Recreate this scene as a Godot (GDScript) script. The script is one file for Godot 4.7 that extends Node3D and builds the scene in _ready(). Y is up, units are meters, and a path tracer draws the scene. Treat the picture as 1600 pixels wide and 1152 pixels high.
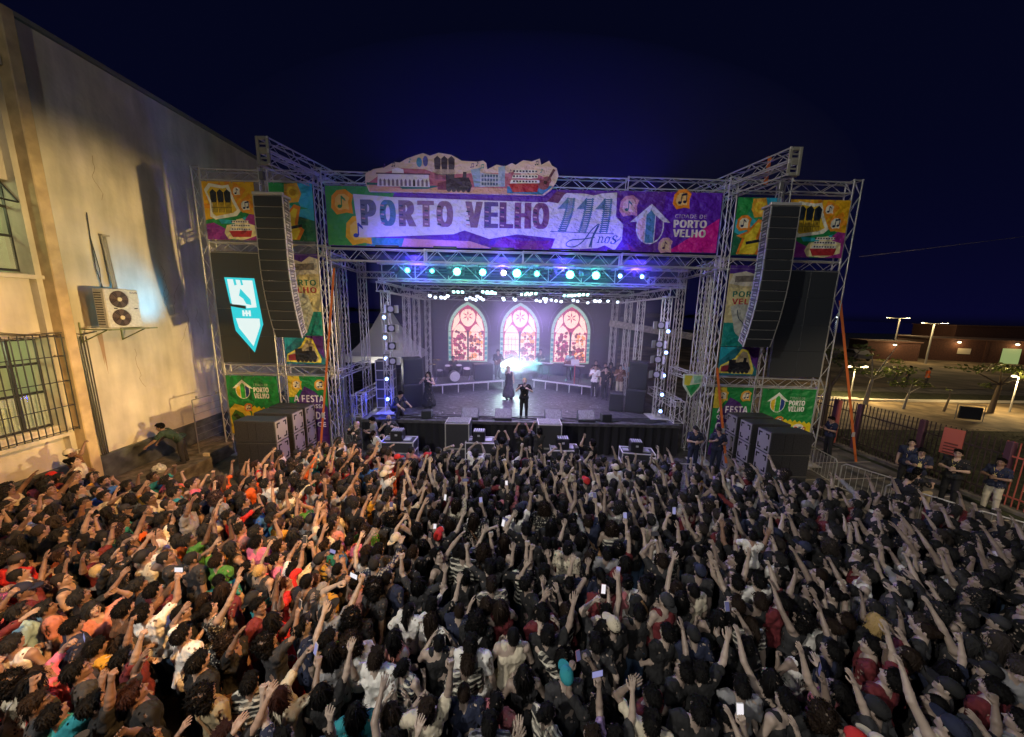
extends Node3D
# A night concert in front of a building: camera, sky and lights first, then the place, the stage, the things on it, the crowd.

func _ready() -> void:
	# ---- camera
	var cam := Camera3D.new()
	cam.name = "camera"
	add_child(cam)
	var pitch := deg_to_rad(9.74)
	var roll := deg_to_rad(1.15)
	var fwd := Vector3(0, -sin(pitch), -cos(pitch))
	var up := Vector3.RIGHT.cross(fwd)
	cam.transform = Transform3D(Basis(Vector3.RIGHT * cos(roll) + up * sin(roll), up * cos(roll) - Vector3.RIGHT * sin(roll), -fwd), Vector3(0, 6.0, 0))
	cam.fov = 94.76
	cam.near = 0.05
	cam.far = 1500.0
	cam.current = true
	# ---- night sky
	var en := Environment.new()
	en.background_mode = Environment.BG_SKY
	var sm := ProceduralSkyMaterial.new()
	sm.sky_top_color = Color(0.016, 0.024, 0.1)
	sm.sky_horizon_color = Color(0.032, 0.03, 0.16)
	sm.sky_curve = 0.12
	sm.ground_bottom_color = Color(0.01, 0.01, 0.03)
	sm.ground_horizon_color = Color(0.02, 0.02, 0.09)
	en.sky = Sky.new()
	en.sky.sky_material = sm
	en.tonemap_mode = Environment.TONE_MAPPER_LINEAR
	en.tonemap_exposure = 1.0
	en.sdfgi_enabled = true
	en.ssao_enabled = true
	en.ssil_enabled = true
	en.volumetric_fog_enabled = true
	en.volumetric_fog_density = 0.0
	var we := WorldEnvironment.new()
	we.name = "night"
	we.environment = en
	add_child(we)
	# ---- very weak added fill light from above and behind the camera
	var added_fill := DirectionalLight3D.new()
	added_fill.name = "added_fill"
	add_child(added_fill)
	added_fill.look_at_from_position(Vector3(-6, 20, 14), Vector3.ZERO)
	added_fill.light_energy = 0.035
	added_fill.light_angular_distance = 12.0
	added_fill.light_color = Color(0.85, 0.88, 1.0)
	added_fill.shadow_enabled = true
	# ---- unseen lamps out of view, placed to light left wall, crowd and right yard
	spot("unseen_low_light", Vector3(17, 3.7, -5.0), Vector3(-12.7, 5.6, -10.8), Color(1.0, 0.85, 0.57), 900, 10.8, 0.2, 0.7)
	spot("unseen_left_light", Vector3(3.5, 12.0, -3.0), Vector3(-9.2, 1.2, -6.6), Color(1.0, 0.74, 0.44), 370, 25, 0.3, 0.8)
	spot("unseen_pale_light", Vector3(-3.0, 13.0, 7.0), Vector3(1.5, 3.0, -11.0), Color(1.0, 0.98, 0.92), 34, 75, 0.4, 0.3)
	spot("unseen_side_light", Vector3(-6.5, 10.5, 3.0), Vector3(5.0, 1.0, -9.0), Color(1.0, 0.97, 0.92), 98, 50, 0.15, 0.5)
	spot("unseen_yard_light", Vector3(14.5, 7.5, -4.0), Vector3(14.2, 0.3, -11.2), Color(1.0, 0.9, 0.75), 36, 38, 0.2, 0.7)
	prepare_people()
	build_ground()
	build_left_building()
	build_park()
	build_stage()
	build_front_frame()
	build_banners()
	build_roof_rig()
	build_arrays_and_subs()
	build_stage_gear()
	build_pit()
	build_right_side()
	build_people_on_stage()
	build_crowd()

# ---------------------------------------------------------------- mesh builder
class MB:
	var v := PackedVector3Array()
	var n := PackedVector3Array()
	var c := PackedColorArray()
	var uv := PackedVector2Array()
	var ix := PackedInt32Array()
	var col := Color.WHITE

	func tri(a: Vector3, b: Vector3, d: Vector3, na: Vector3, nb: Vector3, nd: Vector3, ua := Vector2.ZERO, ub := Vector2.ZERO, ud := Vector2.ZERO) -> void:
		var g := (b - a).cross(d - a)
		var k := v.size()
		v.append(a); v.append(b); v.append(d)
		n.append(na); n.append(nb); n.append(nd)
		c.append(col); c.append(col); c.append(col)
		uv.append(ua); uv.append(ub); uv.append(ud)
		ix.append(k)
		if g.dot(na + nb + nd) > 0.0:
			ix.append(k + 2); ix.append(k + 1)
		else:
			ix.append(k + 1); ix.append(k + 2)

	func quad(a: Vector3, b: Vector3, d: Vector3, e: Vector3, out: Vector3) -> void:   # a b d e run round; the face looks towards out
		var g := (b - a).cross(d - a)
		if g.length_squared() < 1e-14:
			g = (d - a).cross(e - a)
		g = g.normalized()
		if g.dot(out) < 0.0:
			g = -g
		tri(a, b, d, g, g, g, Vector2(0, 0), Vector2(1, 0), Vector2(1, 1))
		tri(a, d, e, g, g, g, Vector2(0, 0), Vector2(1, 1), Vector2(0, 1))

	func box(at: Vector3, size: Vector3, t := Basis.IDENTITY) -> void:   # at is the middle
		var h := size * 0.5
		for ax in 3:
			var u := Vector3.ZERO; var w := Vector3.ZERO; var q := Vector3.ZERO
			q[ax] = h[ax]; u[(ax + 1) % 3] = h[(ax + 1) % 3]; w[(ax + 2) % 3] = h[(ax + 2) % 3]
			for s in [-1.0, 1.0]:
				var o: Vector3 = t * (q * s)
				var tu := t * u
				var tw := t * w
				quad(at + o - tu - tw, at + o + tu - tw, at + o + tu + tw, at + o - tu + tw, o)

	func bevel(at: Vector3, size: Vector3, b := 0.02, t := Basis.IDENTITY) -> void:   # a box whose edges are chamfered
		var h := size * 0.5
		var i := h - Vector3(b, b, b)
		for ax in 3:
			var a1 := (ax + 1) % 3
			var a2 := (ax + 2) % 3
			for s in [-1.0, 1.0]:
				var p: Array[Vector3] = []
				for k in [[-1, -1], [1, -1], [1, 1], [-1, 1]]:
					var q := Vector3.ZERO
					q[ax] = h[ax] * s; q[a1] = i[a1] * k[0]; q[a2] = i[a2] * k[1]
					p.append(at + t * q)
				var o := Vector3.ZERO
				o[ax] = s
				quad(p[0], p[1], p[2], p[3], t * o)
				for s2 in [-1.0, 1.0]:   # the chamfer between faces ax and a1
					var e: Array[Vector3] = []
					for k in [[0, -1], [0, 1], [1, 1], [1, -1]]:
						var q := Vector3.ZERO
						q[ax] = (h[ax] if k[0] == 0 else i[ax]) * s
						q[a1] = (i[a1] if k[0] == 0 else h[a1]) * s2
						q[a2] = i[a2] * k[1]
						e.append(at + t * q)
					var o2 := Vector3.ZERO
					o2[ax] = s; o2[a1] = s2
					quad(e[0], e[1], e[2], e[3], t * o2)
		for sx in [-1.0, 1.0]:
			for sy in [-1.0, 1.0]:
				for sz in [-1.0, 1.0]:
					var o3 := Vector3(sx, sy, sz)
					var g: Vector3 = (t * o3).normalized()
					tri(at + t * (Vector3(h.x, i.y, i.z) * o3), at + t * (Vector3(i.x, h.y, i.z) * o3), at + t * (Vector3(i.x, i.y, h.z) * o3), g, g, g)

	func tube(a: Vector3, b: Vector3, r: float, sides := 6, rb := -1.0, caps := false) -> void:
		var r2 := r if rb < 0.0 else rb
		var d := (b - a).normalized()
		var u := d.cross(Vector3.UP if absf(d.y) < 0.9 else Vector3.RIGHT).normalized()
		var w := d.cross(u)
		for k in sides:
			var t0 := TAU * k / sides
			var t1 := TAU * (k + 1) / sides
			var n0 := u * cos(t0) + w * sin(t0)
			var n1 := u * cos(t1) + w * sin(t1)
			tri(a + n0 * r, b + n0 * r2, b + n1 * r2, n0, n0, n1)
			tri(a + n0 * r, b + n1 * r2, a + n1 * r, n0, n1, n1)
			if caps:
				tri(a, a + n0 * r, a + n1 * r, -d, -d, -d)
				tri(b, b + n0 * r2, b + n1 * r2, d, d, d)

	func path(p: Array, r: float, sides := 5) -> void:
		for k in p.size() - 1:
			tube(p[k], p[k + 1], r, sides)

	func ball(at: Vector3, r: Vector3, rings := 6, sides := 10) -> void:
		for j in rings:
			for k in sides:
				var q: Array[Vector3] = []
				for m in [[0, 0], [1, 0], [1, 1], [0, 1]]:
					var th: float = PI * (j + m[0]) / rings
					var ph: float = TAU * (k + m[1]) / sides
					q.append(Vector3(sin(th) * cos(ph), cos(th), sin(th) * sin(ph)))
				for m in [[0, 1, 2], [0, 2, 3]]:
					if q[m[0]].distance_squared_to(q[m[1]]) > 1e-9 and q[m[1]].distance_squared_to(q[m[2]]) > 1e-9 and q[m[0]].distance_squared_to(q[m[2]]) > 1e-9:
						tri(at + q[m[0]] * r, at + q[m[1]] * r, at + q[m[2]] * r, q[m[0]], q[m[1]], q[m[2]])

	func disc(at: Vector3, axis: Vector3, r: float, sides := 16, r_in := 0.0) -> void:
		var d := axis.normalized()
		var u := d.cross(Vector3.UP if absf(d.y) < 0.9 else Vector3.RIGHT).normalized()
		var w := d.cross(u)
		for k in sides:
			var a := u * cos(TAU * k / sides) + w * sin(TAU * k / sides)
			var b := u * cos(TAU * (k + 1) / sides) + w * sin(TAU * (k + 1) / sides)
			if r_in > 0.0:
				quad(at + a * r_in, at + a * r, at + b * r, at + b * r_in, d)
			else:
				tri(at, at + a * r, at + b * r, d, d, d)

	func flat(p: PackedVector2Array, z: float, color: Color, o := Vector3.ZERO) -> void:   # a flat patch of print facing +z
		var keep := col
		col = color
		var t := Geometry2D.triangulate_polygon(p)
		for k in range(0, t.size(), 3):
			var a := p[t[k]]
			var b := p[t[k + 1]]
			var d := p[t[k + 2]]
			var zz := Vector3(0, 0, z) + o
			tri(Vector3(a.x, a.y, 0) + zz, Vector3(b.x, b.y, 0) + zz, Vector3(d.x, d.y, 0) + zz, Vector3.BACK, Vector3.BACK, Vector3.BACK, a, b, d)
		col = keep

	func slab(p: PackedVector2Array, z0: float, z1: float, t := Transform3D.IDENTITY) -> void:   # an outline in xy, thickened from z0 to z1
		var f := Geometry2D.triangulate_polygon(p)
		for s in [z0, z1]:
			var g: Vector3 = t.basis * Vector3(0, 0, -1.0 if s == minf(z0, z1) else 1.0)
			for k in range(0, f.size(), 3):
				tri(t * Vector3(p[f[k]].x, p[f[k]].y, s), t * Vector3(p[f[k + 1]].x, p[f[k + 1]].y, s), t * Vector3(p[f[k + 2]].x, p[f[k + 2]].y, s), g, g, g, p[f[k]], p[f[k + 1]], p[f[k + 2]])
		var turn := 1.0 if Geometry2D.is_polygon_clockwise(p) else -1.0
		for k in p.size():
			var a := p[k]
			var b := p[(k + 1) % p.size()]
			var e := (b - a).normalized()
			quad(t * Vector3(a.x, a.y, z0), t * Vector3(b.x, b.y, z0), t * Vector3(b.x, b.y, z1), t * Vector3(a.x, a.y, z1), t.basis * (Vector3(-e.y, e.x, 0) * turn))

	func add_mesh(m: Mesh, t: Transform3D, surface := 0) -> void:
		var s := m.surface_get_arrays(surface)
		var k := v.size()
		var pv: PackedVector3Array = s[Mesh.ARRAY_VERTEX]
		var pn: PackedVector3Array = s[Mesh.ARRAY_NORMAL]
		var pi: PackedInt32Array = s[Mesh.ARRAY_INDEX]
		var pc = s[Mesh.ARRAY_COLOR]
		var nb := t.basis.inverse().transposed()
		for i in pv.size():
			v.append(t * pv[i]); n.append((nb * pn[i]).normalized()); uv.append(Vector2(pv[i].x, pv[i].y))
			c.append(pc[i] * col if pc != null else col)
		var flip := t.basis.determinant() < 0.0
		for i in range(0, pi.size(), 3):
			ix.append(k + pi[i]); ix.append(k + pi[i + (2 if flip else 1)]); ix.append(k + pi[i + (1 if flip else 2)])

	func mesh() -> ArrayMesh:
		var s := []
		s.resize(Mesh.ARRAY_MAX)
		s[Mesh.ARRAY_VERTEX] = v; s[Mesh.ARRAY_NORMAL] = n; s[Mesh.ARRAY_COLOR] = c; s[Mesh.ARRAY_TEX_UV] = uv; s[Mesh.ARRAY_INDEX] = ix
		var m := ArrayMesh.new()
		m.add_surface_from_arrays(Mesh.PRIMITIVE_TRIANGLES, s)
		return m

# ---------------------------------------------------------------- colours and materials
func hx(s: String) -> Color:   # the linear value of a colour written as on a screen
	return Color(s).srgb_to_linear()

var noise_made := {}

func noise(freq: float, lo: float, hi: float, sd := 1, normal := false, size := 512, bump := 4.0) -> NoiseTexture2D:
	var key := "%s %s %s %s %s %s" % [freq, lo, hi, sd, normal, bump]
	if noise_made.has(key):
		return noise_made[key]
	var f := FastNoiseLite.new()
	f.seed = sd
	f.noise_type = FastNoiseLite.TYPE_SIMPLEX_SMOOTH
	f.frequency = freq
	f.fractal_octaves = 5
	var t := NoiseTexture2D.new()
	t.width = size; t.height = size
	t.seamless = true
	t.noise = f
	if normal:
		t.as_normal_map = true
		t.bump_strength = bump
	else:
		var g := Gradient.new()
		g.set_color(0, Color(lo, lo, lo)); g.set_color(1, Color(hi, hi, hi))
		t.color_ramp = g
	noise_made[key] = t
	return t

var mats := {}

func mat(called: String, linear: Color, rough := 0.7, metal := 0.0) -> StandardMaterial3D:
	if mats.has(called):
		return mats[called]
	var m := StandardMaterial3D.new()
	m.resource_name = called
	m.albedo_color = linear.linear_to_srgb()
	m.roughness = rough
	m.metallic = metal
	mats[called] = m
	return m

func grained(m: StandardMaterial3D, tex: Texture2D, scale: float, nrm: Texture2D = null, strength := 0.5) -> StandardMaterial3D:   # grain laid on in the thing's own metres
	m.uv1_triplanar = true
	m.uv1_scale = Vector3(scale, scale, scale)
	m.albedo_texture = tex
	if nrm:
		m.normal_enabled = true
		m.normal_texture = nrm
		m.normal_scale = strength
	return m

func vertex_mat(called: String, rough := 0.7, metal := 0.0) -> StandardMaterial3D:
	var m := mat(called, Color.WHITE, rough, metal)
	m.vertex_color_use_as_albedo = true
	return m

func glow_mat(called: String, color: Color, energy: float) -> StandardMaterial3D:
	var m := mat(called, Color(0.05, 0.05, 0.05))
	m.emission_enabled = true
	m.emission = color
	m.emission_energy_multiplier = energy
	return m

# ---------------------------------------------------------------- objects
func put(called: String, mesh: Mesh, m: Material, parent: Node3D = self, at := Transform3D.IDENTITY) -> MeshInstance3D:
	var o := MeshInstance3D.new()
	o.name = numbered(called, parent)
	o.mesh = mesh
	o.material_override = m
	o.transform = at
	parent.add_child(o, true)
	return o

var used_names := {}

func numbered(called: String, parent: Node) -> String:
	var key := str(parent.get_instance_id()) + called
	var k: int = used_names.get(key, 0)
	used_names[key] = k + 1
	return called if k == 0 else "%s_%03d" % [called, k]

func thing(called: String, label: String, category: String, at := Vector3.ZERO, turn := 0.0, group := "") -> Node3D:
	var o := Node3D.new()
	o.name = numbered(called, self)
	add_child(o, true)
	o.position = at
	o.rotation.y = turn
	return tag(o, label, category, group)

func tag(o: Node3D, label: String, category: String, group := "") -> Node3D:
	o.set_meta("label", label)
	o.set_meta("category", category)
	if group:
		o.set_meta("group", group)
	return o

func part(called: String, parent: Node3D, at := Vector3.ZERO) -> Node3D:
	var o := Node3D.new()
	o.name = numbered(called, parent)
	parent.add_child(o, true)
	o.position = at
	return o

func setting(called: String, mesh: Mesh, m: Material) -> MeshInstance3D:
	var o := put(called, mesh, m)
	o.set_meta("kind", "structure")
	return o

func copy_of(o: Node3D, called: String, at: Vector3, turn: float, label: String) -> Node3D:
	var r: Node3D = o.duplicate()
	r.name = numbered(called, self)
	add_child(r, true)
	r.position = at
	r.rotation.y = turn
	r.set_meta("label", label)
	return r

func spot(called: String, at: Vector3, to: Vector3, color: Color, energy: float, angle: float, soft := 0.3, edge := 0.4) -> SpotLight3D:
	var l := SpotLight3D.new()
	l.name = numbered(called, self)
	add_child(l, true)
	l.look_at_from_position(at, to, Vector3.UP if absf((to - at).normalized().y) < 0.98 else Vector3.RIGHT)
	l.light_color = color
	l.light_energy = energy
	l.spot_angle = angle
	l.spot_angle_attenuation = edge
	l.spot_range = 120.0
	l.spot_attenuation = 2.0
	l.light_size = soft
	l.shadow_enabled = true
	return l

func omni(called: String, at: Vector3, color: Color, energy: float, soft := 0.1) -> OmniLight3D:
	var l := OmniLight3D.new()
	l.name = numbered(called, self)
	add_child(l, true)
	l.position = at
	l.light_color = color
	l.light_energy = energy
	l.omni_range = 120.0
	l.omni_attenuation = 2.0
	l.light_size = soft
	l.shadow_enabled = true
	return l

func area(called: String, at: Vector3, to: Vector3, size: Vector2, color: Color, energy: float) -> AreaLight3D:
	var l := AreaLight3D.new()
	l.name = numbered(called, self)
	add_child(l, true)
	l.look_at_from_position(at, to, Vector3.UP if absf((to - at).normalized().y) < 0.98 else Vector3.RIGHT)
	l.area_size = size
	l.light_color = color
	l.light_energy = energy
	l.area_range = 120.0
	l.area_attenuation = 2.0
	l.shadow_enabled = true
	return l

func bold(family := "Droid Sans", weight := 700, italic := false) -> SystemFont:
	var f := SystemFont.new()
	f.font_names = PackedStringArray([family])
	f.font_weight = weight
	f.font_italic = italic
	return f

var glyphs := {}

func write(mb: MB, text: String, r: Rect2, z: float, color: Color, weight := 700, family := "Droid Sans", lean := 0.0, o := Vector3.ZERO) -> void:   # flat lettering that fills r (y up)
	var key := text + family + str(weight)
	if not glyphs.has(key):
		var t := TextMesh.new()
		t.font = bold(family, weight)
		t.text = text
		t.font_size = 48
		t.depth = 0.0
		t.pixel_size = 0.01
		t.curve_step = 2.0
		glyphs[key] = t
	var m: TextMesh = glyphs[key]
	var b := m.get_aabb()
	var s := Vector2(r.size.x / maxf(b.size.x, 1e-4), r.size.y / maxf(b.size.y, 1e-4))
	var keep := mb.col
	mb.col = color
	var basis := Basis(Vector3(s.x, 0, 0), Vector3(lean * s.y, s.y, 0), Vector3(0, 0, 1))
	var tr := Transform3D(basis, o + Vector3(r.position.x, r.position.y, z) - basis * Vector3(b.position.x, b.position.y, 0))
	mb.add_mesh(m, tr)
	mb.col = keep

func V2(a: Array) -> PackedVector2Array:
	var p := PackedVector2Array()
	for k in range(0, a.size(), 2):
		p.append(Vector2(a[k], a[k + 1]))
	return p

func stroke(mb: MB, p: Array, w: float, z: float, color: Color, o := Vector3.ZERO) -> void:   # a pen stroke through points, wider in its middle
	var c := Curve2D.new()
	for k in range(0, p.size(), 2):
		var a := Vector2(p[k], p[k + 1])
		var before := Vector2(p[maxi(k - 2, 0)], p[maxi(k - 2, 0) + 1])
		var after := Vector2(p[mini(k + 2, p.size() - 2)], p[mini(k + 2, p.size() - 2) + 1])
		var d := (after - before) / 6.0
		c.add_point(a, -d, d)
	c.bake_interval = w * 1.5
	var q := c.get_baked_points()
	var keep := mb.col
	mb.col = color
	for k in q.size() - 1:
		var d := (q[k + 1] - q[k]).normalized()
		var s := Vector2(-d.y, d.x) * w * 0.5
		var e := d * w * 0.25
		var zz := o + Vector3(0, 0, z + 0.00002 * k)
		mb.quad(Vector3(q[k].x - e.x - s.x, q[k].y - e.y - s.y, 0) + zz, Vector3(q[k + 1].x + e.x - s.x, q[k + 1].y + e.y - s.y, 0) + zz, Vector3(q[k + 1].x + e.x + s.x, q[k + 1].y + e.y + s.y, 0) + zz, Vector3(q[k].x - e.x + s.x, q[k].y - e.y + s.y, 0) + zz, Vector3.BACK)
	mb.col = keep

# ---------------------------------------------------------------- bodies: joined tapered capsules, meshed as surface nets
class Field:
	var o: Vector3
	var h: float
	var nx: int
	var ny: int
	var nz: int
	var f := PackedFloat32Array()
	var rough: FastNoiseLite
	var amp := 0.0

	func _init(lo: Vector3, hi: Vector3, cell: float) -> void:
		o = lo
		h = cell
		nx = int((hi.x - lo.x) / cell) + 2
		ny = int((hi.y - lo.y) / cell) + 2
		nz = int((hi.z - lo.z) / cell) + 2
		f.resize(nx * ny * nz)
		f.fill(1.0)

	func span(lo: Vector3, hi: Vector3) -> Array:
		return [clampi(int((lo.x - o.x) / h), 0, nx - 1), clampi(int((hi.x - o.x) / h) + 1, 0, nx - 1), clampi(int((lo.y - o.y) / h), 0, ny - 1), clampi(int((hi.y - o.y) / h) + 1, 0, ny - 1), clampi(int((lo.z - o.z) / h), 0, nz - 1), clampi(int((hi.z - o.z) / h) + 1, 0, nz - 1)]

	func capsule(a: Vector3, b: Vector3, ra: float, rb: float, k := 0.03) -> void:
		var m := maxf(ra, rb) + k + 2.0 * h + amp
		var s := span(a.min(b) - Vector3(m, m, m), a.max(b) + Vector3(m, m, m))
		var ba := b - a
		var inv := 1.0 / maxf(ba.length_squared(), 1e-9)
		for z in range(s[4], s[5] + 1):
			for y in range(s[2], s[3] + 1):
				var at := (z * ny + y) * nx
				var p := o + Vector3(s[0], y, z) * h - a
				for x in range(s[0], s[1] + 1):
					var t := clampf(p.dot(ba) * inv, 0.0, 1.0)
					var d := (p - ba * t).length() - ra - (rb - ra) * t
					var e := f[at + x]
					if d < e + k:
						var q := clampf(0.5 + 0.5 * (e - d) / k, 0.0, 1.0)
						f[at + x] = e + (d - e) * q - k * q * (1.0 - q)
					p.x += h

	func ellipsoid(c: Vector3, r: Vector3, k := 0.02, carve := false) -> void:
		var m := k + 2.0 * h + amp
		var s := span(c - r - Vector3(m, m, m), c + r + Vector3(m, m, m))
		var least := minf(r.x, minf(r.y, r.z))
		for z in range(s[4], s[5] + 1):
			for y in range(s[2], s[3] + 1):
				var at := (z * ny + y) * nx
				for x in range(s[0], s[1] + 1):
					var p := o + Vector3(x, y, z) * h - c
					var q := p / r
					var l := q.length()
					var d := (l - 1.0) * least if l < 0.5 else l * (l - 1.0) / (q / r).length()
					var e := f[at + x]
					if carve:
						f[at + x] = maxf(e, -d)
					elif d < e + k:
						var w := clampf(0.5 + 0.5 * (e - d) / k, 0.0, 1.0)
						f[at + x] = e + (d - e) * w - k * w * (1.0 - w)

	func cut(at: Vector3, n: Vector3) -> void:   # takes away what lies on the side that n points to
		var k := 0
		for z in nz:
			for y in ny:
				var d := (o + Vector3(0, y, z) * h - at).dot(n)
				for x in nx:
					var e := d + n.x * x * h
					if e > f[k]:
						f[k] = e
					k += 1

	func roughen(amount: float, freq: float, sd := 3, squash := Vector3.ONE) -> void:
		var g := FastNoiseLite.new()
		g.seed = sd
		g.frequency = freq
		g.fractal_octaves = 2
		var k := 0
		for z in nz:
			for y in ny:
				for x in nx:
					if absf(f[k]) < amount + 2.0 * h:
						var p := (o + Vector3(x, y, z) * h) * squash
						f[k] += amount * g.get_noise_3dv(p)
					k += 1

	func paint_face(p: Vector3) -> Color:
		if p.z < -0.04:
			var q := Vector3(absf(p.x), p.y, p.z)
			var e := Vector2(q.x - 0.031, q.y - 0.016)
			if e.length() < 0.008:
				return Color(0.12, 0.1, 0.1)
			if Vector2(e.x * 0.6, e.y).length() < 0.009:
				return Color(1.7, 2.0, 2.4)
			if absf(q.y - 0.042) < 0.007 and q.x > 0.012 and q.x < 0.055:
				return Color(0.25, 0.2, 0.2)
			if absf(q.y + 0.05) < 0.011 and q.x < 0.025:
				return Color(0.85, 0.5, 0.52)
		return Color.WHITE

	func nets(mb: MB, t: Transform3D, face := false) -> void:
		var id := PackedInt32Array()
		id.resize(f.size())
		id.fill(-1)
		var far := h * 1.8
		var ny1 := nx
		var nz1 := nx * ny
		var nb := t.basis.inverse().transposed()
		var made := PackedInt32Array()
		for z in nz - 1:
			for y in ny - 1:
				var at := z * nz1 + y * ny1
				for x in nx - 1:
					var i := at + x
					var f0 := f[i]
					if f0 > far or f0 < -far:
						continue
					var f1 := f[i + 1]
					var f2 := f[i + ny1]
					var f3 := f[i + ny1 + 1]
					var f4 := f[i + nz1]
					var f5 := f[i + nz1 + 1]
					var f6 := f[i + nz1 + ny1]
					var f7 := f[i + nz1 + ny1 + 1]
					var s := int(f0 < 0) + int(f1 < 0) + int(f2 < 0) + int(f3 < 0) + int(f4 < 0) + int(f5 < 0) + int(f6 < 0) + int(f7 < 0)
					if s == 0 or s == 8:
						continue
					var sum := Vector3.ZERO
					var cnt := 0
					if (f0 < 0) != (f1 < 0): sum += Vector3(f0 / (f0 - f1), 0, 0); cnt += 1
					if (f2 < 0) != (f3 < 0): sum += Vector3(f2 / (f2 - f3), 1, 0); cnt += 1
					if (f4 < 0) != (f5 < 0): sum += Vector3(f4 / (f4 - f5), 0, 1); cnt += 1
					if (f6 < 0) != (f7 < 0): sum += Vector3(f6 / (f6 - f7), 1, 1); cnt += 1
					if (f0 < 0) != (f2 < 0): sum += Vector3(0, f0 / (f0 - f2), 0); cnt += 1
					if (f1 < 0) != (f3 < 0): sum += Vector3(1, f1 / (f1 - f3), 0); cnt += 1
					if (f4 < 0) != (f6 < 0): sum += Vector3(0, f4 / (f4 - f6), 1); cnt += 1
					if (f5 < 0) != (f7 < 0): sum += Vector3(1, f5 / (f5 - f7), 1); cnt += 1
					if (f0 < 0) != (f4 < 0): sum += Vector3(0, 0, f0 / (f0 - f4)); cnt += 1
					if (f1 < 0) != (f5 < 0): sum += Vector3(1, 0, f1 / (f1 - f5)); cnt += 1
					if (f2 < 0) != (f6 < 0): sum += Vector3(0, 1, f2 / (f2 - f6)); cnt += 1
					if (f3 < 0) != (f7 < 0): sum += Vector3(1, 1, f3 / (f3 - f7)); cnt += 1
					var p := o + (Vector3(x, y, z) + sum / maxi(cnt, 1)) * h
					var g := Vector3(f1 + f3 + f5 + f7 - f0 - f2 - f4 - f6, f2 + f3 + f6 + f7 - f0 - f1 - f4 - f5, f4 + f5 + f6 + f7 - f0 - f1 - f2 - f3)
					id[i] = mb.v.size()
					made.append(i)
					mb.v.append(t * p)
					mb.n.append((nb * g).normalized())
					mb.uv.append(Vector2(p.x, p.y))
					mb.c.append(paint_face(p) if face else mb.col)
		var mirrored := t.basis.determinant() < 0.0
		for i in made:
			for e in [[1, ny1, nz1], [ny1, nz1, 1], [nz1, 1, ny1]]:
				var inside: bool = f[i] < 0
				if inside == (f[i + e[0]] < 0):
					continue
				if i - e[1] - e[2] < 0:
					continue
				var a := id[i]
				var b := id[i - e[1]]
				var c := id[i - e[1] - e[2]]
				var d := id[i - e[2]]
				if a < 0 or b < 0 or c < 0 or d < 0:
					continue
				if inside == mirrored:
					mb.ix.append_array(PackedInt32Array([a, b, c, a, c, d]))
				else:
					mb.ix.append_array(PackedInt32Array([a, c, b, a, d, c]))

const HEAD_SIZE := 1.06
const HEAD_UP := 0.14   # from the base of the neck to the middle of the head

func make_head() -> ArrayMesh:
	var g := Field.new(Vector3(-0.11, -0.19, -0.14), Vector3(0.11, 0.15, 0.13), 0.0072)
	g.ellipsoid(Vector3(0, 0.03, 0.012), Vector3(0.074, 0.098, 0.094), 0.02)
	g.ellipsoid(Vector3(0, -0.035, -0.026), Vector3(0.058, 0.075, 0.062), 0.03)
	g.ellipsoid(Vector3(0, -0.093, -0.062), Vector3(0.024, 0.02, 0.02), 0.025)
	for s in [-1.0, 1.0]:
		g.ellipsoid(Vector3(s * 0.04, -0.012, -0.062), Vector3(0.022, 0.02, 0.02), 0.02)
		g.ellipsoid(Vector3(s * 0.03, 0.016, -0.104), Vector3(0.02, 0.012, 0.018), 0.01, true)
		g.ellipsoid(Vector3(s * 0.031, 0.016, -0.075), Vector3(0.014, 0.011, 0.014), 0.004)
		g.ellipsoid(Vector3(s * 0.08, -0.002, 0.012), Vector3(0.011, 0.032, 0.019), 0.008)
		g.capsule(Vector3(s * 0.012, 0.038, -0.084), Vector3(s * 0.05, 0.037, -0.07), 0.009, 0.007, 0.012)
	g.capsule(Vector3(0, 0.022, -0.083), Vector3(0, -0.018, -0.106), 0.008, 0.013, 0.01)
	g.capsule(Vector3(-0.014, -0.021, -0.09), Vector3(0.014, -0.021, -0.09), 0.009, 0.009, 0.008)
	g.capsule(Vector3(-0.017, -0.045, -0.084), Vector3(0.017, -0.045, -0.084), 0.007, 0.007, 0.008)
	g.capsule(Vector3(-0.014, -0.056, -0.082), Vector3(0.014, -0.056, -0.082), 0.007, 0.007, 0.008)
	g.capsule(Vector3(0, -0.05, 0.022), Vector3(0, -0.17, 0.034), 0.052, 0.056, 0.03)
	var mb := MB.new()
	g.nets(mb, Transform3D.IDENTITY, true)
	return mb.mesh()

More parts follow.
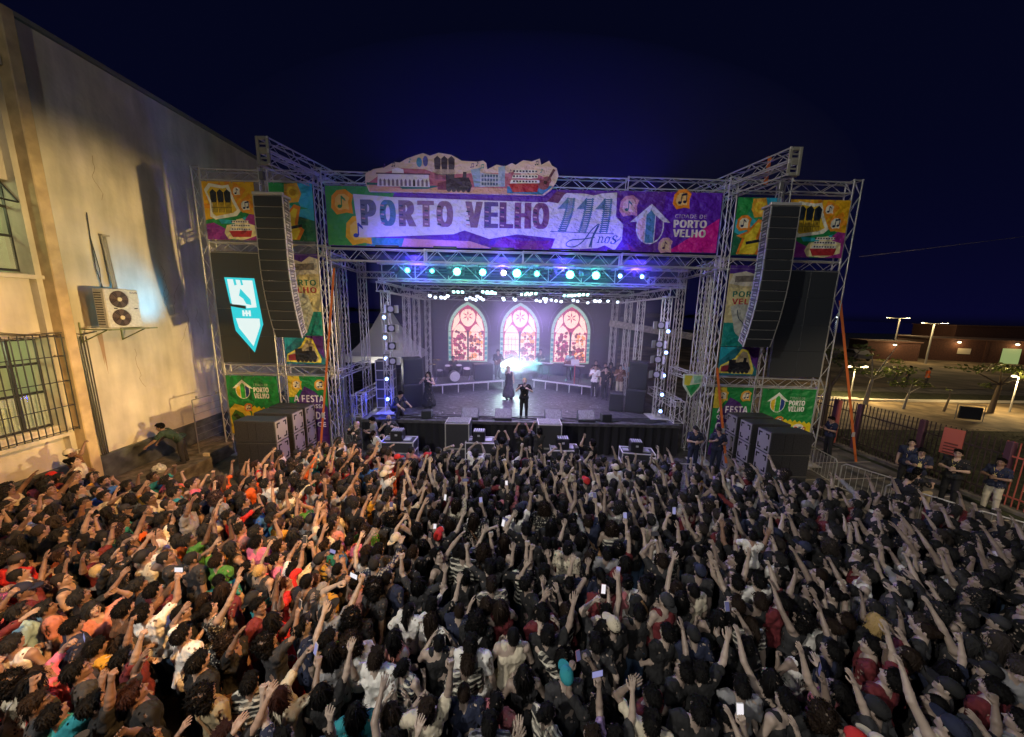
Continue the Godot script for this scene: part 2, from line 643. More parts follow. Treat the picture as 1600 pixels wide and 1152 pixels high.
func make_hair(style: String) -> ArrayMesh:
	var g := Field.new(Vector3(-0.24, -0.42, -0.26), Vector3(0.24, 0.26, 0.28), 0.0115)
	match style:
		"short":
			g.ellipsoid(Vector3(0, 0.045, 0.02), Vector3(0.087, 0.104, 0.104), 0.02)
			g.capsule(Vector3(-0.04, 0.105, -0.055), Vector3(0.05, 0.11, -0.05), 0.03, 0.034, 0.03)
			g.cut(Vector3(0, 0.075, -0.055), Vector3(0, -0.55, -0.83).normalized())
			g.cut(Vector3(0, -0.035, 0), Vector3(0, -1, -0.3).normalized())
			g.roughen(0.011, 26.0)
		"buzz":
			g.ellipsoid(Vector3(0, 0.034, 0.016), Vector3(0.079, 0.103, 0.099), 0.02)
			g.cut(Vector3(0, 0.07, -0.06), Vector3(0, -0.45, -0.9).normalized())
			g.cut(Vector3(0, -0.02, 0), Vector3(0, -1, -0.5).normalized())
			g.roughen(0.004, 40.0)
		"long":
			g.ellipsoid(Vector3(0, 0.042, 0.02), Vector3(0.09, 0.106, 0.106), 0.02)
			for x in [-0.06, 0.0, 0.06]:
				g.capsule(Vector3(x, 0.0, 0.06), Vector3(x * 1.25, -0.33, 0.125 - absf(x) * 0.4), 0.05, 0.035, 0.04)
			for s in [-1.0, 1.0]:
				g.capsule(Vector3(s * 0.078, 0.02, 0.0), Vector3(s * 0.105, -0.22, 0.03), 0.028, 0.026, 0.03)
			g.ellipsoid(Vector3(0, -0.03, -0.1), Vector3(0.055, 0.085, 0.075), 0.02, true)
			g.roughen(0.016, 22.0, 5, Vector3(1, 0.22, 1))
		"curly":
			g.ellipsoid(Vector3(0, 0.05, 0.035), Vector3(0.118, 0.122, 0.122), 0.03)
			g.capsule(Vector3(-0.07, -0.06, 0.07), Vector3(0.07, -0.06, 0.07), 0.075, 0.075, 0.05)
			g.ellipsoid(Vector3(0, -0.02, -0.11), Vector3(0.06, 0.09, 0.085), 0.02, true)
			g.roughen(0.026, 21.0, 8)
		"bun":
			g.ellipsoid(Vector3(0, 0.036, 0.018), Vector3(0.082, 0.103, 0.1), 0.02)
			g.ellipsoid(Vector3(0, 0.085, 0.115), Vector3(0.05, 0.05, 0.045), 0.02)
			g.cut(Vector3(0, 0.07, -0.062), Vector3(0, -0.5, -0.86).normalized())
			g.cut(Vector3(0, -0.06, 0.03), Vector3(0, -1, -0.5).normalized())
			g.roughen(0.01, 24.0, 4)
		"tail":
			g.ellipsoid(Vector3(0, 0.036, 0.018), Vector3(0.083, 0.103, 0.101), 0.02)
			g.capsule(Vector3(0, 0.06, 0.1), Vector3(0.01, -0.02, 0.16), 0.03, 0.036, 0.03)
			g.capsule(Vector3(0.01, -0.02, 0.16), Vector3(0.02, -0.26, 0.15), 0.036, 0.018, 0.02)
			g.cut(Vector3(0, 0.07, -0.062), Vector3(0, -0.5, -0.86).normalized())
			g.cut(Vector3(0, -0.07, 0.03), Vector3(0, -0.6, -0.8).normalized())
			g.roughen(0.012, 20.0, 6, Vector3(1, 0.4, 1))
	var mb := MB.new()
	g.nets(mb, Transform3D.IDENTITY)
	# loose locks over the mass of hair
	var r := RandomNumberGenerator.new()
	r.seed = 31
	var many := mb.v.size()
	var length: float = {"short": 0.045, "buzz": 0.012, "long": 0.13, "curly": 0.035, "bun": 0.04, "tail": 0.07}[style]
	for k in {"short": 600, "buzz": 300, "long": 420, "curly": 700, "bun": 400, "tail": 400}[style]:
		var i := r.randi() % many
		var p := mb.v[i]
		var n := mb.n[i]
		var flow := Vector3(r.randf_range(-0.5, 0.5), -1.0, r.randf_range(-0.2, 0.8)) if style != "curly" else Vector3(r.randfn(), r.randfn(), r.randfn())
		flow = (flow - n * flow.dot(n)).normalized()
		var across := n.cross(flow).normalized() * r.randf_range(0.003, 0.006)
		var l := length * r.randf_range(0.5, 1.3)
		var lift := r.randf_range(0.002, 0.009) if style != "curly" else r.randf_range(0.006, 0.02)
		var m := p + flow * l * 0.5 + n * lift
		var e := p + flow * l + n * lift * (0.4 if style != "curly" else 1.6)
		mb.quad(p - across + n * 0.001, p + across + n * 0.001, m + across, m - across, n)
		mb.tri(m - across, m + across, e, n, n, n)
	return mb.mesh()

func make_cap(backwards: bool) -> ArrayMesh:
	var mb := MB.new()
	var s := 1.0 if backwards else -1.0
	var n := 14
	for j in 5:
		for k in n:
			var q: Array[Vector3] = []
			for m in [[0, 0], [1, 0], [1, 1], [0, 1]]:
				var th: float = PI * 0.56 * (j + m[0]) / 5.0
				var ph: float = TAU * (k + m[1]) / n
				q.append(Vector3(sin(th) * cos(ph), cos(th), sin(th) * sin(ph)))
			for m in [[0, 1, 2], [0, 2, 3]]:
				var a := Vector3(0, 0.045, 0.012)
				var r := Vector3(0.089, 0.098, 0.108)
				if q[m[0]] != q[m[1]] and q[m[1]] != q[m[2]] and q[m[0]] != q[m[2]]:
					mb.tri(a + q[m[0]] * r, a + q[m[1]] * r, a + q[m[2]] * r, q[m[0]], q[m[1]], q[m[2]])
	var brim := PackedVector2Array()
	for k in 11:
		var a := PI * k / 10.0
		brim.append(Vector2(cos(a) * 0.078, 0.075 + sin(a) * 0.115))
	mb.slab(brim, -0.004, 0.004, Transform3D(Basis(Vector3.RIGHT, Vector3(0, -0.16, s).normalized(), Vector3(0, 1, 0.16 * s).normalized()), Vector3(0, 0.038, 0)))
	mb.ball(Vector3(0, 0.145, 0.012), Vector3(0.012, 0.006, 0.012), 4, 6)
	return mb.mesh()

func make_hand(kind: String) -> ArrayMesh:   # right hand, wrist at the origin, fingers along +y, palm towards -z, thumb at -x
	var g := Field.new(Vector3(-0.11, -0.04, -0.09), Vector3(0.08, 0.22, 0.05), 0.0065)
	g.capsule(Vector3(0, -0.02, 0), Vector3(0, 0.03, 0), 0.025, 0.027, 0.02)
	for x in [-0.027, -0.009, 0.009, 0.027]:
		g.capsule(Vector3(x * 0.6, 0.02, 0), Vector3(x, 0.088, 0), 0.016, 0.013, 0.012)
	var lens := [0.068, 0.078, 0.072, 0.056]
	for k in 4:
		var x: float = [-0.029, -0.01, 0.01, 0.028][k]
		var fan: float = [-0.22, -0.05, 0.1, 0.28][k]
		var a := Vector3(x, 0.09, 0)
		var l: float = lens[k]
		var curl := 0.25
		if kind == "grip": curl = 1.0
		if kind == "fist": curl = 1.5
		if kind == "point": curl = 0.1 if k == 0 else 1.5
		if kind != "open": fan *= 0.25
		var d := Vector3(sin(fan), cos(curl), -sin(curl)).normalized()
		var b := a + d * l * 0.5
		var c2 := curl * 1.9
		var d2 := Vector3(sin(fan) * 0.6, cos(c2), -sin(c2)).normalized()
		var c := b + d2 * l * 0.32
		var c3 := minf(curl * 2.6, 3.6)
		g.capsule(a, b, 0.0105, 0.0095, 0.004)
		g.capsule(b, c, 0.0095, 0.0088, 0.004)
		g.capsule(c, c + Vector3(sin(fan) * 0.5, cos(c3), -sin(c3)).normalized() * l * 0.24, 0.0088, 0.008, 0.004)
	var t0 := Vector3(-0.022, 0.022, -0.006)
	var t1 := Vector3(-0.05, 0.052, -0.022) if kind != "open" else Vector3(-0.056, 0.05, -0.012)
	var t2 := Vector3(-0.064, 0.084, -0.03) if kind == "open" else Vector3(-0.04, 0.085, -0.045)
	var t3 := Vector3(-0.066, 0.11, -0.034) if kind == "open" else Vector3(-0.018, 0.1, -0.055)
	g.capsule(t0, t1, 0.017, 0.0135, 0.01)
	g.capsule(t1, t2, 0.012, 0.011, 0.004)
	g.capsule(t2, t3, 0.0105, 0.0085, 0.004)
	var mb := MB.new()
	g.nets(mb, Transform3D.IDENTITY)
	return mb.mesh()

var head_mesh: ArrayMesh
var hand_mesh := {}
var hair_mesh := {}

# A pose: u / l are the directions of upper arm and forearm (right then left), p the way each palm faces, hand the shape of each hand
const POSES := {
	"down": {"u": [[0.22, -1, 0.05], [-0.22, -1, 0.05]], "l": [[0.05, -1, -0.25], [-0.05, -1, -0.25]], "p": [[-1, 0, 0], [1, 0, 0]], "hand": ["grip", "grip"], "up": 14, "say": "arms down"},
	"right_up": {"u": [[0.35, 0.85, -0.35], [-0.25, -1, 0.0]], "l": [[0.08, 0.92, -0.4], [0.1, -0.9, -0.4]], "p": [[0, 0.2, -1], [1, 0, 0]], "hand": ["open", "grip"], "up": 24, "say": "right hand raised"},
	"left_up": {"u": [[0.25, -1, 0.0], [-0.4, 0.8, -0.4]], "l": [[-0.1, -0.9, -0.4], [-0.02, 0.93, -0.37]], "p": [[-1, 0, 0], [0, 0.2, -1]], "hand": ["grip", "open"], "up": 22, "say": "left hand raised"},
	"both_up": {"u": [[0.5, 0.8, -0.3], [-0.55, 0.75, -0.35]], "l": [[0.2, 0.95, -0.15], [-0.15, 0.95, -0.2]], "p": [[0, 0, -1], [0, 0, -1]], "hand": ["open", "open"], "up": 24, "say": "both hands raised"},
	"film_two": {"u": [[0.3, 0.45, -0.8], [-0.3, 0.45, -0.8]], "l": [[-0.36, 0.8, -0.35], [0.36, 0.8, -0.35]], "p": [[-0.85, 0, -0.4], [0.85, 0, -0.4]], "hand": ["grip", "grip"], "up": 24, "say": "phone in both hands"},
	"film_one": {"u": [[0.3, 0.6, -0.7], [-0.2, -1, 0.05]], "l": [[-0.05, 0.95, -0.3], [0.25, -0.5, -0.8]], "p": [[-0.3, 0, -1], [1, 0, 0]], "hand": ["grip", "grip"], "up": 20, "say": "phone in right hand"},
	"clap": {"u": [[0.35, -0.75, -0.5], [-0.35, -0.75, -0.5]], "l": [[-0.55, 0.62, -0.6], [0.55, 0.62, -0.6]], "p": [[-1, 0, 0.1], [1, 0, 0.1]], "hand": ["open", "open"], "up": 18, "say": "clapping"},
	"point_right": {"u": [[0.3, 0.45, -0.85], [-0.25, -1, 0.0]], "l": [[0.05, 0.6, -0.8], [0.2, -0.7, -0.7]], "p": [[0, -0.8, -0.6], [1, 0, 0]], "hand": ["open", "grip"], "up": 18, "say": "right arm stretched forward"},
	"wide_up": {"u": [[0.85, 0.5, -0.2], [-0.85, 0.5, -0.2]], "l": [[0.1, 1, -0.2], [-0.1, 1, -0.2]], "p": [[0, 0, -1], [0, 0, -1]], "hand": ["open", "fist"], "up": 26, "say": "arms raised wide"},
	"left_bent": {"u": [[0.22, -1, 0.05], [-0.75, 0.5, -0.4]], "l": [[0.0, -1, -0.2], [0.55, 0.8, -0.1]], "p": [[-1, 0, 0], [0.4, 0, -1]], "hand": ["grip", "open"], "up": 18, "say": "left arm bent overhead"},
	"fist_up": {"u": [[0.25, 0.95, -0.15], [-0.3, -0.8, -0.5]], "l": [[0.02, 1, -0.1], [0.6, 0.4, -0.6]], "p": [[-0.6, 0, -1], [1, 0, 0]], "hand": ["fist", "fist"], "up": 22, "say": "right fist raised"},
	"chest": {"u": [[0.35, -0.9, -0.1], [-0.35, -0.9, -0.1]], "l": [[-0.55, 0.5, -0.75], [0.5, 0.1, -0.8]], "p": [[0, -0.4, 1], [0, 0.4, 1]], "hand": ["fist", "grip"], "up": 12, "say": "hands at chest"},
	"folded": {"u": [[0.3, -0.9, -0.3], [-0.3, -0.9, -0.3]], "l": [[-0.9, 0.06, -0.55], [0.9, -0.06, -0.6]], "p": [[0, 0, 1], [0, 0, 1]], "hand": ["grip", "grip"], "up": 2, "say": "arms folded"},
	"sing": {"u": [[0.5, -0.6, -0.45], [-0.5, -0.75, -0.3]], "l": [[-0.6, 0.75, -0.35], [0.75, 0.55, -0.5]], "p": [[-1, 0, 0.2], [1, 0, 0.2]], "hand": ["fist", "grip"], "up": 4, "say": "singing"},
	"play": {"u": [[0.35, -0.85, -0.3], [-0.35, -0.85, -0.35]], "l": [[-0.3, -0.1, -0.95], [0.2, 0.1, -0.95]], "p": [[0, -1, 0], [0, -1, 0]], "hand": ["grip", "grip"], "up": -8, "say": "playing"},
	"look_down": {"u": [[0.25, -0.95, -0.2], [-0.25, -0.95, -0.2]], "l": [[-0.35, 0.1, -0.9], [0.4, 0.15, -0.9]], "p": [[-0.6, 0.6, 0], [0.6, 0.6, 0]], "hand": ["grip", "grip"], "up": -24, "say": "looking down at the hands"},
	"sit": {"u": [[0.3, -0.6, -0.6], [-0.3, -0.6, -0.6]], "l": [[-0.3, 0.2, -0.9], [0.3, 0.1, -0.9]], "p": [[0, -1, 0], [0, -1, 0]], "hand": ["grip", "grip"], "up": 6, "legs": "sit", "say": "sitting"},
	"crouch": {"u": [[0.25, -0.75, -0.6], [-0.25, -0.75, -0.6]], "l": [[-0.15, -0.5, -0.85], [0.15, -0.4, -0.9]], "p": [[0, -1, 0], [0, -1, 0]], "hand": ["grip", "grip"], "up": -16, "legs": "crouch", "lean": 32, "say": "crouching"},
	"bend": {"u": [[0.2, -0.9, -0.45], [-0.2, -0.8, -0.65]], "l": [[0.0, -0.7, -0.7], [0.0, -0.6, -0.8]], "p": [[0, -1, 0], [0, -1, 0]], "hand": ["grip", "grip"], "up": 10, "lean": 60, "say": "bending forward"},
}

func av(a: Array) -> Vector3:
	return Vector3(a[0], a[1], a[2])

func joints(pose: Dictionary) -> Dictionary:
	var j := {}
	var legs: String = pose.get("legs", "stand")
	var hip_y := 0.93
	if legs == "sit": hip_y = 0.5
	if legs == "crouch": hip_y = 0.42
	var lean := Basis(Vector3.RIGHT, -deg_to_rad(pose.get("lean", 0)))
	var hip := Vector3(0, hip_y, 0.0 if legs != "crouch" else 0.1)
	if pose.get("lean", 0) > 45:
		hip.z = 0.16
	j.lean = lean
	j.hip = hip
	j.waist = hip + lean * Vector3(0, 0.15, -0.01)
	j.chest = hip + lean * Vector3(0, 0.37, 0.0)
	j.neck = hip + lean * Vector3(0, 0.53, 0.015)
	j.head_b = lean * Basis(Vector3.RIGHT, deg_to_rad(pose.get("up", 10)))
	if pose.get("lean", 0) > 0:
		j.head_b = Basis(Vector3.RIGHT, deg_to_rad(pose.get("up", 10))) * Basis(Vector3.RIGHT, -deg_to_rad(pose.get("lean", 0)) * 0.35)
	j.head = j.neck + j.head_b * Vector3(0, HEAD_UP, -0.012)
	for k in 2:
		var s := 1.0 if k == 0 else -1.0
		var ud := av(pose.u[k]).normalized()
		var ld := av(pose.l[k]).normalized()
		var lift := maxf(0.0, ud.y)
		var sh: Vector3 = hip + lean * Vector3(s * (0.185 - 0.025 * lift), 0.475 + 0.05 * lift, 0.01)
		j["sh%d" % k] = sh
		j["el%d" % k] = sh + ud * 0.285
		j["wr%d" % k] = j["el%d" % k] + ld * 0.255
		var y := ld
		var z := -(av(pose.p[k]) - y * av(pose.p[k]).dot(y)).normalized()
		var x := y.cross(z)
		j["hb%d" % k] = Basis(x * s, y, z)
		var hp := hip + Vector3(s * 0.088, -0.02, 0)
		var kn := hp + Vector3(s * 0.02, -0.43, -0.015)
		var an := kn + Vector3(s * 0.01, -0.4, 0.03)
		if legs == "sit":
			kn = hp + Vector3(s * 0.08, 0.02, -0.42)
			an = kn + Vector3(0, -0.4, 0.06)
		if legs == "crouch":
			kn = hp + Vector3(s * 0.1, 0.12 if k == 0 else -0.3, -0.4 if k == 0 else -0.24)
			an = Vector3(kn.x, 0.09, kn.z + (0.12 if k == 0 else 0.38))
		j["hp%d" % k] = hp
		j["kn%d" % k] = kn
		j["an%d" % k] = an
		j["to%d" % k] = an + Vector3(s * 0.02, -0.05, -0.15)
	return j

func torso_bones(g: Field, j: Dictionary, grow: float, k := 0.06) -> void:
	var l: Basis = j.lean
	for s in [-1.0, 1.0]:
		var x := l * Vector3(s, 0, 0)
		g.capsule(j.hip + x * 0.065, j.waist + x * 0.055, 0.105 + grow, 0.088 + grow, k)
		g.capsule(j.waist + x * 0.055, j.chest + x * 0.07, 0.088 + grow, 0.1 + grow, k)
		g.capsule(j.chest + x * 0.07, j.chest + x * 0.085 + l * Vector3(0, 0.1, 0.005), 0.1 + grow, 0.062 + grow, k)

func extent(j: Dictionary) -> Array:
	var lo := Vector3(9, 9, 9)
	var hi := -lo
	for key in j:
		if j[key] is Vector3:
			lo = lo.min(j[key])
			hi = hi.max(j[key])
	return [lo - Vector3(0.2, 0.12, 0.2), hi + Vector3(0.2, 0.2, 0.2)]

func make_body(pose: Dictionary) -> ArrayMesh:
	var j := joints(pose)
	var e := extent(j)
	var g := Field.new(e[0], e[1], 0.017)
	torso_bones(g, j, 0.0)
	g.capsule(j.chest + j.lean * Vector3(0, 0.06, 0.01), j.neck + j.head_b * Vector3(0, 0.05, 0), 0.07, 0.055, 0.05)
	for k in 2:
		var sh: Vector3 = j["sh%d" % k]
		var el: Vector3 = j["el%d" % k]
		var wr: Vector3 = j["wr%d" % k]
		g.capsule(j.chest + (sh - j.chest) * 0.45 + j.lean * Vector3(0, 0.03, 0), sh, 0.07, 0.058, 0.05)
		g.capsule(sh, el, 0.053, 0.041, 0.03)
		g.capsule(el, el + (wr - el) * 0.3, 0.042, 0.042, 0.02)
		g.capsule(el + (wr - el) * 0.3, wr, 0.042, 0.028, 0.02)
		g.capsule(j["hp%d" % k], j["kn%d" % k], 0.088, 0.058, 0.04)
		g.capsule(j["kn%d" % k], j["an%d" % k], 0.058, 0.038, 0.02)
		g.capsule(j["an%d" % k] + Vector3(0, -0.035, 0.03), j["to%d" % k], 0.042, 0.034, 0.02)
	var mb := MB.new()
	g.nets(mb, Transform3D.IDENTITY)
	mb.add_mesh(head_mesh, Transform3D(j.head_b.scaled(Vector3.ONE * HEAD_SIZE), j.head))
	for k in 2:
		mb.add_mesh(hand_mesh[pose.hand[k]], Transform3D(j["hb%d" % k], j["wr%d" % k]))
	return mb.mesh()

func make_top(pose: Dictionary, kind: String) -> ArrayMesh:
	var j := joints(pose)
	var e := extent(j)
	var g := Field.new(e[0], e[1], 0.018)
	torso_bones(g, j, 0.016, 0.05)
	if kind == "dress":
		g.capsule(j.hip, j.hip + Vector3(0, -0.66, 0.0), 0.16, 0.33, 0.08)
		g.cut(Vector3(0, 0.13, 0), Vector3(0, -1, 0))
	else:
		g.capsule(j.hip + Vector3(-0.075, -0.05, 0), j.hip + Vector3(0.075, -0.05, 0), 0.142, 0.145, 0.05)
		if not pose.has("legs"):
			g.cut(j.hip + j.lean * Vector3(0, -0.1, 0), j.lean * Vector3(0, -1, 0))
	for k in 2:
		var sh: Vector3 = j["sh%d" % k]
		var el: Vector3 = j["el%d" % k]
		var wr: Vector3 = j["wr%d" % k]
		if kind == "tank" or kind == "dress":
			g.capsule(j.chest + (sh - j.chest) * 0.3, j.chest + (sh - j.chest) * 0.72 + j.lean * Vector3(0, 0.045, 0.0), 0.085, 0.04, 0.04)
			continue
		g.capsule(j.chest + (sh - j.chest) * 0.45 + j.lean * Vector3(0, 0.03, 0), sh, 0.085, 0.074, 0.05)
		if kind == "long":
			g.capsule(sh, el, 0.071, 0.058, 0.03)
			g.capsule(el, wr + (el - wr) * 0.08, 0.056, 0.043, 0.02)
		else:
			g.capsule(sh, sh + (el - sh) * 0.62, 0.071, 0.068, 0.03)
	if kind == "tank":
		g.ellipsoid(j.neck + j.lean * Vector3(0, 0.0, -0.06), Vector3(0.085, 0.11, 0.08), 0.02, true)
		g.ellipsoid(j.neck + j.lean * Vector3(0, 0.01, 0.11), Vector3(0.075, 0.09, 0.07), 0.02, true)
	else:
		g.ellipsoid(j.neck + j.lean * Vector3(0, 0.035, -0.02), Vector3(0.072, 0.055, 0.08), 0.02, true)
	g.roughen(0.026, 7.0, 11, Vector3(1, 0.5, 1))
	g.roughen(0.012, 17.0, 12, Vector3(1, 0.6, 1))
	var mb := MB.new()
	g.nets(mb, Transform3D.IDENTITY)
	return mb.mesh()

func make_trousers(pose: Dictionary, short := false) -> ArrayMesh:
	var j := joints(pose)
	var e := extent(j)
	var hi: Vector3 = e[1]
	hi.y = j.hip.y + 0.25
	var g := Field.new(e[0], hi, 0.024)
	g.capsule(j.hip + Vector3(-0.065, 0.02, 0), j.hip + Vector3(0.065, 0.02, 0), 0.102, 0.102, 0.05)
	for k in 2:
		g.capsule(j["hp%d" % k], j["kn%d" % k], 0.104, 0.078, 0.04)
		if not short:
			g.capsule(j["kn%d" % k], j["an%d" % k], 0.074, 0.062, 0.03)
	if not pose.has("legs"):
		g.cut(j.hip + Vector3(0, 0.03, 0), Vector3(0, 1, 0))
	g.roughen(0.01, 9.0, 21)
	var mb := MB.new()
	g.nets(mb, Transform3D.IDENTITY)
	return mb.mesh()

func make_shoe(pose: Dictionary, k: int) -> ArrayMesh:
	var j := joints(pose)
	var mb := MB.new()
	var an: Vector3 = j["an%d" % k]
	var to: Vector3 = j["to%d" % k]
	var g := Field.new(an.min(to) - Vector3(0.1, 0.08, 0.1), an.max(to) + Vector3(0.1, 0.1, 0.12), 0.022)
	g.capsule(an + Vector3(0, -0.03, 0.03), to, 0.055, 0.047, 0.02)
	g.cut(Vector3(0, minf(an.y, to.y) - 0.04, 0), Vector3(0, -1, 0))
	g.nets(mb, Transform3D.IDENTITY)
	return mb.mesh()

var pose_cache := {}

func pose_mesh(what: String, pose_name: String, kind := "") -> ArrayMesh:
	var p: Dictionary = pose_of[pose_name]
	var key := what + "/" + pose_name + "/" + kind
	if what == "trousers" or what.begins_with("shoe"):
		key = what + "/" + str(p.get("legs", pose_name if p.has("lean") else "stand")) + "/" + kind
	if not pose_cache.has(key):
		match what:
			"body": pose_cache[key] = make_body(p)
			"top": pose_cache[key] = make_top(p, kind)
			"trousers": pose_cache[key] = make_trousers(p, kind == "shorts")
			"shoe0": pose_cache[key] = make_shoe(p, 0)
			"shoe1": pose_cache[key] = make_shoe(p, 1)
	return pose_cache[key]

const SKIN := [[0.4, 0.27, 0.2], [0.32, 0.2, 0.145], [0.23, 0.135, 0.092], [0.13, 0.075, 0.05], [0.48, 0.34, 0.26], [0.4, 0.315, 0.26], [0.3, 0.23, 0.19], [0.2, 0.15, 0.12]]
const HAIR := {"black": [0.005, 0.0045, 0.0045], "brown": [0.016, 0.01, 0.007], "auburn": [0.026, 0.01, 0.008], "blond": [0.42, 0.29, 0.12], "grey": [0.25, 0.24, 0.23]}
const CLOTH := {
	"black": [0.009, 0.009, 0.01], "charcoal": [0.028, 0.028, 0.031], "white": [0.72, 0.7, 0.66], "cream": [0.56, 0.5, 0.38], "grey": [0.24, 0.24, 0.25], "red": [0.52, 0.02, 0.018], "maroon": [0.13, 0.015, 0.02],
	"pink": [0.72, 0.16, 0.27], "salmon": [0.55, 0.22, 0.17], "orange": [0.6, 0.1, 0.012], "mustard": [0.5, 0.26, 0.02], "brown": [0.16, 0.07, 0.03], "navy": [0.013, 0.018, 0.045], "blue": [0.03, 0.12, 0.4], "teal": [0.02, 0.24, 0.28],
	"pale blue": [0.3, 0.48, 0.6], "green": [0.06, 0.2, 0.03], "dark green": [0.018, 0.04, 0.026], "lilac": [0.34, 0.24, 0.5], "dusty pink": [0.4, 0.13, 0.15], "khaki": [0.3, 0.24, 0.14], "denim": [0.05, 0.09, 0.17]}

func cloth(color: String, pattern := "") -> StandardMaterial3D:
	var key := "cloth " + color + pattern
	if mats.has(key):
		return mats[key]
	var m := mat(key, av2c(CLOTH[color]), 0.85)
	m.uv1_triplanar = true
	m.uv1_scale = Vector3(3, 3, 3)
	m.normal_enabled = true
	m.normal_texture = noise(0.02, 0, 1, 5, true, 256, 6.0)
	m.normal_scale = 0.5
	if pattern:
		m.albedo_color = Color.WHITE
		m.albedo_texture = pattern_texture(pattern, CLOTH[color])
	return m

func av2c(a: Array) -> Color:
	return Color(a[0], a[1], a[2])

var patterns := {}

func pattern_texture(pattern: String, a: Array) -> ImageTexture:
	var key := pattern + str(a)
	if patterns.has(key):
		return patterns[key]
	var im := Image.create(64, 64, false, Image.FORMAT_RGB8)
	var base := av2c(a).linear_to_srgb()
	var other := Color(0.82, 0.8, 0.74) if base.get_luminance() < 0.45 else Color(0.07, 0.07, 0.08)
	im.fill(base)
	if pattern == "striped":
		for k in range(0, 64, 16):
			im.fill_rect(Rect2i(0, k, 64, 6), other)
	else:
		var r := RandomNumberGenerator.new()
		r.seed = 77
		for k in 46:
			var x := r.randi_range(0, 58)
			var y := r.randi_range(0, 58)
			im.fill_rect(Rect2i(x, y + 1, 5, 2), other)
			im.fill_rect(Rect2i(x + 1, y, 2, 5), other)
	patterns[key] = ImageTexture.create_from_image(im)
	return patterns[key]

func skin(k: int) -> StandardMaterial3D:
	var m := vertex_mat("skin %d" % k, 0.5)
	m.albedo_color = av2c(SKIN[k]).linear_to_srgb()
	return m

func hair_mat(color: String) -> StandardMaterial3D:
	var m := mat("hair " + color, av2c(HAIR[color]), 0.62)
	m.uv1_triplanar = true
	m.uv1_scale = Vector3(6, 2, 6)
	m.metallic_specular = 0.22
	m.normal_enabled = true
	m.normal_texture = noise(0.05, 0, 1, 9, true, 256, 8.0)
	m.normal_scale = 0.7
	return m

# d: pose, top, kind, skin, hair, hairc, cap, legs, short, pattern, scale
func person(label: String, at: Vector3, turn: float, d: Dictionary, group := "", shod := true) -> Node3D:
	var o := thing("person", label, "person", at, turn, group)
	var pose_name: String = d.get("pose", "down")
	var j := joints(pose_of[pose_name])
	put("body", pose_mesh("body", pose_name), skin(d.get("skin", 1)), o)
	var kind: String = d.get("kind", "tee")
	put({"tee": "shirt", "tank": "vest", "long": "jumper", "dress": "dress"}[kind], pose_mesh("top", pose_name, kind), cloth(d.get("top", "black"), d.get("pattern", "")), o)
	if kind != "dress":
		put("trousers", pose_mesh("trousers", pose_name, d.get("short", "")), cloth(d.get("legs", "denim")), o)
	if shod:
		for k in 2:
			put("shoe", pose_mesh("shoe%d" % k, pose_name), cloth(d.get("shoes", "charcoal")), o)
	var hp := Transform3D(j.head_b.scaled(Vector3.ONE * HEAD_SIZE), j.head)
	if d.get("hair", "short") != "none":
		put("hair", hair_mesh[d.get("hair", "short")], hair_mat(d.get("hairc", "black")), o, hp)
	if d.has("cap"):
		put("cap", hair_mesh["cap_back" if d.get("back", false) else "cap"], cloth(d.cap), o, hp)
	o.scale = Vector3.ONE * d.get("scale", 1.0)
	return o

var pose_of := {}

func prepare_people() -> void:
	pose_of = POSES.duplicate(true)
	var g := RandomNumberGenerator.new()
	g.seed = 404
	for q in ["right_up", "left_up", "both_up", "film_one", "film_two", "fist_up", "point_right", "down", "wide_up"]:   # the same gestures, held a little differently
		var v: Dictionary = POSES[q].duplicate(true)
		for key in ["u", "l"]:
			for k in 2:
				for m in 3:
					v[key][k][m] += g.randf_range(-0.28, 0.28)
		v.up = v.up + g.randf_range(-10, 4)
		pose_of[q + "_b"] = v
		v = v.duplicate(true)
		for key in ["u", "l"]:
			for k in 2:
				for m in 3:
					v[key][k][m] += g.randf_range(-0.4, 0.4)
		pose_of[q + "_c"] = v
	head_mesh = make_head()
	for k in ["open", "grip", "fist"]:
		hand_mesh[k] = make_hand(k)
	for k in ["short", "buzz", "long", "curly", "bun", "tail"]:
		hair_mesh[k] = make_hair(k)
	hair_mesh["cap"] = make_cap(false)
	hair_mesh["cap_back"] = make_cap(true)

# ---------------------------------------------------------------- ground, the building on the left, the park on the right
func build_ground() -> void:
	var mb := MB.new()
	mb.quad(Vector3(-400, 0, 60), Vector3(400, 0, 60), Vector3(400, 0, -700), Vector3(-400, 0, -700), Vector3.UP)
	var m := grained(mat("asphalt", Color(0.2, 0.185, 0.165), 0.8), noise(0.012, 0.45, 1.0, 3), 0.12, noise(0.06, 0, 1, 4, true, 512, 5.0), 0.5)
	m.uv1_world_triplanar = true
	setting("ground", mb.mesh(), m)
	mb = MB.new()   # joints and tyre-worn lines of the paved yard beside the stage
	for k in 5:
		mb.quad(Vector3(8.5, 0.006, -14.2 + k * 1.35), Vector3(15.2, 0.006, -14.8 + k * 1.35), Vector3(15.2, 0.006, -14.86 + k * 1.35), Vector3(8.5, 0.006, -14.26 + k * 1.35), Vector3.UP)
	setting("pavement_joints", mb.mesh(), mat("pale joint", Color(0.42, 0.36, 0.28), 0.8))

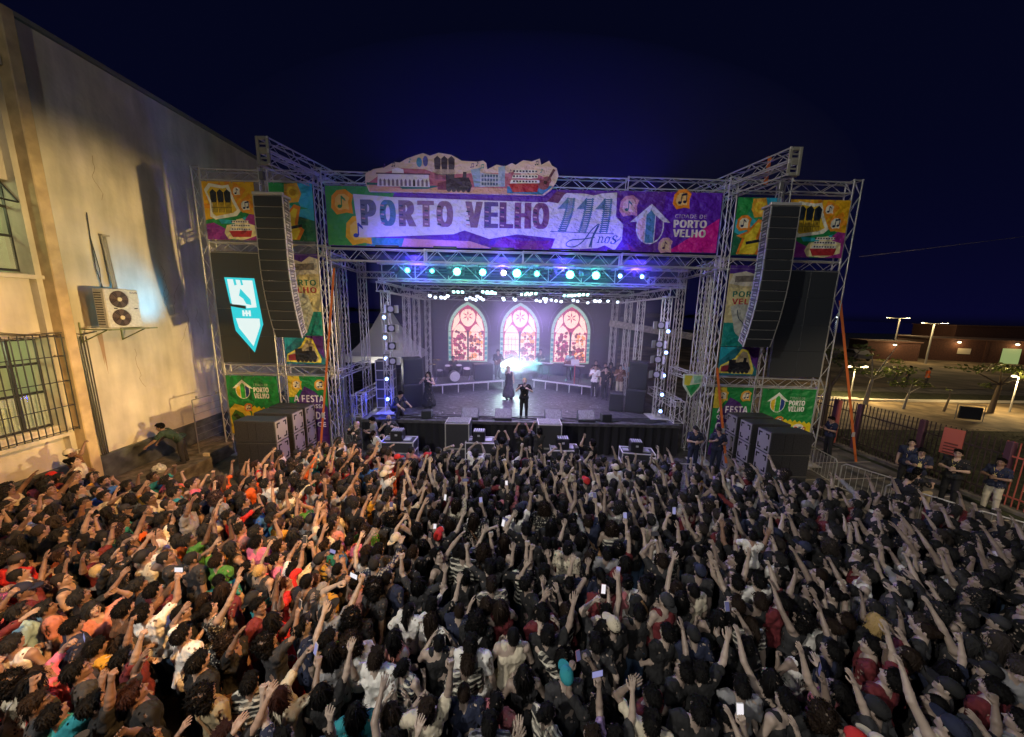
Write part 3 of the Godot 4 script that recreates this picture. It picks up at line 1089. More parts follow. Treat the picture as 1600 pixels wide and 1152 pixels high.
func build_left_building() -> void:
	var wall_mat := grained(mat("cream plaster", Color(0.66, 0.6, 0.47), 0.75), noise(0.006, 0.86, 1.0, 21, false, 1024), 0.11, noise(0.09, 0, 1, 22, true, 512, 2.0), 0.25)
	wall_mat.detail_enabled = true
	wall_mat.detail_albedo = noise(0.02, 0.86, 1.04, 27, false, 512)
	wall_mat.detail_blend_mode = BaseMaterial3D.BLEND_MODE_MUL
	wall_mat.detail_uv_layer = BaseMaterial3D.DETAIL_UV_2
	wall_mat.uv2_triplanar = true
	wall_mat.uv2_scale = Vector3(0.16, 0.03, 0.16)
	var trim_mat := grained(mat("green trim paint", Color(0.36, 0.4, 0.2), 0.6), noise(0.01, 0.75, 1.0, 23), 0.3)
	var dado_mat := grained(mat("grey dado paint", Color(0.13, 0.14, 0.135), 0.55), noise(0.012, 0.5, 1.0, 24), 0.3)
	var yellow_mat := grained(mat("ochre pilaster paint", Color(0.6, 0.45, 0.24), 0.65), noise(0.01, 0.75, 1.0, 25), 0.3)
	var frame_mat := mat("dark window frame", Color(0.03, 0.03, 0.032), 0.45, 0.3)
	var b := thing("building", "tall cream plastered building with grey dado and barred window", "building", Vector3(-12.7, 0, -10))
	var mb := MB.new()
	# wall in pieces round the two windows of the recessed bay; local x 0 is the wall face, local z 0 is at -10
	var z0 := 0.75     # pilaster edge, world -9.25
	var zn := 2.75     # far edge of both windows
	mb.box(Vector3(-0.3, 6.5, -6.3 + 0.35), Vector3(0.6, 13.0, 13.4))             # main wall, beyond the pilaster
	mb.box(Vector3(-0.45, 1.25, 5.0), Vector3(0.5, 2.5, 8.5))                      # recessed bay below, between and above the windows
	mb.box(Vector3(-0.45, 5.85, 5.0), Vector3(0.5, 1.7, 8.5))
	mb.box(Vector3(-0.45, 11.0, 5.0), Vector3(0.5, 4.0, 8.5))
	mb.box(Vector3(-0.45, 5.9, 6.45), Vector3(0.496, 6.9, 5.6))
	put("wall", mb.mesh(), wall_mat, b)
	mb = MB.new()
	mb.bevel(Vector3(0.1, 6.5, 0.5), Vector3(0.42, 13.0, 0.26), 0.02)
	put("pilaster", mb.mesh(), yellow_mat, b)
	mb = MB.new()
	mb.box(Vector3(0.02, 6.5, 0.3), Vector3(0.2, 12.9, 0.13))
	put("pilaster_edge", mb.mesh(), trim_mat, b)
	mb = MB.new()
	mb.box(Vector3(-0.1, 13.05, -1.0), Vector3(0.42, 0.12, 23.4))
	mb.box(Vector3(-0.2, 13.15, -1.0), Vector3(0.3, 0.1, 23.4))
	put("parapet_ledge", mb.mesh(), mat("parapet", Color(0.16, 0.16, 0.13), 0.8), b)
	mb = MB.new()
	mb.box(Vector3(0.03, 0.62, -5.5), Vector3(0.07, 1.24, 12.0))
	mb.box(Vector3(0.05, 1.28, -5.5), Vector3(0.14, 0.09, 12.0))
	put("dado", mb.mesh(), dado_mat, b)
	mb = MB.new()
	mb.box(Vector3(-0.17, 0.62, 5.0), Vector3(0.07, 1.24, 8.7))
	mb.box(Vector3(-0.15, 1.28, 5.0), Vector3(0.12, 0.09, 8.7))
	put("dado", mb.mesh(), dado_mat, b)
	mb = MB.new()
	mb.box(Vector3(-0.08, 6.62, 2.6), Vector3(0.3, 0.1, 4.0))
	put("sill", mb.mesh(), wall_mat, b)
	mb = MB.new()
	mb.box(Vector3(-0.1, 2.25, 2.3), Vector3(0.26, 0.1, 3.2))
	put("sill", mb.mesh(), wall_mat, b)
	mb = MB.new()
	mb.box(Vector3(-0.03, 11.75, 4.6), Vector3(0.34, 0.22, 7.9))
	put("string_course", mb.mesh(), wall_mat, b)
	# two windows: upper with open top panes, lower behind an iron grille
	for q in [[6.75, 9.0, 0.72, 3.65], [2.5, 5.0, 0.72, 3.65]]:
		var w := part("window", b, Vector3(-0.42, q[0], 0))
		var hgt: float = q[1] - q[0]
		mb = MB.new()
		var cols := 5
		for k in cols + 1:
			mb.box(Vector3(0, hgt / 2, q[2] + (q[3] - q[2]) * k / cols), Vector3(0.07, hgt, 0.055 if k % 2 else 0.09))
		for y in [0.03, hgt * 0.4, hgt * 0.72, hgt - 0.03]:
			mb.box(Vector3(0, y, (q[2] + q[3]) / 2), Vector3(0.064, 0.06, q[3] - q[2]))
		put("frame", mb.mesh(), frame_mat, w)
		var glass := mat("window pane", Color(0.8, 0.85, 0.8), 0.05)
		glass.transparency = BaseMaterial3D.TRANSPARENCY_ALPHA
		glass.albedo_color.a = 0.12
		for k in cols:
			mb = MB.new()
			mb.box(Vector3(0, hgt * 0.2, q[2] + (q[3] - q[2]) * (k + 0.5) / cols), Vector3(0.008, hgt * 0.36, 0.5))
			put("pane", mb.mesh(), glass, w)
	var up := part("open_pane", b, Vector3(-0.38, 8.95, 2.2))
	for k in 2:
		mb = MB.new()
		var t := Basis(Vector3(0, 0, 1), deg_to_rad(38))
		for s in [[0, -0.01, 0, 0.03, 0.03, 1.15], [0, -0.6, 0, 0.03, 0.03, 1.15], [0, -0.3, 0.57, 0.03, 0.6, 0.03], [0, -0.3, -0.57, 0.03, 0.6, 0.03]]:
			mb.box(t * Vector3(s[0], s[1], s[2]) + Vector3(0, 0, k * 1.25 - 0.85), Vector3(s[3], s[4], s[5]), t)
		put("sash", mb.mesh(), frame_mat, up)
	# the lit room behind the windows
	mb = MB.new()
	for y in [[2.2, 5.3], [6.4, 9.4]]:
		var ym: float = (y[0] + y[1]) / 2
		var hh: float = y[1] - y[0]
		mb.box(Vector3(-3.4, ym, 2.3), Vector3(0.1, hh, 4.6))
		mb.box(Vector3(-2.0, y[1], 2.3), Vector3(2.8, 0.1, 4.6))
		mb.box(Vector3(-2.0, y[0], 2.3), Vector3(2.8, 0.1, 4.6))
		mb.box(Vector3(-2.0, ym, 0.05), Vector3(2.75, hh - 0.1, 0.1))
		mb.box(Vector3(-2.0, ym, 4.55), Vector3(2.75, hh - 0.1, 0.1))
	put("room", mb.mesh(), mat("green room paint", Color(0.5, 0.5, 0.4), 0.7), b)
	mb = MB.new()
	mb.box(Vector3(-2.2, 2.75, 2.2), Vector3(0.8, 0.95, 1.5))
	mb.box(Vector3(-1.5, 2.65, 1.2), Vector3(0.5, 0.75, 0.55))
	mb.box(Vector3(-1.8, 3.3, 2.6), Vector3(0.9, 0.06, 1.6))
	put("office_desk", mb.mesh(), mat("desk", Color(0.3, 0.36, 0.2), 0.6), b)
	for y in [4.9, 9.0]:
		mb = MB.new()
		mb.tube(Vector3(-1.7, y, 1.6), Vector3(-1.7, y, 2.9), 0.03, 8, -1, true)
		put("ceiling_lamp", mb.mesh(), glow_mat("tube light", Color(0.95, 1.0, 0.75), 3.0), b)
		omni("room_light", Vector3(-14.4, y - 0.25, -7.7), Color(0.95, 1.0, 0.72), 1.5, 0.25)
	# grille of the lower window
	mb = MB.new()
	for y in [2.42, 3.1, 3.8, 4.5, 5.05]:
		mb.tube(Vector3(0.2, y, 0.62), Vector3(0.2, y, 3.9), 0.014, 5)
		mb.tube(Vector3(0.2, y, 0.62), Vector3(-0.15, y, 0.62), 0.014, 5)
	var grille := part("window_grille", b)
	put("rail", mb.mesh(), frame_mat, grille)
	mb = MB.new()
	mb.tube(Vector3(0, 0, 0), Vector3(0, 2.75, 0), 0.014, 5)
	var bar := mb.mesh()
	for k in 24:
		put("bar", bar, frame_mat, grille, Transform3D(Basis.IDENTITY, Vector3(0.2, 2.36, 0.64 + k * 0.14)))
	# cables and pipes on the wall
	var dark := mat("dark cable", Color(0.05, 0.045, 0.035), 0.7)
	mb = MB.new()
	for k in 4:
		mb.tube(Vector3(0.05 + 0.03 * k, 5.0, 0.2 - 0.05 * k), Vector3(0.05, 1.3, 0.12 - 0.05 * k), 0.018, 5)
	mb.path([Vector3(-0.16, 5.45, 4.5), Vector3(-0.12, 5.3, 2.6), Vector3(-0.1, 5.1, 1.2), Vector3(0.26, 5.15, 0.55), Vector3(0.1, 5.05, 0.1), Vector3(0.06, 5.12, -0.3)], 0.016)
	mb.path([Vector3(-0.16, 5.2, 4.5), Vector3(-0.12, 5.15, 2.4), Vector3(-0.1, 5.2, 1.6), Vector3(0.28, 5.0, 0.6)], 0.013)
	mb.path([Vector3(0.03, 8.6, -0.62), Vector3(0.03, 7.9, -0.6), Vector3(0.06, 7.0, -0.66), Vector3(0.06, 6.45, -0.63)], 0.012)
	mb.path([Vector3(0.03, 7.9, -0.6), Vector3(0.05, 7.0, -0.58), Vector3(0.06, 6.45, -0.66)], 0.012)
	put("cable", mb.mesh(), dark, b)
	mb = MB.new()   # cracks in the plaster
	var cg := RandomNumberGenerator.new()
	cg.seed = 66
	for k in 7:
		var p := Vector3(0.004, cg.randf_range(2.0, 11.5), cg.randf_range(-5.0, -0.2))
		for m in 9:
			var q := p + Vector3(0, cg.randf_range(-0.22, -0.04), cg.randf_range(-0.12, 0.12))
			mb.quad(p, p + Vector3(0, 0, 0.012), q + Vector3(0, 0, 0.008), q, Vector3.RIGHT)
			p = q
	put("crack", mb.mesh(), mat("plaster crack", Color(0.2, 0.16, 0.11), 0.9), b)
	mb = MB.new()   # soot and damp along the foot of the wall
	for k in 16:
		var z := 0.1 - k * 0.42
		var h := cg.randf_range(0.12, 0.5)
		mb.flat(V2([-0.24, 0, 0.24, 0, 0.2, h * 0.5, 0.08, h, -0.06, h * 0.7, -0.2, h * 0.4]), 0.0004 * k, Color.WHITE, Vector3(-z, 1.33, 0))
	put("damp_stain", mb.mesh(), mat("damp soot", Color(0.5, 0.44, 0.33), 0.9), b, Transform3D(Basis(Vector3.UP, PI / 2), Vector3(0.004, 0, 0)))
	mb = MB.new()
	for k in 3:
		mb.tube(Vector3(0.06, 8.0, -0.86 - 0.055 * k), Vector3(0.12, 6.4, -0.9 - 0.05 * k), 0.026 - 0.004 * k, 7)
	mb.box(Vector3(0.08, 8.02, -0.92), Vector3(0.12, 0.05, 0.2))
	put("refrigerant_pipe", mb.mesh(), mat("pipe wrap", Color(0.3, 0.27, 0.2), 0.7), b)
	# water stains under the bracket and soot low on the wall: flat marks a few millimetres proud
	mb = MB.new()
	mb.flat(V2([-0.09, 0, 0.06, 0.0, 0.05, -0.5, 0.03, -1.3, 0.0, -0.7, -0.02, -1.0, -0.05, -0.4]), 0, Color.WHITE)
	put("water_stain", mb.mesh(), mat("rust stain", Color(0.3, 0.2, 0.12), 0.8), b, Transform3D(Basis(Vector3.UP, PI / 2), Vector3(0.004, 5.05, -0.42)))
	# air conditioner, hung on the wall by an iron bracket
	var ac := thing("air_conditioner", "white two-fan air conditioner unit bracketed to the cream wall", "air conditioner", Vector3(-12.02, 5.24, -10.45))
	mb = MB.new()
	mb.bevel(Vector3(0, 0.58, 0), Vector3(0.34, 1.15, 0.92), 0.025)
	put("casing", mb.mesh(), grained(mat("ac enamel", Color(0.62, 0.6, 0.52), 0.45), noise(0.02, 0.85, 1.0, 31), 1.0), ac)
	for y in [0.31, 0.85]:
		var f := part("fan", ac, Vector3(0.173, y, 0.1))
		mb = MB.new()
		mb.disc(Vector3.ZERO, Vector3.RIGHT, 0.25, 28)
		put("fan_opening", mb.mesh(), mat("fan dark", Color(0.025, 0.018, 0.013), 0.6), f)
		mb = MB.new()
		for k in 5:
			var t := Basis(Vector3.RIGHT, TAU * k / 5.0)
			mb.quad(t * Vector3(0.004, 0.05, -0.02), t * Vector3(0.012, 0.22, -0.09), t * Vector3(0.004, 0.23, 0.05), t * Vector3(0.004, 0.05, 0.03), Vector3.RIGHT)
		put("fan_blade", mb.mesh(), mat("fan blade", Color(0.09, 0.06, 0.04), 0.5), f)
		mb = MB.new()
		for k in 6:
			var r := 0.07 + k * 0.036
			for q in 20:
				mb.tube(Vector3(0.02, cos(TAU * q / 20.0) * r, sin(TAU * q / 20.0) * r), Vector3(0.02, cos(TAU * (q + 1) / 20.0) * r, sin(TAU * (q + 1) / 20.0) * r), 0.004, 3)
		put("fan_guard", mb.mesh(), mat("rusty wire", Color(0.22, 0.1, 0.04), 0.7), f)
		mb = MB.new()
		mb.tube(Vector3(0.0, 0, 0), Vector3(0.03, 0, 0), 0.06, 12, -1, true)
		put("fan_hub", mb.mesh(), mat("fan hub", Color(0.6, 0.5, 0.3), 0.6), f)
	mb = MB.new()
	write(mb, "ELGIN", Rect2(0, 0, 0.2, 0.055), 0, hx("#1c3a66"))
	put("lettering", mb.mesh(), vertex_mat("print", 0.6), ac, Transform3D(Basis(Vector3.UP, PI / 2), Vector3(0.1745, 1.03, -0.22)))
	mb = MB.new()
	for q in [[0.58, 0.22], [0.58, -0.33]]:
		mb.box(Vector3(0.172, q[0], q[1]), Vector3(0.008, 0.03, 0.09))
	put("handle_slot", mb.mesh(), mat("slot", Color(0.02, 0.02, 0.02)), ac)
	mb = MB.new()
	for k in 14:
		mb.box(Vector3(-0.02, 0.12 + k * 0.07, 0.464), Vector3(0.2, 0.03, 0.012))
	put("side_louvre", mb.mesh(), mat("louvre", Color(0.06, 0.06, 0.05), 0.5), ac)
	mb = MB.new()
	for z in [0.5, -0.55]:
		mb.tube(Vector3(-0.66, -0.04, z), Vector3(0.24, -0.04, z), 0.022, 6)
		mb.tube(Vector3(-0.66, -0.42, z), Vector3(0.1, -0.06, z), 0.018, 6)
		mb.tube(Vector3(-0.66, 0.16, z), Vector3(-0.66, -0.44, z), 0.022, 6)
	mb.tube(Vector3(0.2, -0.04, 0.55), Vector3(0.2, -0.04, -0.85), 0.022, 6)
	put("bracket", mb.mesh(), mat("green iron", Color(0.17, 0.2, 0.09), 0.6), ac)
	# the raised loading step along the wall, with its ramp end and iron rail
	var pl := thing("loading_step", "low concrete loading step against the wall beside left subwoofers", "step", Vector3(-11.8, 0, -10.3))
	mb = MB.new()
	mb.bevel(Vector3(0, 0.25, 1.4), Vector3(1.7, 0.5, 5.6), 0.025)
	mb.bevel(Vector3(-0.1, 0.26, -2.4), Vector3(1.4, 0.5, 1.9), 0.025)
	put("slab", mb.mesh(), grained(mat("worn concrete", Color(0.24, 0.21, 0.17), 0.8), noise(0.012, 0.5, 1.0, 33), 0.4, noise(0.05, 0, 1, 34, true), 0.5), pl)
	mb = MB.new()
	mb.bevel(Vector3(0.62, 0.3, -1.42), Vector3(0.2, 0.62, 0.08), 0.01)
	put("end_post", mb.mesh(), mat("pale plaster", Color(0.6, 0.52, 0.36), 0.8), pl)
	var rl := thing("handrail", "thin grey iron handrail with wires, standing on loading step", "railing", Vector3(-11.6, 0.5, -12.5))
	mb = MB.new()
	for z in [0.6, -0.62]:
		mb.tube(Vector3(0, 0, z), Vector3(0, 2.05, z), 0.02, 6)
		mb.ball(Vector3(0, 2.1, z * 0.7), Vector3(0.035, 0.06, 0.035), 5, 7)
	mb.tube(Vector3(0, 2.05, 0.6), Vector3(0, 2.05, -0.62), 0.018, 6)
	put("frame", mb.mesh(), mat("grey iron", Color(0.2, 0.2, 0.2), 0.5, 0.4), rl)
	for k in 7:
		mb = MB.new()
		mb.tube(Vector3(0, 0.2 + k * 0.26, 0.6), Vector3(0, 0.2 + k * 0.26, -0.62), 0.008, 4)
		put("wire", mb.mesh(), mat("grey iron", Color(0.2, 0.2, 0.2), 0.5, 0.4), rl)

func leaf_crown(c: Vector3, r: Vector3, n: int, size: float, sd: int) -> ArrayMesh:
	var g := RandomNumberGenerator.new()
	g.seed = sd
	var mb := MB.new()
	for k in int(n * 0.6):
		var d := Vector3(g.randfn(), g.randfn(), g.randfn()).normalized()
		var p := c + d * r * pow(g.randf(), 0.4)
		var t := Basis(Vector3(g.randfn(), g.randfn(), g.randfn()).normalized(), g.randf() * TAU)
		var s := size * g.randf_range(0.6, 1.3)
		mb.quad(p - t.x * s, p - t.y * s * 0.45, p + t.x * s, p + t.y * s * 0.45, t.z)
	return mb.mesh()

func small_tree(called: String, label: String, at: Vector3, h: float, clumps: Array, trunk: Material, leaf: Material, sd: int) -> Node3D:
	var o := thing(called, label, "tree", at, 0.0, "trees in the park")
	var mb := MB.new()
	mb.tube(Vector3.ZERO, Vector3(0.1, h * 0.45, 0.05), 0.13 * h / 4.0, 7, 0.08 * h / 4.0)
	for c in clumps:
		mb.tube(Vector3(0.1, h * 0.42, 0.05), Vector3(c[0], c[1], c[2]), 0.06 * h / 4.0, 5, 0.018)
	put("trunk", mb.mesh(), trunk, o)
	mb = MB.new()
	var k := 0
	for c in clumps:
		mb.add_mesh(leaf_crown(Vector3(c[0], c[1], c[2]), Vector3(c[3], c[4], c[3]), c[5], 0.13, sd + k), Transform3D.IDENTITY)
		k += 1
	put("crown", mb.mesh(), leaf, o)
	return o

func park_lamp(label: String, at: Vector3, h: float, arms: Array, energy: float, g := "street lamps in the park") -> void:
	var o := thing("street_lamp", label, "street lamp", at, 0.0, g)
	var mb := MB.new()
	mb.tube(Vector3.ZERO, Vector3(0, h, 0), 0.055 * h / 2.5, 7, 0.035 * h / 2.5)
	for a in arms:
		mb.tube(Vector3(0, h - 0.02, 0), Vector3(a, h + 0.06, 0), 0.03 * h / 2.5, 5)
	put("pole", mb.mesh(), mat("lamp pole", Color(0.4, 0.4, 0.38), 0.5, 0.3), o)
	for a in arms:
		mb = MB.new()
		mb.ball(Vector3(a, h + 0.04, 0), Vector3(0.2, 0.08, 0.12) * (0.95 - h * 0.06), 5, 9)
		put("lamp_head", mb.mesh(), glow_mat("street lamp glow", Color(1.0, 0.93, 0.75), 6.0), o)
		omni("lamp_light", at + Vector3(a, h - 0.18 - h * 0.03, 0.0), Color(1.0, 0.86, 0.6), energy, 0.15)

func build_park() -> void:
	var grass := mat("grass", Color(0.06, 0.075, 0.022), 0.9)
	grained(grass, noise(0.02, 0.35, 1.0, 41), 0.2, noise(0.08, 0, 1, 42, true, 512, 8.0), 0.8)
	grass.uv1_world_triplanar = true
	var mb := MB.new()
	for q in [[Vector3(16.0, 0.02, 4), Vector3(60, 0.02, 4), Vector3(60, 0.02, -18.3), Vector3(15.0, 0.02, -17.6)], [Vector3(20, 0.02, -27.5), Vector3(90, 0.02, -25.0), Vector3(90, 0.02, -23.6), Vector3(27, 0.02, -23.9)]]:
		mb.quad(q[0], q[1], q[2], q[3], Vector3.UP)
	var lawn := setting("lawn", mb.mesh(), grass)
	lawn.set_meta("label", "mown grass strip behind the fence")
	# blades over the near lawn: nobody could count them
	var mm := MultiMesh.new()
	mm.transform_format = MultiMesh.TRANSFORM_3D
	mb = MB.new()
	for k in 5:
		var a := k * 1.25
		mb.tri(Vector3(cos(a) * 0.03 - 0.012, 0, sin(a) * 0.03), Vector3(cos(a) * 0.03 + 0.012, 0, sin(a) * 0.03), Vector3(cos(a) * 0.1, 0.12, sin(a) * 0.1), Vector3.UP, Vector3.UP, Vector3.UP)
	mm.mesh = mb.mesh()
	mm.instance_count = 9000
	var g := RandomNumberGenerator.new()
	g.seed = 9
	for k in 9000:
		var x := 16.2 + pow(g.randf(), 1.4) * 24.0
		mm.set_instance_transform(k, Transform3D(Basis(Vector3.UP, g.randf() * TAU).scaled(Vector3.ONE * g.randf_range(0.25, 0.6)), Vector3(x, 0.02, g.randf_range(-18.0, -5.0))))
	var bl := MultiMeshInstance3D.new()
	bl.name = "grass_blades"
	bl.multimesh = mm
	bl.material_override = grass
	add_child(bl)
	bl.set_meta("kind", "stuff")
	bl.set_meta("label", "short grass growing behind the purple fence")
	bl.set_meta("category", "grass")
	mb = MB.new()   # sandy path
	mb.quad(Vector3(14, 0.026, -17.5), Vector3(75, 0.026, -18.6), Vector3(80, 0.026, -23.4), Vector3(15, 0.026, -24.2), Vector3.UP)
	var sand := grained(mat("sandy path", Color(0.46, 0.34, 0.19), 0.85), noise(0.01, 0.5, 1.0, 43), 0.12)
	sand.uv1_world_triplanar = true
	setting("path", mb.mesh(), sand)
	mb = MB.new()
	mb.box(Vector3(45, 0.08, -24.55), Vector3(44, 0.16, 0.25), Basis(Vector3.UP, 0.03))
	mb.box(Vector3(20.0, 0.08, -24.6), Vector3(11, 0.16, 0.25), Basis(Vector3.UP, -0.05))
	setting("kerb", mb.mesh(), mat("white kerb", Color(0.62, 0.58, 0.48), 0.8))
	mb = MB.new()   # the wide unpaved yard beyond
	mb.quad(Vector3(8, 0.03, -30), Vector3(120, 0.03, -26.2), Vector3(120, 0.03, -62), Vector3(8, 0.03, -62), Vector3.UP)
	var dirt := grained(mat("yard earth", Color(0.36, 0.27, 0.16), 0.9), noise(0.008, 0.35, 1.0, 44), 0.05)
	dirt.uv1_world_triplanar = true
	setting("earth_yard", mb.mesh(), dirt)
	mb = MB.new()
	mb.quad(Vector3(-500, 0.035, -130), Vector3(500, 0.035, -130), Vector3(500, 0.035, -600), Vector3(-500, 0.035, -600), Vector3.UP)
	setting("river", mb.mesh(), mat("dark water", Color(0.01, 0.012, 0.02), 0.12))
	mb = MB.new()   # the far bank, a low rise
	for k in 30:
		var x := -450.0 + k * 30
		mb.box(Vector3(x, 1.6 + sin(k * 1.7) * 0.8, -612), Vector3(31, 5 + sin(k * 1.7) * 1.6, 16))
	setting("far_bank", mb.mesh(), mat("far bank", Color(0.01, 0.012, 0.01), 0.95))
	for q in [[455, 5.5, "leftmost"], [500, 6.0, "second"], [515, 6.4, "third"], [560, 5.2, "rightmost"]]:
		var fl := MB.new()
		fl.ball(Vector3.ZERO, Vector3(0.9, 0.9, 0.9), 5, 8)
		var o := put("shore_light", fl.mesh(), glow_mat("far lamp", Color(0.9, 0.95, 1.0), 5.0), self, Transform3D(Basis.IDENTITY, Vector3(q[0], q[1], -595)))
		tag(o, "%s tiny pale light on the far river bank" % q[2], "light", "far shore lights")
	# lamps
	park_lamp("short twin-globe lamp beside the white-trunked tree", Vector3(25.5, 0, -24.9), 2.35, [-0.5, 0.75], 11)
	park_lamp("single lamp post at right edge between thin trees", Vector3(32.9, 0, -21.7), 2.4, [-0.35], 14)
	park_lamp("left double-arm street lamp far behind the yard", Vector3(65.8, 0, -58.5), 6.0, [-2.2, 1.6], 16)
	park_lamp("double-arm street lamp before the long brick building", Vector3(55.5, 0, -45.2), 5.4, [-1.6, 1.7], 16)
	park_lamp("low lamp beside the parked cars on the yard", Vector3(53.0, 0, -52.0), 2.6, [0.2], 4)
	# trees
	var leaf := mat("leaves", Color(0.07, 0.085, 0.018), 0.7)
	leaf.backlight_enabled = true
	leaf.backlight = Color(0.16, 0.2, 0.04)
	var white_trunk := grained(mat("whitewashed trunk", Color(0.55, 0.5, 0.4), 0.8), noise(0.03, 0.5, 1.0, 45), 2.0)
	var brown_trunk := mat("bark", Color(0.12, 0.09, 0.06), 0.9)
	small_tree("young_tree", "white-trunked tree with flat lit crown beside twin lamp", Vector3(24.7, 0, -23.0), 4.3, [[-1.1, 2.4, 0.2, 0.8, 0.22, 90], [0.6, 2.3, 0.3, 0.9, 0.25, 110], [2.2, 2.5, 0, 1.1, 0.25, 140], [1.2, 3.1, 0, 0.8, 0.2, 60], [-0.4, 3.5, 0.2, 0.3, 0.1, 12], [1.4, 4.2, 0, 0.25, 0.1, 8]], white_trunk, leaf, 1)
	small_tree("young_tree_small", "small round-topped sapling standing on the sandy path", Vector3(26.1, 0, -21.9), 2.6, [[-0.7, 1.75, 0, 0.5, 0.22, 70], [0.25, 1.95, 0, 0.6, 0.25, 80], [0.9, 1.7, 0.1, 0.5, 0.2, 50]], white_trunk, leaf, 11)
	small_tree("bare_sapling", "bare thin sapling staked on sandy path", Vector3(28.3, 0, -21.5), 2.2, [[0.1, 1.5, 0, 0.18, 0.1, 12]], brown_trunk, leaf, 21)
	small_tree("spreading_tree", "dark spreading tree at right edge over the path", Vector3(31.2, 0, -21.4), 4.6, [[-2.0, 2.9, 0, 1.0, 0.22, 120], [-0.6, 3.1, 0.4, 1.0, 0.3, 130], [1.0, 2.9, 0, 1.0, 0.22, 110], [2.3, 2.5, 0, 0.9, 0.25, 110], [-1.0, 1.9, 0.2, 0.4, 0.15, 30]], brown_trunk, leaf, 31)
	small_tree("thin_tree", "thin leafy tree close behind right tower", Vector3(17.4, 0, -18.3), 5.2, [[-0.3, 4.1, 0, 0.8, 0.3, 90], [0.8, 3.6, 0, 0.7, 0.3, 80], [1.5, 4.4, 0, 0.5, 0.2, 50]], brown_trunk, leaf, 41)
	# low block sign on the path
	var sg := thing("sign_box", "dark sign box in thin frame standing on the path", "sign", Vector3(27.4, 0, -19.6), -0.4)
	mb = MB.new()
	mb.bevel(Vector3(0, 0.5, 0), Vector3(0.95, 0.75, 0.12), 0.02)
	put("panel", mb.mesh(), mat("dark sign", Color(0.02, 0.02, 0.022)), sg)
	mb = MB.new()
	for s in [-0.58, 0.58]:
		mb.tube(Vector3(s, 0, 0), Vector3(s, 1.0, 0), 0.02, 5)
	mb.tube(Vector3(-0.58, 1.0, 0), Vector3(0.58, 1.0, 0), 0.02, 5)
	put("frame", mb.mesh(), mat("grey iron", Color(0.2, 0.2, 0.2), 0.5, 0.4), sg)
	# brick sheds beyond the yard
	var brick := grained(mat("brick red", Color(0.1, 0.04, 0.03), 0.85), noise(0.03, 0.6, 1.0, 46), 0.3)
	brick_shed("long low brick building with lit doorway, behind double-arm lamp", Vector3(71.5, 0, -45.5), 0.42, 22.0, 3.1, 8.0, true, brick)
	brick_shed("tall blank brick hall standing behind the low brick building", Vector3(86.0, 0, -54.0), 0.3, 24.0, 4.9, 9.0, false, brick)
	brick_shed("small brick shed left of the lit doorway", Vector3(54.4, 0, -48.5), 0.3, 6.0, 2.6, 4.0, true, brick)
	# rows of parked cars, small and dim
	var pale := [["pale", Color(0.2, 0.2, 0.2)], ["dark", Color(0.03, 0.03, 0.035)], ["red", Color(0.1, 0.015, 0.015)], ["grey", Color(0.09, 0.09, 0.1)]]
	for k in 5:
		car("%s car parked %s the far yard" % [pale[k % 4][0], ["at the left end of", "second from the left on", "third from left on", "left of the low lamp on", "beside the low lamp on", "right of the low lamp on", "before the small shed on", "near the lit doorway on"][k]], Vector3(38.5 + k * 2.7, 0.03, -54.0 + k * 1.35), 1.2 + 0.1 * (k % 3), mat("car paint " + str(k % 4), pale[k % 4][1], 0.3))
	# motorbike group far right
	for q in [[34.5, -30.0, "black"], [36.0, -30.4, "black"], [36.8, -29.6, "orange"]]:
		person("person in %s standing by the parked motorbike on earth yard%s" % [q[2], ", farthest left" if q[0] < 35 else ""], Vector3(q[0], 0.03, q[1]), 0.6, {"pose": "down", "top": q[2], "legs": "charcoal"}, "people standing on the yard")

func brick_shed(label: String, at: Vector3, turn: float, w: float, h: float, d: float, doors: bool, brick: Material) -> void:
	var o := thing("brick_building", label, "building", at, -turn)
	var mb := MB.new()
	mb.box(Vector3(0, h / 2, -d / 2), Vector3(w, h, d))
	put("wall", mb.mesh(), brick, o)
	mb = MB.new()
	mb.box(Vector3(0, h + 0.06, -d / 2), Vector3(w + 0.3, 0.16, d + 0.3))
	put("roof", mb.mesh(), mat("shed roof", Color(0.09, 0.045, 0.035), 0.8), o)
	if not doors:
		return
	var n := int(w / 5.2)
	for k in n:
		var x := -w / 2 + (k + 0.5) * w / n
		mb = MB.new()
		mb.box(Vector3(x - w / n * 0.5 + 0.15, h / 2 - 0.05, 0.06), Vector3(0.3, h - 0.1, 0.2))
		put("pier", mb.mesh(), brick, o)
		mb = MB.new()
		mb.ball(Vector3(x, h - 0.35, 0.3), Vector3(0.22, 0.12, 0.16), 5, 8)
		put("wall_lamp", mb.mesh(), glow_mat("street lamp glow", Color(1.0, 0.93, 0.75), 6.0), o)
		if k < 4:
			omni("shed_light", o.transform * Vector3(x, h - 0.6, 0.6), Color(1.0, 0.8, 0.5), 1.6, 0.15)
		if k == 1 and w > 10.0:
			mb = MB.new()
			mb.box(Vector3(x - 0.2, 1.1, 0.02), Vector3(1.7, 2.1, 0.06))
			put("lit_window", mb.mesh(), glow_mat("doorway glow", Color(0.85, 0.95, 0.6), 0.35), o)
		elif w > 10.0:
			mb = MB.new()
			mb.box(Vector3(x + 0.8, 1.5, 0.03), Vector3(1.3, 0.8, 0.06))
			put("notice_board", mb.mesh(), mat("pale board", Color(0.5, 0.48, 0.4)), o)

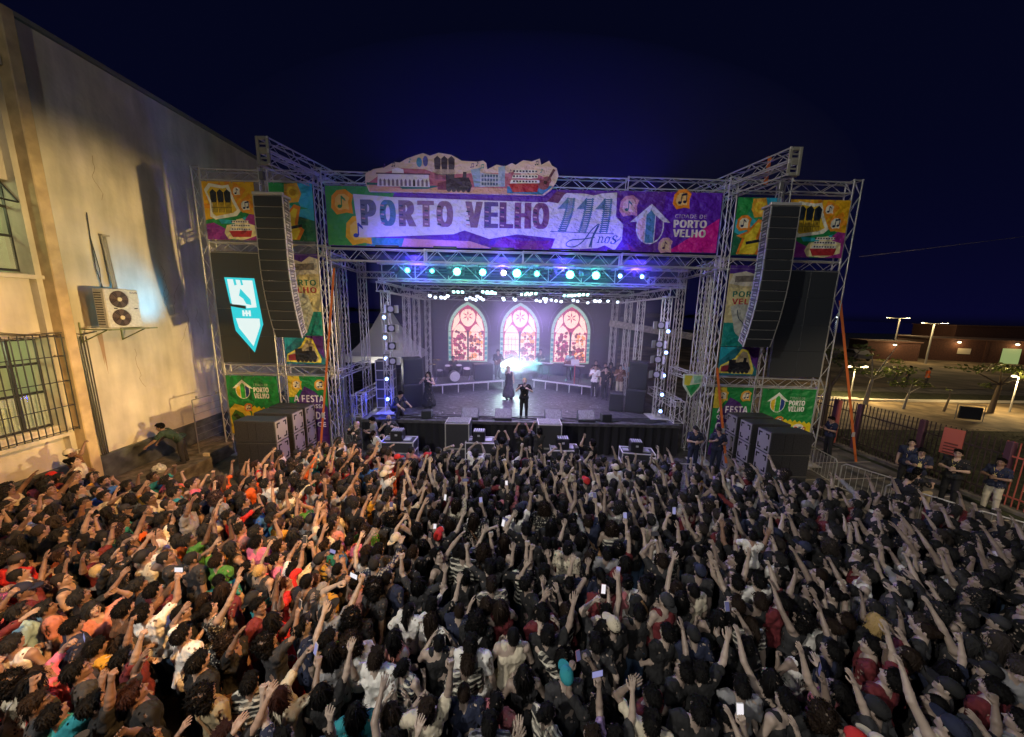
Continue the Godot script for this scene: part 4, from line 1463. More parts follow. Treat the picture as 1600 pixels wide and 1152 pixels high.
func car(label: String, at: Vector3, turn: float, paint: Material) -> void:
	var o := thing("parked_car", label, "car", at, turn, "cars parked on the far yard")
	var mb := MB.new()
	mb.slab(V2([-2.1, 0.28, 2.1, 0.28, 2.12, 0.75, 1.3, 0.92, 0.6, 1.42, -1.0, 1.44, -1.7, 0.98, -2.1, 0.9]), -0.82, 0.82)
	put("body", mb.mesh(), paint, o)
	mb = MB.new()
	mb.slab(V2([1.12, 0.95, 0.56, 1.36, -0.95, 1.38, -1.5, 0.98]), -0.835, 0.835)
	put("window", mb.mesh(), mat("car glass", Color(0.01, 0.01, 0.012), 0.1), o)
	for s in [[-1.3, -0.8], [1.3, -0.8], [-1.3, 0.8], [1.3, 0.8]]:
		mb = MB.new()
		mb.tube(Vector3(s[0], 0.32, s[1] - 0.09), Vector3(s[0], 0.32, s[1] + 0.09), 0.32, 12, -1, true)
		put("wheel", mb.mesh(), mat("tyre", Color(0.015, 0.015, 0.015), 0.9), o)

# ---------------------------------------------------------------- stage, trusses, lamps
func truss(mb: MB, a: Vector3, b: Vector3, w: float, h: float, wide := Vector3.BACK, bay := 0.5, r := 0.024) -> void:
	var d := (b - a).normalized()
	var x := (wide - d * wide.dot(d)).normalized() * w * 0.5
	var y := d.cross(x).normalized() * h * 0.5
	var c := [x + y, x - y, -x - y, -x + y]
	var n := maxi(1, int(round(a.distance_to(b) / bay)))
	for k in 4:
		mb.tube(a + c[k], b + c[k], r, 6)
		var e: Vector3 = c[(k + 1) % 4]
		for m in n:
			var p := a.lerp(b, float(m) / n)
			var q := a.lerp(b, float(m + 1) / n)
			if (m + (1 if k > 1 else 0)) % 2 == 0:
				mb.tube(p + c[k], q + e, r * 0.5, 4)
			else:
				mb.tube(p + e, q + c[k], r * 0.5, 4)
		for p in [a, b]:
			mb.tube(p + c[k], p + e, r * 0.8, 4)
			mb.bevel(p + c[k], Vector3(r, r, r) * 2.6, r * 0.4)

func truss_part(called: String, parent: Node3D, a: Vector3, b: Vector3, w: float, h: float, m: Material, wide := Vector3.BACK, bay := 0.5, r := 0.024) -> void:
	var mb := MB.new()
	truss(mb, a, b, w, h, wide, bay, r)
	put(called, mb.mesh(), m, parent)

func alu() -> StandardMaterial3D:
	return mat("aluminium", Color(0.5, 0.49, 0.46), 0.42, 0.35)

func build_stage() -> void:
	var st := thing("stage", "black skirted concert stage with dark scuffed floor before the building", "stage", Vector3(0.4, 0, -17.8))
	var mb := MB.new()
	mb.bevel(Vector3(0, 1.33, 0), Vector3(13.4, 0.14, 8.4), 0.015)
	put("deck", mb.mesh(), grained(mat("stage floor", Color(0.15, 0.145, 0.155), 0.5), noise(0.02, 0.45, 1.0, 51), 0.35, noise(0.06, 0, 1, 52, true), 0.15), st)
	mb = MB.new()   # gathered cloth round the stage
	for k in 120:
		var x0 := -6.66 + k * 0.111
		var d0 := 0.03 * sin(k * 1.9)
		var d1 := 0.03 * sin((k + 1) * 1.9)
		mb.quad(Vector3(x0, 0.01, 4.16 + d0 * 1.6), Vector3(x0 + 0.111, 0.01, 4.16 + d1 * 1.6), Vector3(x0 + 0.111, 1.27, 4.16 + d1), Vector3(x0, 1.27, 4.16 + d0), Vector3.BACK)
	mb.box(Vector3(-6.66, 0.64, 0), Vector3(0.02, 1.26, 8.3))
	mb.box(Vector3(6.66, 0.64, 0), Vector3(0.02, 1.26, 8.3))
	put("skirt", mb.mesh(), mat("black stage cloth", Color(0.012, 0.012, 0.016), 0.9), st)
	mb = MB.new()   # tape marks, cable loops and scuffed rings on the floor
	var g := RandomNumberGenerator.new()
	g.seed = 5
	for k in 34:
		var c := Vector3(g.randf_range(-4.8, 5.2), 1.404 + k * 0.0001, g.randf_range(-0.5, 3.4))
		var r := g.randf_range(0.1, 0.2)
		var w := g.randf_range(0.35, 0.8)
		for q in 12:
			var a0 := TAU * q / 12.0
			var a1 := TAU * (q + 1) / 12.0
			if g.randf() < 0.82:
				mb.quad(c + Vector3(cos(a0) * r, 0, sin(a0) * r * w), c + Vector3(cos(a1) * r, 0, sin(a1) * r * w), c + Vector3(cos(a1) * r * 1.16, 0, sin(a1) * r * w * 1.16), c + Vector3(cos(a0) * r * 1.16, 0, sin(a0) * r * w * 1.16), Vector3.UP)
	for k in 26:
		var c := Vector3(g.randf_range(-6.0, -2.2), 1.408 + k * 0.0001, g.randf_range(3.0, 3.95))
		mb.box(c, Vector3(g.randf_range(0.05, 0.3), 0.004, g.randf_range(0.02, 0.06)), Basis(Vector3.UP, g.randf() * 3.0))
	put("floor_marking", mb.mesh(), mat("scuffed chalk", Color(0.42, 0.4, 0.42), 0.7), st)
	# cables on the floor edge
	var cb := thing("stage_cable", "black cables snaking along the stage front edge", "cable", Vector3(0, 1.41, -13.8))
	mb = MB.new()
	for q in 5:
		var pts := []
		for k in 22:
			pts.append(Vector3(-6.0 + k * 0.6 + g.randf_range(-0.1, 0.1), 0.01, -0.45 + q * 0.1 + 0.12 * sin(k * (0.9 + q * 0.3) + q)))
		mb.path(pts, 0.012, 5)
	put("cable_run", mb.mesh(), mat("black rubber", Color(0.015, 0.015, 0.015), 0.6), cb)
	# black back drapes and dark roof cover
	var bd := thing("backdrop", "black drape hanging behind the video screen", "curtain", Vector3(0.4, 1.4, -22.6))
	mb = MB.new()
	for k in 90:
		var x0 := -6.6 + k * 0.147
		mb.quad(Vector3(x0, 0, 0.06 * sin(k * 2.1)), Vector3(x0 + 0.147, 0, 0.06 * sin((k + 1) * 2.1)), Vector3(x0 + 0.147, 6.2, 0.05 * sin((k + 1) * 2.1)), Vector3(x0, 6.2, 0.05 * sin(k * 2.1)), Vector3.BACK)
	put("drape", mb.mesh(), mat("black velvet", Color(0.02, 0.018, 0.028), 0.95), bd)
	var rc := thing("roof_cover", "dark tarpaulin roof stretched above the stage rig", "tarpaulin", Vector3(0.5, 8.1, -18.2))
	mb = MB.new()
	for k in 8:
		var z0 := -3.9 + k
		mb.box(Vector3(0, 0.16 - absf(k - 3.5) * 0.06, z0 + 0.4), Vector3(13.6, 0.02, 1.02), Basis(Vector3.RIGHT, 0.05 * (3.5 - k) * 0.5))
	put("sheet", mb.mesh(), mat("dark tarpaulin", Color(0.03, 0.03, 0.05), 0.7), rc)
	# unseen area lights under the roof, placed to light the stage violet
	area("unseen_stage_wash", Vector3(0.6, 6.3, -16.6), Vector3(0.6, 0.0, -15.6), Vector2(9.5, 3.0), Color(0.78, 0.68, 1.0), 70.0)
	area("unseen_front_wash", Vector3(0.6, 6.6, -14.2), Vector3(0.6, 0.8, -15.8), Vector2(10.0, 0.6), Color(0.88, 0.82, 1.0), 30.0)
	# added violet light bars below the banner, put in to tint it
	for k in 5:
		var x := -4.4 + k * 2.0
		var o := thing("added_light_bar", "%s dim violet LED bar under the long banner" % ["leftmost", "second", "middle", "fourth", "rightmost"][k], "stage light", Vector3(x, 8.1, -12.25), 0.0, "added violet bars under the banner")
		mb = MB.new()
		mb.bevel(Vector3(0, 0, 0), Vector3(0.8, 0.06, 0.07), 0.008)
		put("housing", mb.mesh(), mat("black lamp body", Color(0.02, 0.02, 0.022), 0.5), o)
		mb = MB.new()
		mb.box(Vector3(0, 0.034, -0.01), Vector3(0.74, 0.008, 0.03))
		put("lens_glow", mb.mesh(), glow_mat("added bar glow", Color(0.35, 0.25, 1.0), 1.0), o)
		spot("added_uplight", Vector3(x, 8.16, -12.2), Vector3(x, 9.6, -12.85), Color(0.3, 0.26, 1.0), 2.4, 80, 0.3, 0.6)
		spot("added_downlight", Vector3(x, 8.02, -12.2), Vector3(x, 7.6, -13.2), Color(0.42, 0.34, 1.0), 0.7, 80, 0.2, 0.6)

func build_front_frame() -> void:
	var f := thing("truss_frame", "aluminium truss frame carrying banners and screens across the stage front", "truss")
	var m := alu()
	var zf := -13.15
	for x in [-11.36, -8.98, -7.07, 7.76, 9.65, 12.14]:
		truss_part("truss_tower", f, Vector3(x, 0.05, zf), Vector3(x, 10.78, zf), 0.3, 0.3, m)
		var mb := MB.new()
		mb.bevel(Vector3(x, 0.03, zf), Vector3(0.75, 0.05, 0.75), 0.01)
		put("base_plate", mb.mesh(), m, f)
	# horizontals: bottoms and tops of the banner fields
	for q in [[-11.36, 12.14, 10.55], [-11.2, -7.0, 8.08], [7.7, 12.0, 7.86], [-11.2, -7.0, 3.53], [7.7, 12.0, 3.42]]:
		var xs: Array = [q[0], q[1]]
		if q[1] - q[0] > 10:
			xs = [-11.2, -9.1, -8.83, -7.2, -6.92, -5.2, -0.4, 4.0, 7.6, 7.92, 9.5, 9.8, 12.0]
		for k in range(0, xs.size() - 1):
			if xs[k + 1] - xs[k] > 0.4:
				truss_part("truss_beam", f, Vector3(xs[k], q[2], zf), Vector3(xs[k + 1], q[2] - (0.012 * (xs[k + 1] - xs[k])), zf), 0.3, 0.36, m)
	for k in 4:
		var x0 := -6.92 + k * 3.63
		truss_part("truss_beam", f, Vector3(x0, 7.92, zf), Vector3(x0 + 3.6, 7.9, zf), 0.3, 0.42, m, Vector3.BACK, 0.42)
	# side wings of towers behind the inner edge, with the cross beams that hold them
	for s in [[-7.1, -1.0], [7.85, 1.0]]:
		for z in [-14.35, -16.3]:
			for dx in ([0.0, 0.34] if z > -15 else [0.0]):
				truss_part("truss_tower", f, Vector3(s[0] - dx * s[1] * -1.0, 0.05, z), Vector3(s[0] - dx * s[1] * -1.0, 8.1, z), 0.28, 0.28, m, Vector3.BACK, 0.45)
		truss_part("truss_beam", f, Vector3(s[0], 7.85, -13.3), Vector3(s[0], 7.75, -16.4), 0.28, 0.34, m, Vector3.RIGHT, 0.4)
		truss_part("truss_beam", f, Vector3(s[0], 3.3, -13.3), Vector3(s[0], 3.3, -16.3), 0.28, 0.3, m, Vector3.RIGHT, 0.4)
		truss_part("truss_beam", f, Vector3(s[0], 7.5, -16.3), Vector3(s[0] - s[1] * 2.0, 7.35, -14.8), 0.26, 0.26, m, Vector3.UP, 0.4)
	# outriggers over the top that the loudspeakers hang from
	for s in [[-7.6, -8.3, 1.0], [8.35, 9.0, -1.0]]:
		for dy in [-0.18, 0.22]:
			truss_part("outrigger_beam", f, Vector3(s[0], 10.55 + dy, -11.15), Vector3(s[1] + s[2] * 1.9, 10.62 + dy, -16.2), 0.34, 0.34, m, Vector3.RIGHT, 0.42)
			var mb := MB.new()
			for e in [-0.15, 0.15]:
				mb.bevel(Vector3(s[0] + e, 10.55 + dy, -11.11), Vector3(0.1, 0.4, 0.05), 0.012)
				mb.bevel(Vector3(s[0], 10.55 + dy + e, -11.105), Vector3(0.2, 0.1, 0.04), 0.012)
			mb.bevel(Vector3(s[0], 10.55 + dy, -11.12), Vector3(0.19, 0.05, 0.03), 0.01)
			put("end_plate", mb.mesh(), mat("bright alloy", Color(0.26, 0.25, 0.2), 0.4, 0.2), f)
	# ratchet straps
	strap("long orange ratchet strap slanting down before left truss tower", Vector3(-6.62, 7.4, -12.9), Vector3(-7.35, 0.6, -12.4))
	strap("orange ratchet strap anchoring the right outer tower to ground", Vector3(12.25, 6.6, -13.0), Vector3(14.5, 0.02, -13.4))
	strap("short orange strap hanging before the right inner towers", Vector3(7.8, 4.0, -12.75), Vector3(8.4, 0.3, -12.4))
	var st := thing("strap", "orange strap tied over the right outrigger truss", "strap", Vector3(8.62, 10.7, -12.6))
	var mb := MB.new()
	mb.quad(Vector3(-0.2, 0.55, 0.2), Vector3(-0.08, 0.55, 0.2), Vector3(-0.12, -0.35, 0.24), Vector3(-0.26, -0.35, 0.24), Vector3.BACK)
	mb.quad(Vector3(-0.2, 0.55, 0.2), Vector3(-0.08, 0.55, 0.2), Vector3(-0.08, 0.55, -0.2), Vector3(-0.2, 0.55, -0.2), Vector3.UP)
	put("webbing", mb.mesh(), mat("orange webbing", Color(0.6, 0.14, 0.03), 0.7), st)

func strap(label: String, a: Vector3, b: Vector3) -> void:
	var o := thing("ratchet_strap", label, "strap", b)
	var mb := MB.new()
	var d := (a - b).normalized()
	var x := Vector3(1, 0, 0.2).normalized() * 0.045
	var n := d.cross(x).normalized() * 0.004
	mb.quad(n + x, n - x, a - b + n - x, a - b + n + x, n)
	mb.quad(-n + x, -n - x, a - b - n - x, a - b - n + x, -n)
	put("webbing", mb.mesh(), mat("orange webbing", Color(0.6, 0.14, 0.03), 0.7), o)
	mb = MB.new()
	mb.bevel(d * 1.3, Vector3(0.11, 0.2, 0.05), 0.01)
	put("ratchet", mb.mesh(), alu(), o)

func lamp_fixture(label: String, at: Vector3, towards: Vector3, color: Color, energy: float, size := 1.0, group := "round lamps on the front roof truss", light := 0.0) -> void:
	var o := thing("stage_light", label, "stage light", at, 0.0, group)
	var d := (towards - at).normalized()
	var t := Basis.looking_at(d, Vector3.UP if absf(d.y) < 0.95 else Vector3.RIGHT)
	var mb := MB.new()
	mb.tube(t * Vector3(0, 0, 0.2) * size, Vector3.ZERO, 0.07 * size, 10, 0.11 * size, true)
	mb.tube(t * Vector3(0, 0, 0.2) * size, t * Vector3(0, 0, 0.26) * size, 0.07 * size, 10, 0.03 * size, true)
	put("housing", mb.mesh(), mat("black lamp body", Color(0.02, 0.02, 0.022), 0.5), o)
	mb = MB.new()
	for s in [-1.0, 1.0]:
		mb.box(t * Vector3(s * 0.135, 0.06, 0.12) * size, Vector3(0.02, 0.26, 0.04) * size, t)
	mb.box(t * Vector3(0, 0.2, 0.12) * size, Vector3(0.29, 0.03, 0.05) * size, t)
	put("yoke", mb.mesh(), mat("black lamp body", Color(0.02, 0.02, 0.022), 0.5), o)
	mb = MB.new()
	mb.ball(t * Vector3(0, 0, -0.005) * size, Vector3(0.1, 0.1, 0.1) * size, 6, 12)
	put("lens_glow", mb.mesh(), glow_mat("lamp glow %s %s" % [color, energy], color, energy), o)
	if light > 0.0:
		spot("lamp_beam", at + d * (0.16 * size), towards, color, light, 40, 0.1, 0.8)

func build_roof_rig() -> void:
	var f := thing("roof_truss", "inner lighting truss rig on four towers over the stage", "truss")
	var m := alu()
	var zf := -14.6
	for q in [7.13, 7.82]:
		truss_part("truss_beam", f, Vector3(-5.6, q + 0.03, zf), Vector3(0.6, q, zf), 0.3, 0.1, m, Vector3.BACK, 0.45)
		truss_part("truss_beam", f, Vector3(0.6, q, zf), Vector3(7.1, q - 0.03, zf), 0.3, 0.1, m, Vector3.BACK, 0.45)
	var mb := MB.new()
	for k in 9:
		var x0 := -5.55 + k * 1.4
		mb.tube(Vector3(x0, 7.16, zf + 0.12), Vector3(x0 + 0.7, 7.8, zf + 0.12), 0.016, 4)
		mb.tube(Vector3(x0 + 0.7, 7.8, zf + 0.12), Vector3(x0 + 1.4, 7.16, zf + 0.12), 0.016, 4)
		mb.tube(Vector3(x0, 7.16, zf - 0.12), Vector3(x0, 7.8, zf - 0.12), 0.02, 4)
	put("cross_bracing", mb.mesh(), m, f)
	truss_part("truss_beam", f, Vector3(-5.7, 6.68, -20.4), Vector3(6.4, 6.66, -20.4), 0.3, 0.26, m)
	for q in [-16.4, -18.4]:
		truss_part("truss_beam", f, Vector3(-5.2, 6.98, q), Vector3(6.3, 6.96, q), 0.28, 0.28, m)
	for s in [[-5.45, -5.15], [6.55, 6.1]]:
		truss_part("truss_beam", f, Vector3(s[0], 6.85, -14.2), Vector3(s[1], 6.7, -20.3), 0.3, 0.36, m, Vector3.RIGHT, 0.4)
		for z in [-14.65, -17.1, -18.6, -20.6]:
			var x: float = lerpf(s[0], s[1], (z + 14.2) / -6.1)
			truss_part("truss_tower", f, Vector3(x, 1.45, z), Vector3(x, 6.7, z), 0.28, 0.28, m, Vector3.BACK, 0.4)
		mb = MB.new()
		mb.bevel(Vector3(s[0], 1.43, -14.65), Vector3(0.9, 0.04, 0.9), 0.01)
		put("base_plate", mb.mesh(), m, f)
	# low L-shaped wing trusses at both stage corners
	for s in [[-6.5, 1.0, "low aluminium corner truss at the left stage front"], [7.1, -1.0, "low aluminium corner truss at the right stage front"]]:
		var w := thing("wing_truss", s[2], "truss", Vector3(s[0], 0, -14.0))
		truss_part("truss_leg", w, Vector3(0, 1.42, 0), Vector3(0, 2.35, 0), 0.4, 0.4, m, Vector3.BACK, 0.3)
		truss_part("truss_arm", w, Vector3(0, 2.2, -0.25), Vector3(0.05 * s[1], 2.2, -2.6), 0.4, 0.34, m, Vector3.RIGHT, 0.34)
	# lamps along the front truss: they face the crowd
	var cyan := Color(0.35, 1.0, 0.86)
	var px := [[-4.36, 0.8, 0], [-3.35, 0.7, 0], [-2.33, 1.25, 0], [-1.28, 1.1, 0], [-0.42, 0.9, 2], [0.12, 1.35, 0], [0.94, 0.9, 0], [2.3, 1.3, 0], [3.36, 1.25, 0], [4.35, 0.7, 1], [5.25, 0.65, 1]]
	var names := ["leftmost", "second from left", "third from left, wide", "fourth from left", "only white", "widest middle", "seventh from left", "eighth from left, wide", "third from right", "second from right, small bluish", "rightmost, small bluish"]
	for k in px.size():
		var c: Color = [cyan, Color(0.5, 0.75, 1.0), Color(1.0, 0.9, 0.95)][px[k][2]]
		lamp_fixture("%s cyan-lit lamp on the front roof truss" % names[k] if px[k][2] == 0 else "%s lamp on the front roof truss" % names[k], Vector3(px[k][0], 7.5 - 0.007 * px[k][0], zf + 0.25), Vector3(px[k][0] * 0.7, 4.4, 0), c, 16.0 if px[k][1] > 1.0 else 9.0, px[k][1] * 1.2, "round lamps on the front roof truss", 0.8)
	mb = MB.new()   # the dark moving heads between them
	for k in 20:
		var x := -4.9 + k * 0.55
		mb.ball(Vector3(x, 7.52, zf - 0.02), Vector3(0.11, 0.15, 0.12), 5, 8)
		mb.box(Vector3(x, 7.7, zf), Vector3(0.2, 0.1, 0.18))
	put("moving_head_row", mb.mesh(), mat("black lamp body", Color(0.02, 0.02, 0.022), 0.5), f)
	# cans under the roof: their lit faces look down and forward
	var white := Color(0.86, 0.93, 1.0)
	var cans := [95, 272, 125, 282, 155, 260, 190, 272, 177, 290, 290, 283, 310, 292, 325, 298, 342, 300, 348, 270, 365, 275, 380, 288, 487, 293, 492, 305, 550, 275, 545, 290, 665, 302, 685, 300, 705, 286, 715, 274, 715, 315, 745, 310, 770, 305, 797, 298, 862, 305, 885, 303, 940, 317, 985, 315, 975, 288, 1000, 272, 1047, 310, 1098, 305]
	for k in range(0, cans.size(), 2):
		var z: float = -15.4 - (cans[k + 1] - 258) * 0.075
		var x: float = (cans[k] - 557.0) * 0.0103 * (-z / 19.0)
		lamp_fixture("small round can lamp shining down from under the stage roof", Vector3(x + 0.15, 6.62 - 0.05 * ((k / 2) % 3), z), Vector3(x, 1.0, z + 4.5), white, 4.0, 0.85, "can lamps under the stage roof")
	var bars := -1
	for q in [[245, 255, 3], [400, 246, 3], [420, 262, 4], [635, 256, 3], [605, 276, 3], [910, 258, 3], [868, 270, 3], [832, 282, 3]]:
		bars += 1
		var z: float = -15.2 - (q[1] - 246) * 0.06
		var x: float = (q[0] - 557.0) * 0.0103 * (-z / 19.0)
		var o := thing("light_bar", "bright rectangular light bar under the stage roof, %s from left" % ["first", "second", "third", "sixth", "fifth", "eighth", "seventh", "fourth"][bars], "stage light", Vector3(x + 0.15, 6.78, z), 0.0, "bright bars under the stage roof")
		mb = MB.new()
		mb.bevel(Vector3(0, 0.07, 0), Vector3(0.56, 0.1, 0.22), 0.01)
		put("housing", mb.mesh(), mat("black lamp body", Color(0.02, 0.02, 0.022), 0.5), o)
		for k in q[2]:
			mb = MB.new()
			mb.box(Vector3(-0.2 + 0.4 * k / (q[2] - 1), 0.0, 0.03), Vector3(0.11, 0.05, 0.18), Basis(Vector3.RIGHT, -0.5))
			put("lamp_cell", mb.mesh(), glow_mat("bar glow", Color(0.75, 1.0, 0.95), 4.0), o)
	# blinders and round lamps on the two front towers
	var spots := [["left", -5.45, [5.95, 5.15, 4.4, 3.75], [5.6, 4.75, 3.85, 2.95, 2.05]], ["right", 6.55, [5.5, 4.7, 4.05, 3.4], [5.25, 4.35, 3.35, 2.5, 1.75]]]
	for s in spots:
		var sx: float = 1.0 if s[0] == "left" else -1.0
		for k in s[2].size():
			var o := thing("blinder_light", "%s blinder with open flaps on the %s front tower" % [["topmost", "second", "third", "lowest"][k], s[0]], "stage light", Vector3(s[1] + sx * 0.3, s[2][k], -14.4), 0.5 * sx, "blinders on the front towers")
			mb = MB.new()
			mb.bevel(Vector3(0, 0, 0), Vector3(0.3, 0.3, 0.16), 0.015)
			put("body", mb.mesh(), mat("black lamp body", Color(0.02, 0.02, 0.022), 0.5), o)
			mb = MB.new()
			mb.box(Vector3(0.22, 0, 0.13), Vector3(0.012, 0.32, 0.26), Basis(Vector3.UP, 0.5))
			put("barn_door", mb.mesh(), mat("bright flap", Color(0.5, 0.49, 0.5), 0.4, 0.2), o)
			mb = MB.new()
			mb.box(Vector3(-0.22, 0, 0.13), Vector3(0.012, 0.32, 0.26), Basis(Vector3.UP, -0.5))
			put("barn_door", mb.mesh(), mat("bright flap", Color(0.5, 0.49, 0.5), 0.4, 0.2), o)
			mb = MB.new()
			mb.disc(Vector3(0, 0, 0.085), Vector3.BACK, 0.12, 12)
			put("lens_glow", mb.mesh(), glow_mat("dim lens", Color(0.8, 0.75, 1.0), 0.25), o)
		for k in s[3].size():
			lamp_fixture("%s small bluish lamp down the %s front tower" % [["topmost", "second", "third", "fourth", "lowest"][k], s[0]], Vector3(s[1] + 0.02, s[3][k], -14.42), Vector3(s[1] * 0.6, s[3][k] - 0.3, 0), Color(0.55, 0.68, 1.0), 7.0, 0.75, "round lamps down the front towers")
	fog_box("lamp_haze", "blue haze round the front roof truss lamps", Vector3(0.6, 7.55, -13.95), Vector3(12.4, 1.2, 1.0), 0.15)
	for k in px.size():
		if k != 4:
			omni("lamp_halo", Vector3(px[k][0], 7.48, zf + 0.62), [cyan, Color(0.35, 0.45, 1.0)][1 if px[k][2] else 0], 0.32 * px[k][1] * px[k][1], 0.05)
	for x in [-4.0, -0.5, 2.0, 5.0]:
		omni("unseen_violet_light", Vector3(x, 7.85, -14.2), Color(0.32, 0.2, 1.0), 4.0, 0.1)  # unseen lamps, placed to tint truss and haze violet
	# haze placed for the violet sky glow, lit by unseen lamps
	fog_box("roof_glow_haze", "violet lit haze rising over the stage roof", Vector3(0.4, 11.2, -16.2), Vector3(30.0, 12.0, 5.0), 0.006, true)
	for x in [-3.5, 0.5, 4.5]:
		spot("unseen_haze_light", Vector3(x, 10.3, -15.9), Vector3(x, 20.0, -16.4), Color(0.26, 0.17, 1.0), 30.0, 72, 0.2, 0.8)
	spot("unseen_cyan_light", Vector3(-10.4, 3.9, -12.75), Vector3(-12.7, 6.3, -11.75), Color(0.04, 0.7, 1.0), 30.0, 16, 0.2, 1.0)  # unseen lamp, placed to throw the cyan patch on the left wall
	omni("unseen_foot_light", Vector3(-5.6, 2.0, -14.0), Color(0.1, 0.2, 1.0), 1.6, 0.1)  # unseen lamp, lights the left tower foot blue

# ---------------------------------------------------------------- printed banners and screens: flat print on vinyl
func vinyl(lit_through := 0.0) -> StandardMaterial3D:
	var m := vertex_mat("printed vinyl %s" % lit_through, 0.5)
	m.uv1_triplanar = true
	m.uv1_scale = Vector3(0.3, 0.45, 0.3)
	m.normal_enabled = true
	m.normal_texture = noise(0.012, 0, 1, 61, true, 512, 14.0)
	m.normal_scale = 1.05
	if lit_through > 0.0:
		m.backlight_enabled = true
		m.backlight = Color(lit_through, lit_through, lit_through)
	return m

func banner(label: String, at: Vector3, w: float, h: float, base: String, turn := 0.0) -> Array:   # lower left corner at the origin
	var o := thing("banner", label, "banner", at, turn)
	var mb := MB.new()
	mb.col = hx(base)
	mb.box(Vector3(w / 2, h / 2, -0.008), Vector3(w, h, 0.012))
	mb.col = hx("#8a8a84")
	for k in int(w / 0.45):
		for y in [0.03, h - 0.03]:
			mb.disc(Vector3(0.2 + k * 0.45, y, 0.012), Vector3.BACK, 0.018, 8)
	return [o, mb]

func patch(mb: MB, p: Array, z: float, color: String, s := Vector2.ONE, at := Vector2.ZERO) -> void:
	var q := PackedVector2Array()
	for k in range(0, p.size(), 2):
		q.append(at + Vector2(p[k], p[k + 1]) * s)
	mb.flat(q, z, hx(color))

func oval(mb: MB, c: Vector2, r: Vector2, z: float, color: String, n := 20, a0 := 0.0, a1 := TAU) -> void:
	var q := PackedVector2Array()
	for k in n:
		var a := a0 + (a1 - a0) * k / (n if a1 - a0 > 6.2 else n - 1)
		q.append(c + Vector2(cos(a), sin(a)) * r)
	mb.flat(q, z, hx(color))

func music_note(mb: MB, c: Vector2, s: float, z: float, color: String, double := false) -> void:
	oval(mb, c + Vector2(-0.16, -0.3) * s, Vector2(0.17, 0.13) * s, z, color, 10)
	patch(mb, [-0.05, -0.3, 0.03, -0.3, 0.03, 0.45, -0.05, 0.42], z, color, Vector2(s, s), c)
	if double:
		oval(mb, c + Vector2(0.3, -0.22) * s, Vector2(0.17, 0.13) * s, z, color, 10)
		patch(mb, [0.4, -0.22, 0.48, -0.22, 0.48, 0.55, 0.4, 0.53], z, color, Vector2(s, s), c)
		patch(mb, [0.0, 0.28, 0.45, 0.36, 0.45, 0.55, 0.0, 0.45], z + 0.0004, color, Vector2(s, s), c)
	else:
		patch(mb, [0.02, 0.45, 0.02, 0.25, 0.3, 0.05, 0.26, 0.22], z + 0.0004, color, Vector2(s, s), c)

func note_patch(mb: MB, c: Vector2, s: float, outer: String, inner: String, note: String, double := false, z := 0.004) -> void:
	var p := [-0.5, -0.25, -0.25, -0.55, 0.2, -0.45, 0.5, -0.5, 0.45, 0.0, 0.55, 0.3, 0.2, 0.55, -0.2, 0.5, -0.45, 0.25]
	patch(mb, p, z, outer, Vector2(s, s), c)
	patch(mb, p, z + 0.0015, inner, Vector2(s, s) * 0.66, c)
	music_note(mb, c, s * 0.62, z + 0.003, note, double)

func city_emblem(mb: MB, c: Vector2, s: float, rim: String, left: String, mid: String, right: String, z := 0.005) -> void:   # round emblem with an arrow roof
	oval(mb, c + Vector2(0, -0.05) * s, Vector2(0.43, 0.5) * s, z, rim, 26)
	patch(mb, [-0.62, 0.08, 0.0, 0.62, 0.62, 0.08, 0.4, 0.1, -0.4, 0.1], z + 0.0004, rim, Vector2(s, s), c)
	var q := PackedVector2Array()
	for k in 11:
		var a := PI * 0.5 + PI * 0.5 * k / 10.0
		q.append(c + Vector2(-0.17, 0.12) * s + Vector2(cos(a) * 0.0, 0) * s)
	patch(mb, [-0.38, 0.12, -0.16, 0.28, -0.16, -0.46, -0.27, -0.4, -0.36, -0.24, -0.39, -0.05], z + 0.0012, left, Vector2(s, s), c)
	patch(mb, [-0.13, 0.3, 0.0, 0.44, 0.13, 0.3, 0.13, -0.5, 0.0, -0.52, -0.13, -0.5], z + 0.0014, mid, Vector2(s, s), c)
	patch(mb, [0.38, 0.12, 0.16, 0.28, 0.16, -0.46, 0.27, -0.4, 0.36, -0.24, 0.39, -0.05], z + 0.0016, right, Vector2(s, s), c)

func city_words(mb: MB, r: Rect2, color: String, small: String, z := 0.005) -> void:
	write(mb, "CIDADE DE", Rect2(r.position + Vector2(0.03, 0.83) * r.size, Vector2(0.94, 0.16) * r.size), z, hx(small), 400)
	for k in 2:
		write(mb, "PORTO", Rect2(r.position + Vector2(0.02 * k, 0.41) * r.size, Vector2(0.98, 0.34) * r.size), z + k * 0.0003, hx(color))
		write(mb, "VELHO", Rect2(r.position + Vector2(0.02 * k, 0) * r.size, Vector2(0.98, 0.34) * r.size), z + k * 0.0003, hx(color))

func water_towers(mb: MB, at: Vector2, s: float, z: float, color: String, legs: String) -> void:   # three round tanks on legs
	for k in 3:
		var x := (k - 1) * 0.34
		patch(mb, [-0.15, 0.1, -0.12, -0.04, 0.12, -0.04, 0.15, 0.1, 0.16, 0.42, 0.0, 0.56, -0.16, 0.42], z + 0.0003 * k, color, Vector2(s, s), at + Vector2(x, 0) * s)
		for q in 5:
			patch(mb, [-0.012, 0.0, 0.012, 0.0, 0.012, -0.5, -0.012, -0.5], z + 0.0012, legs, Vector2(s, s), at + Vector2(x + (q - 2) * 0.06, 0) * s)
	patch(mb, [-0.5, -0.26, 0.5, -0.26, 0.5, -0.28, -0.5, -0.28], z + 0.0016, legs, Vector2(s, s), at)

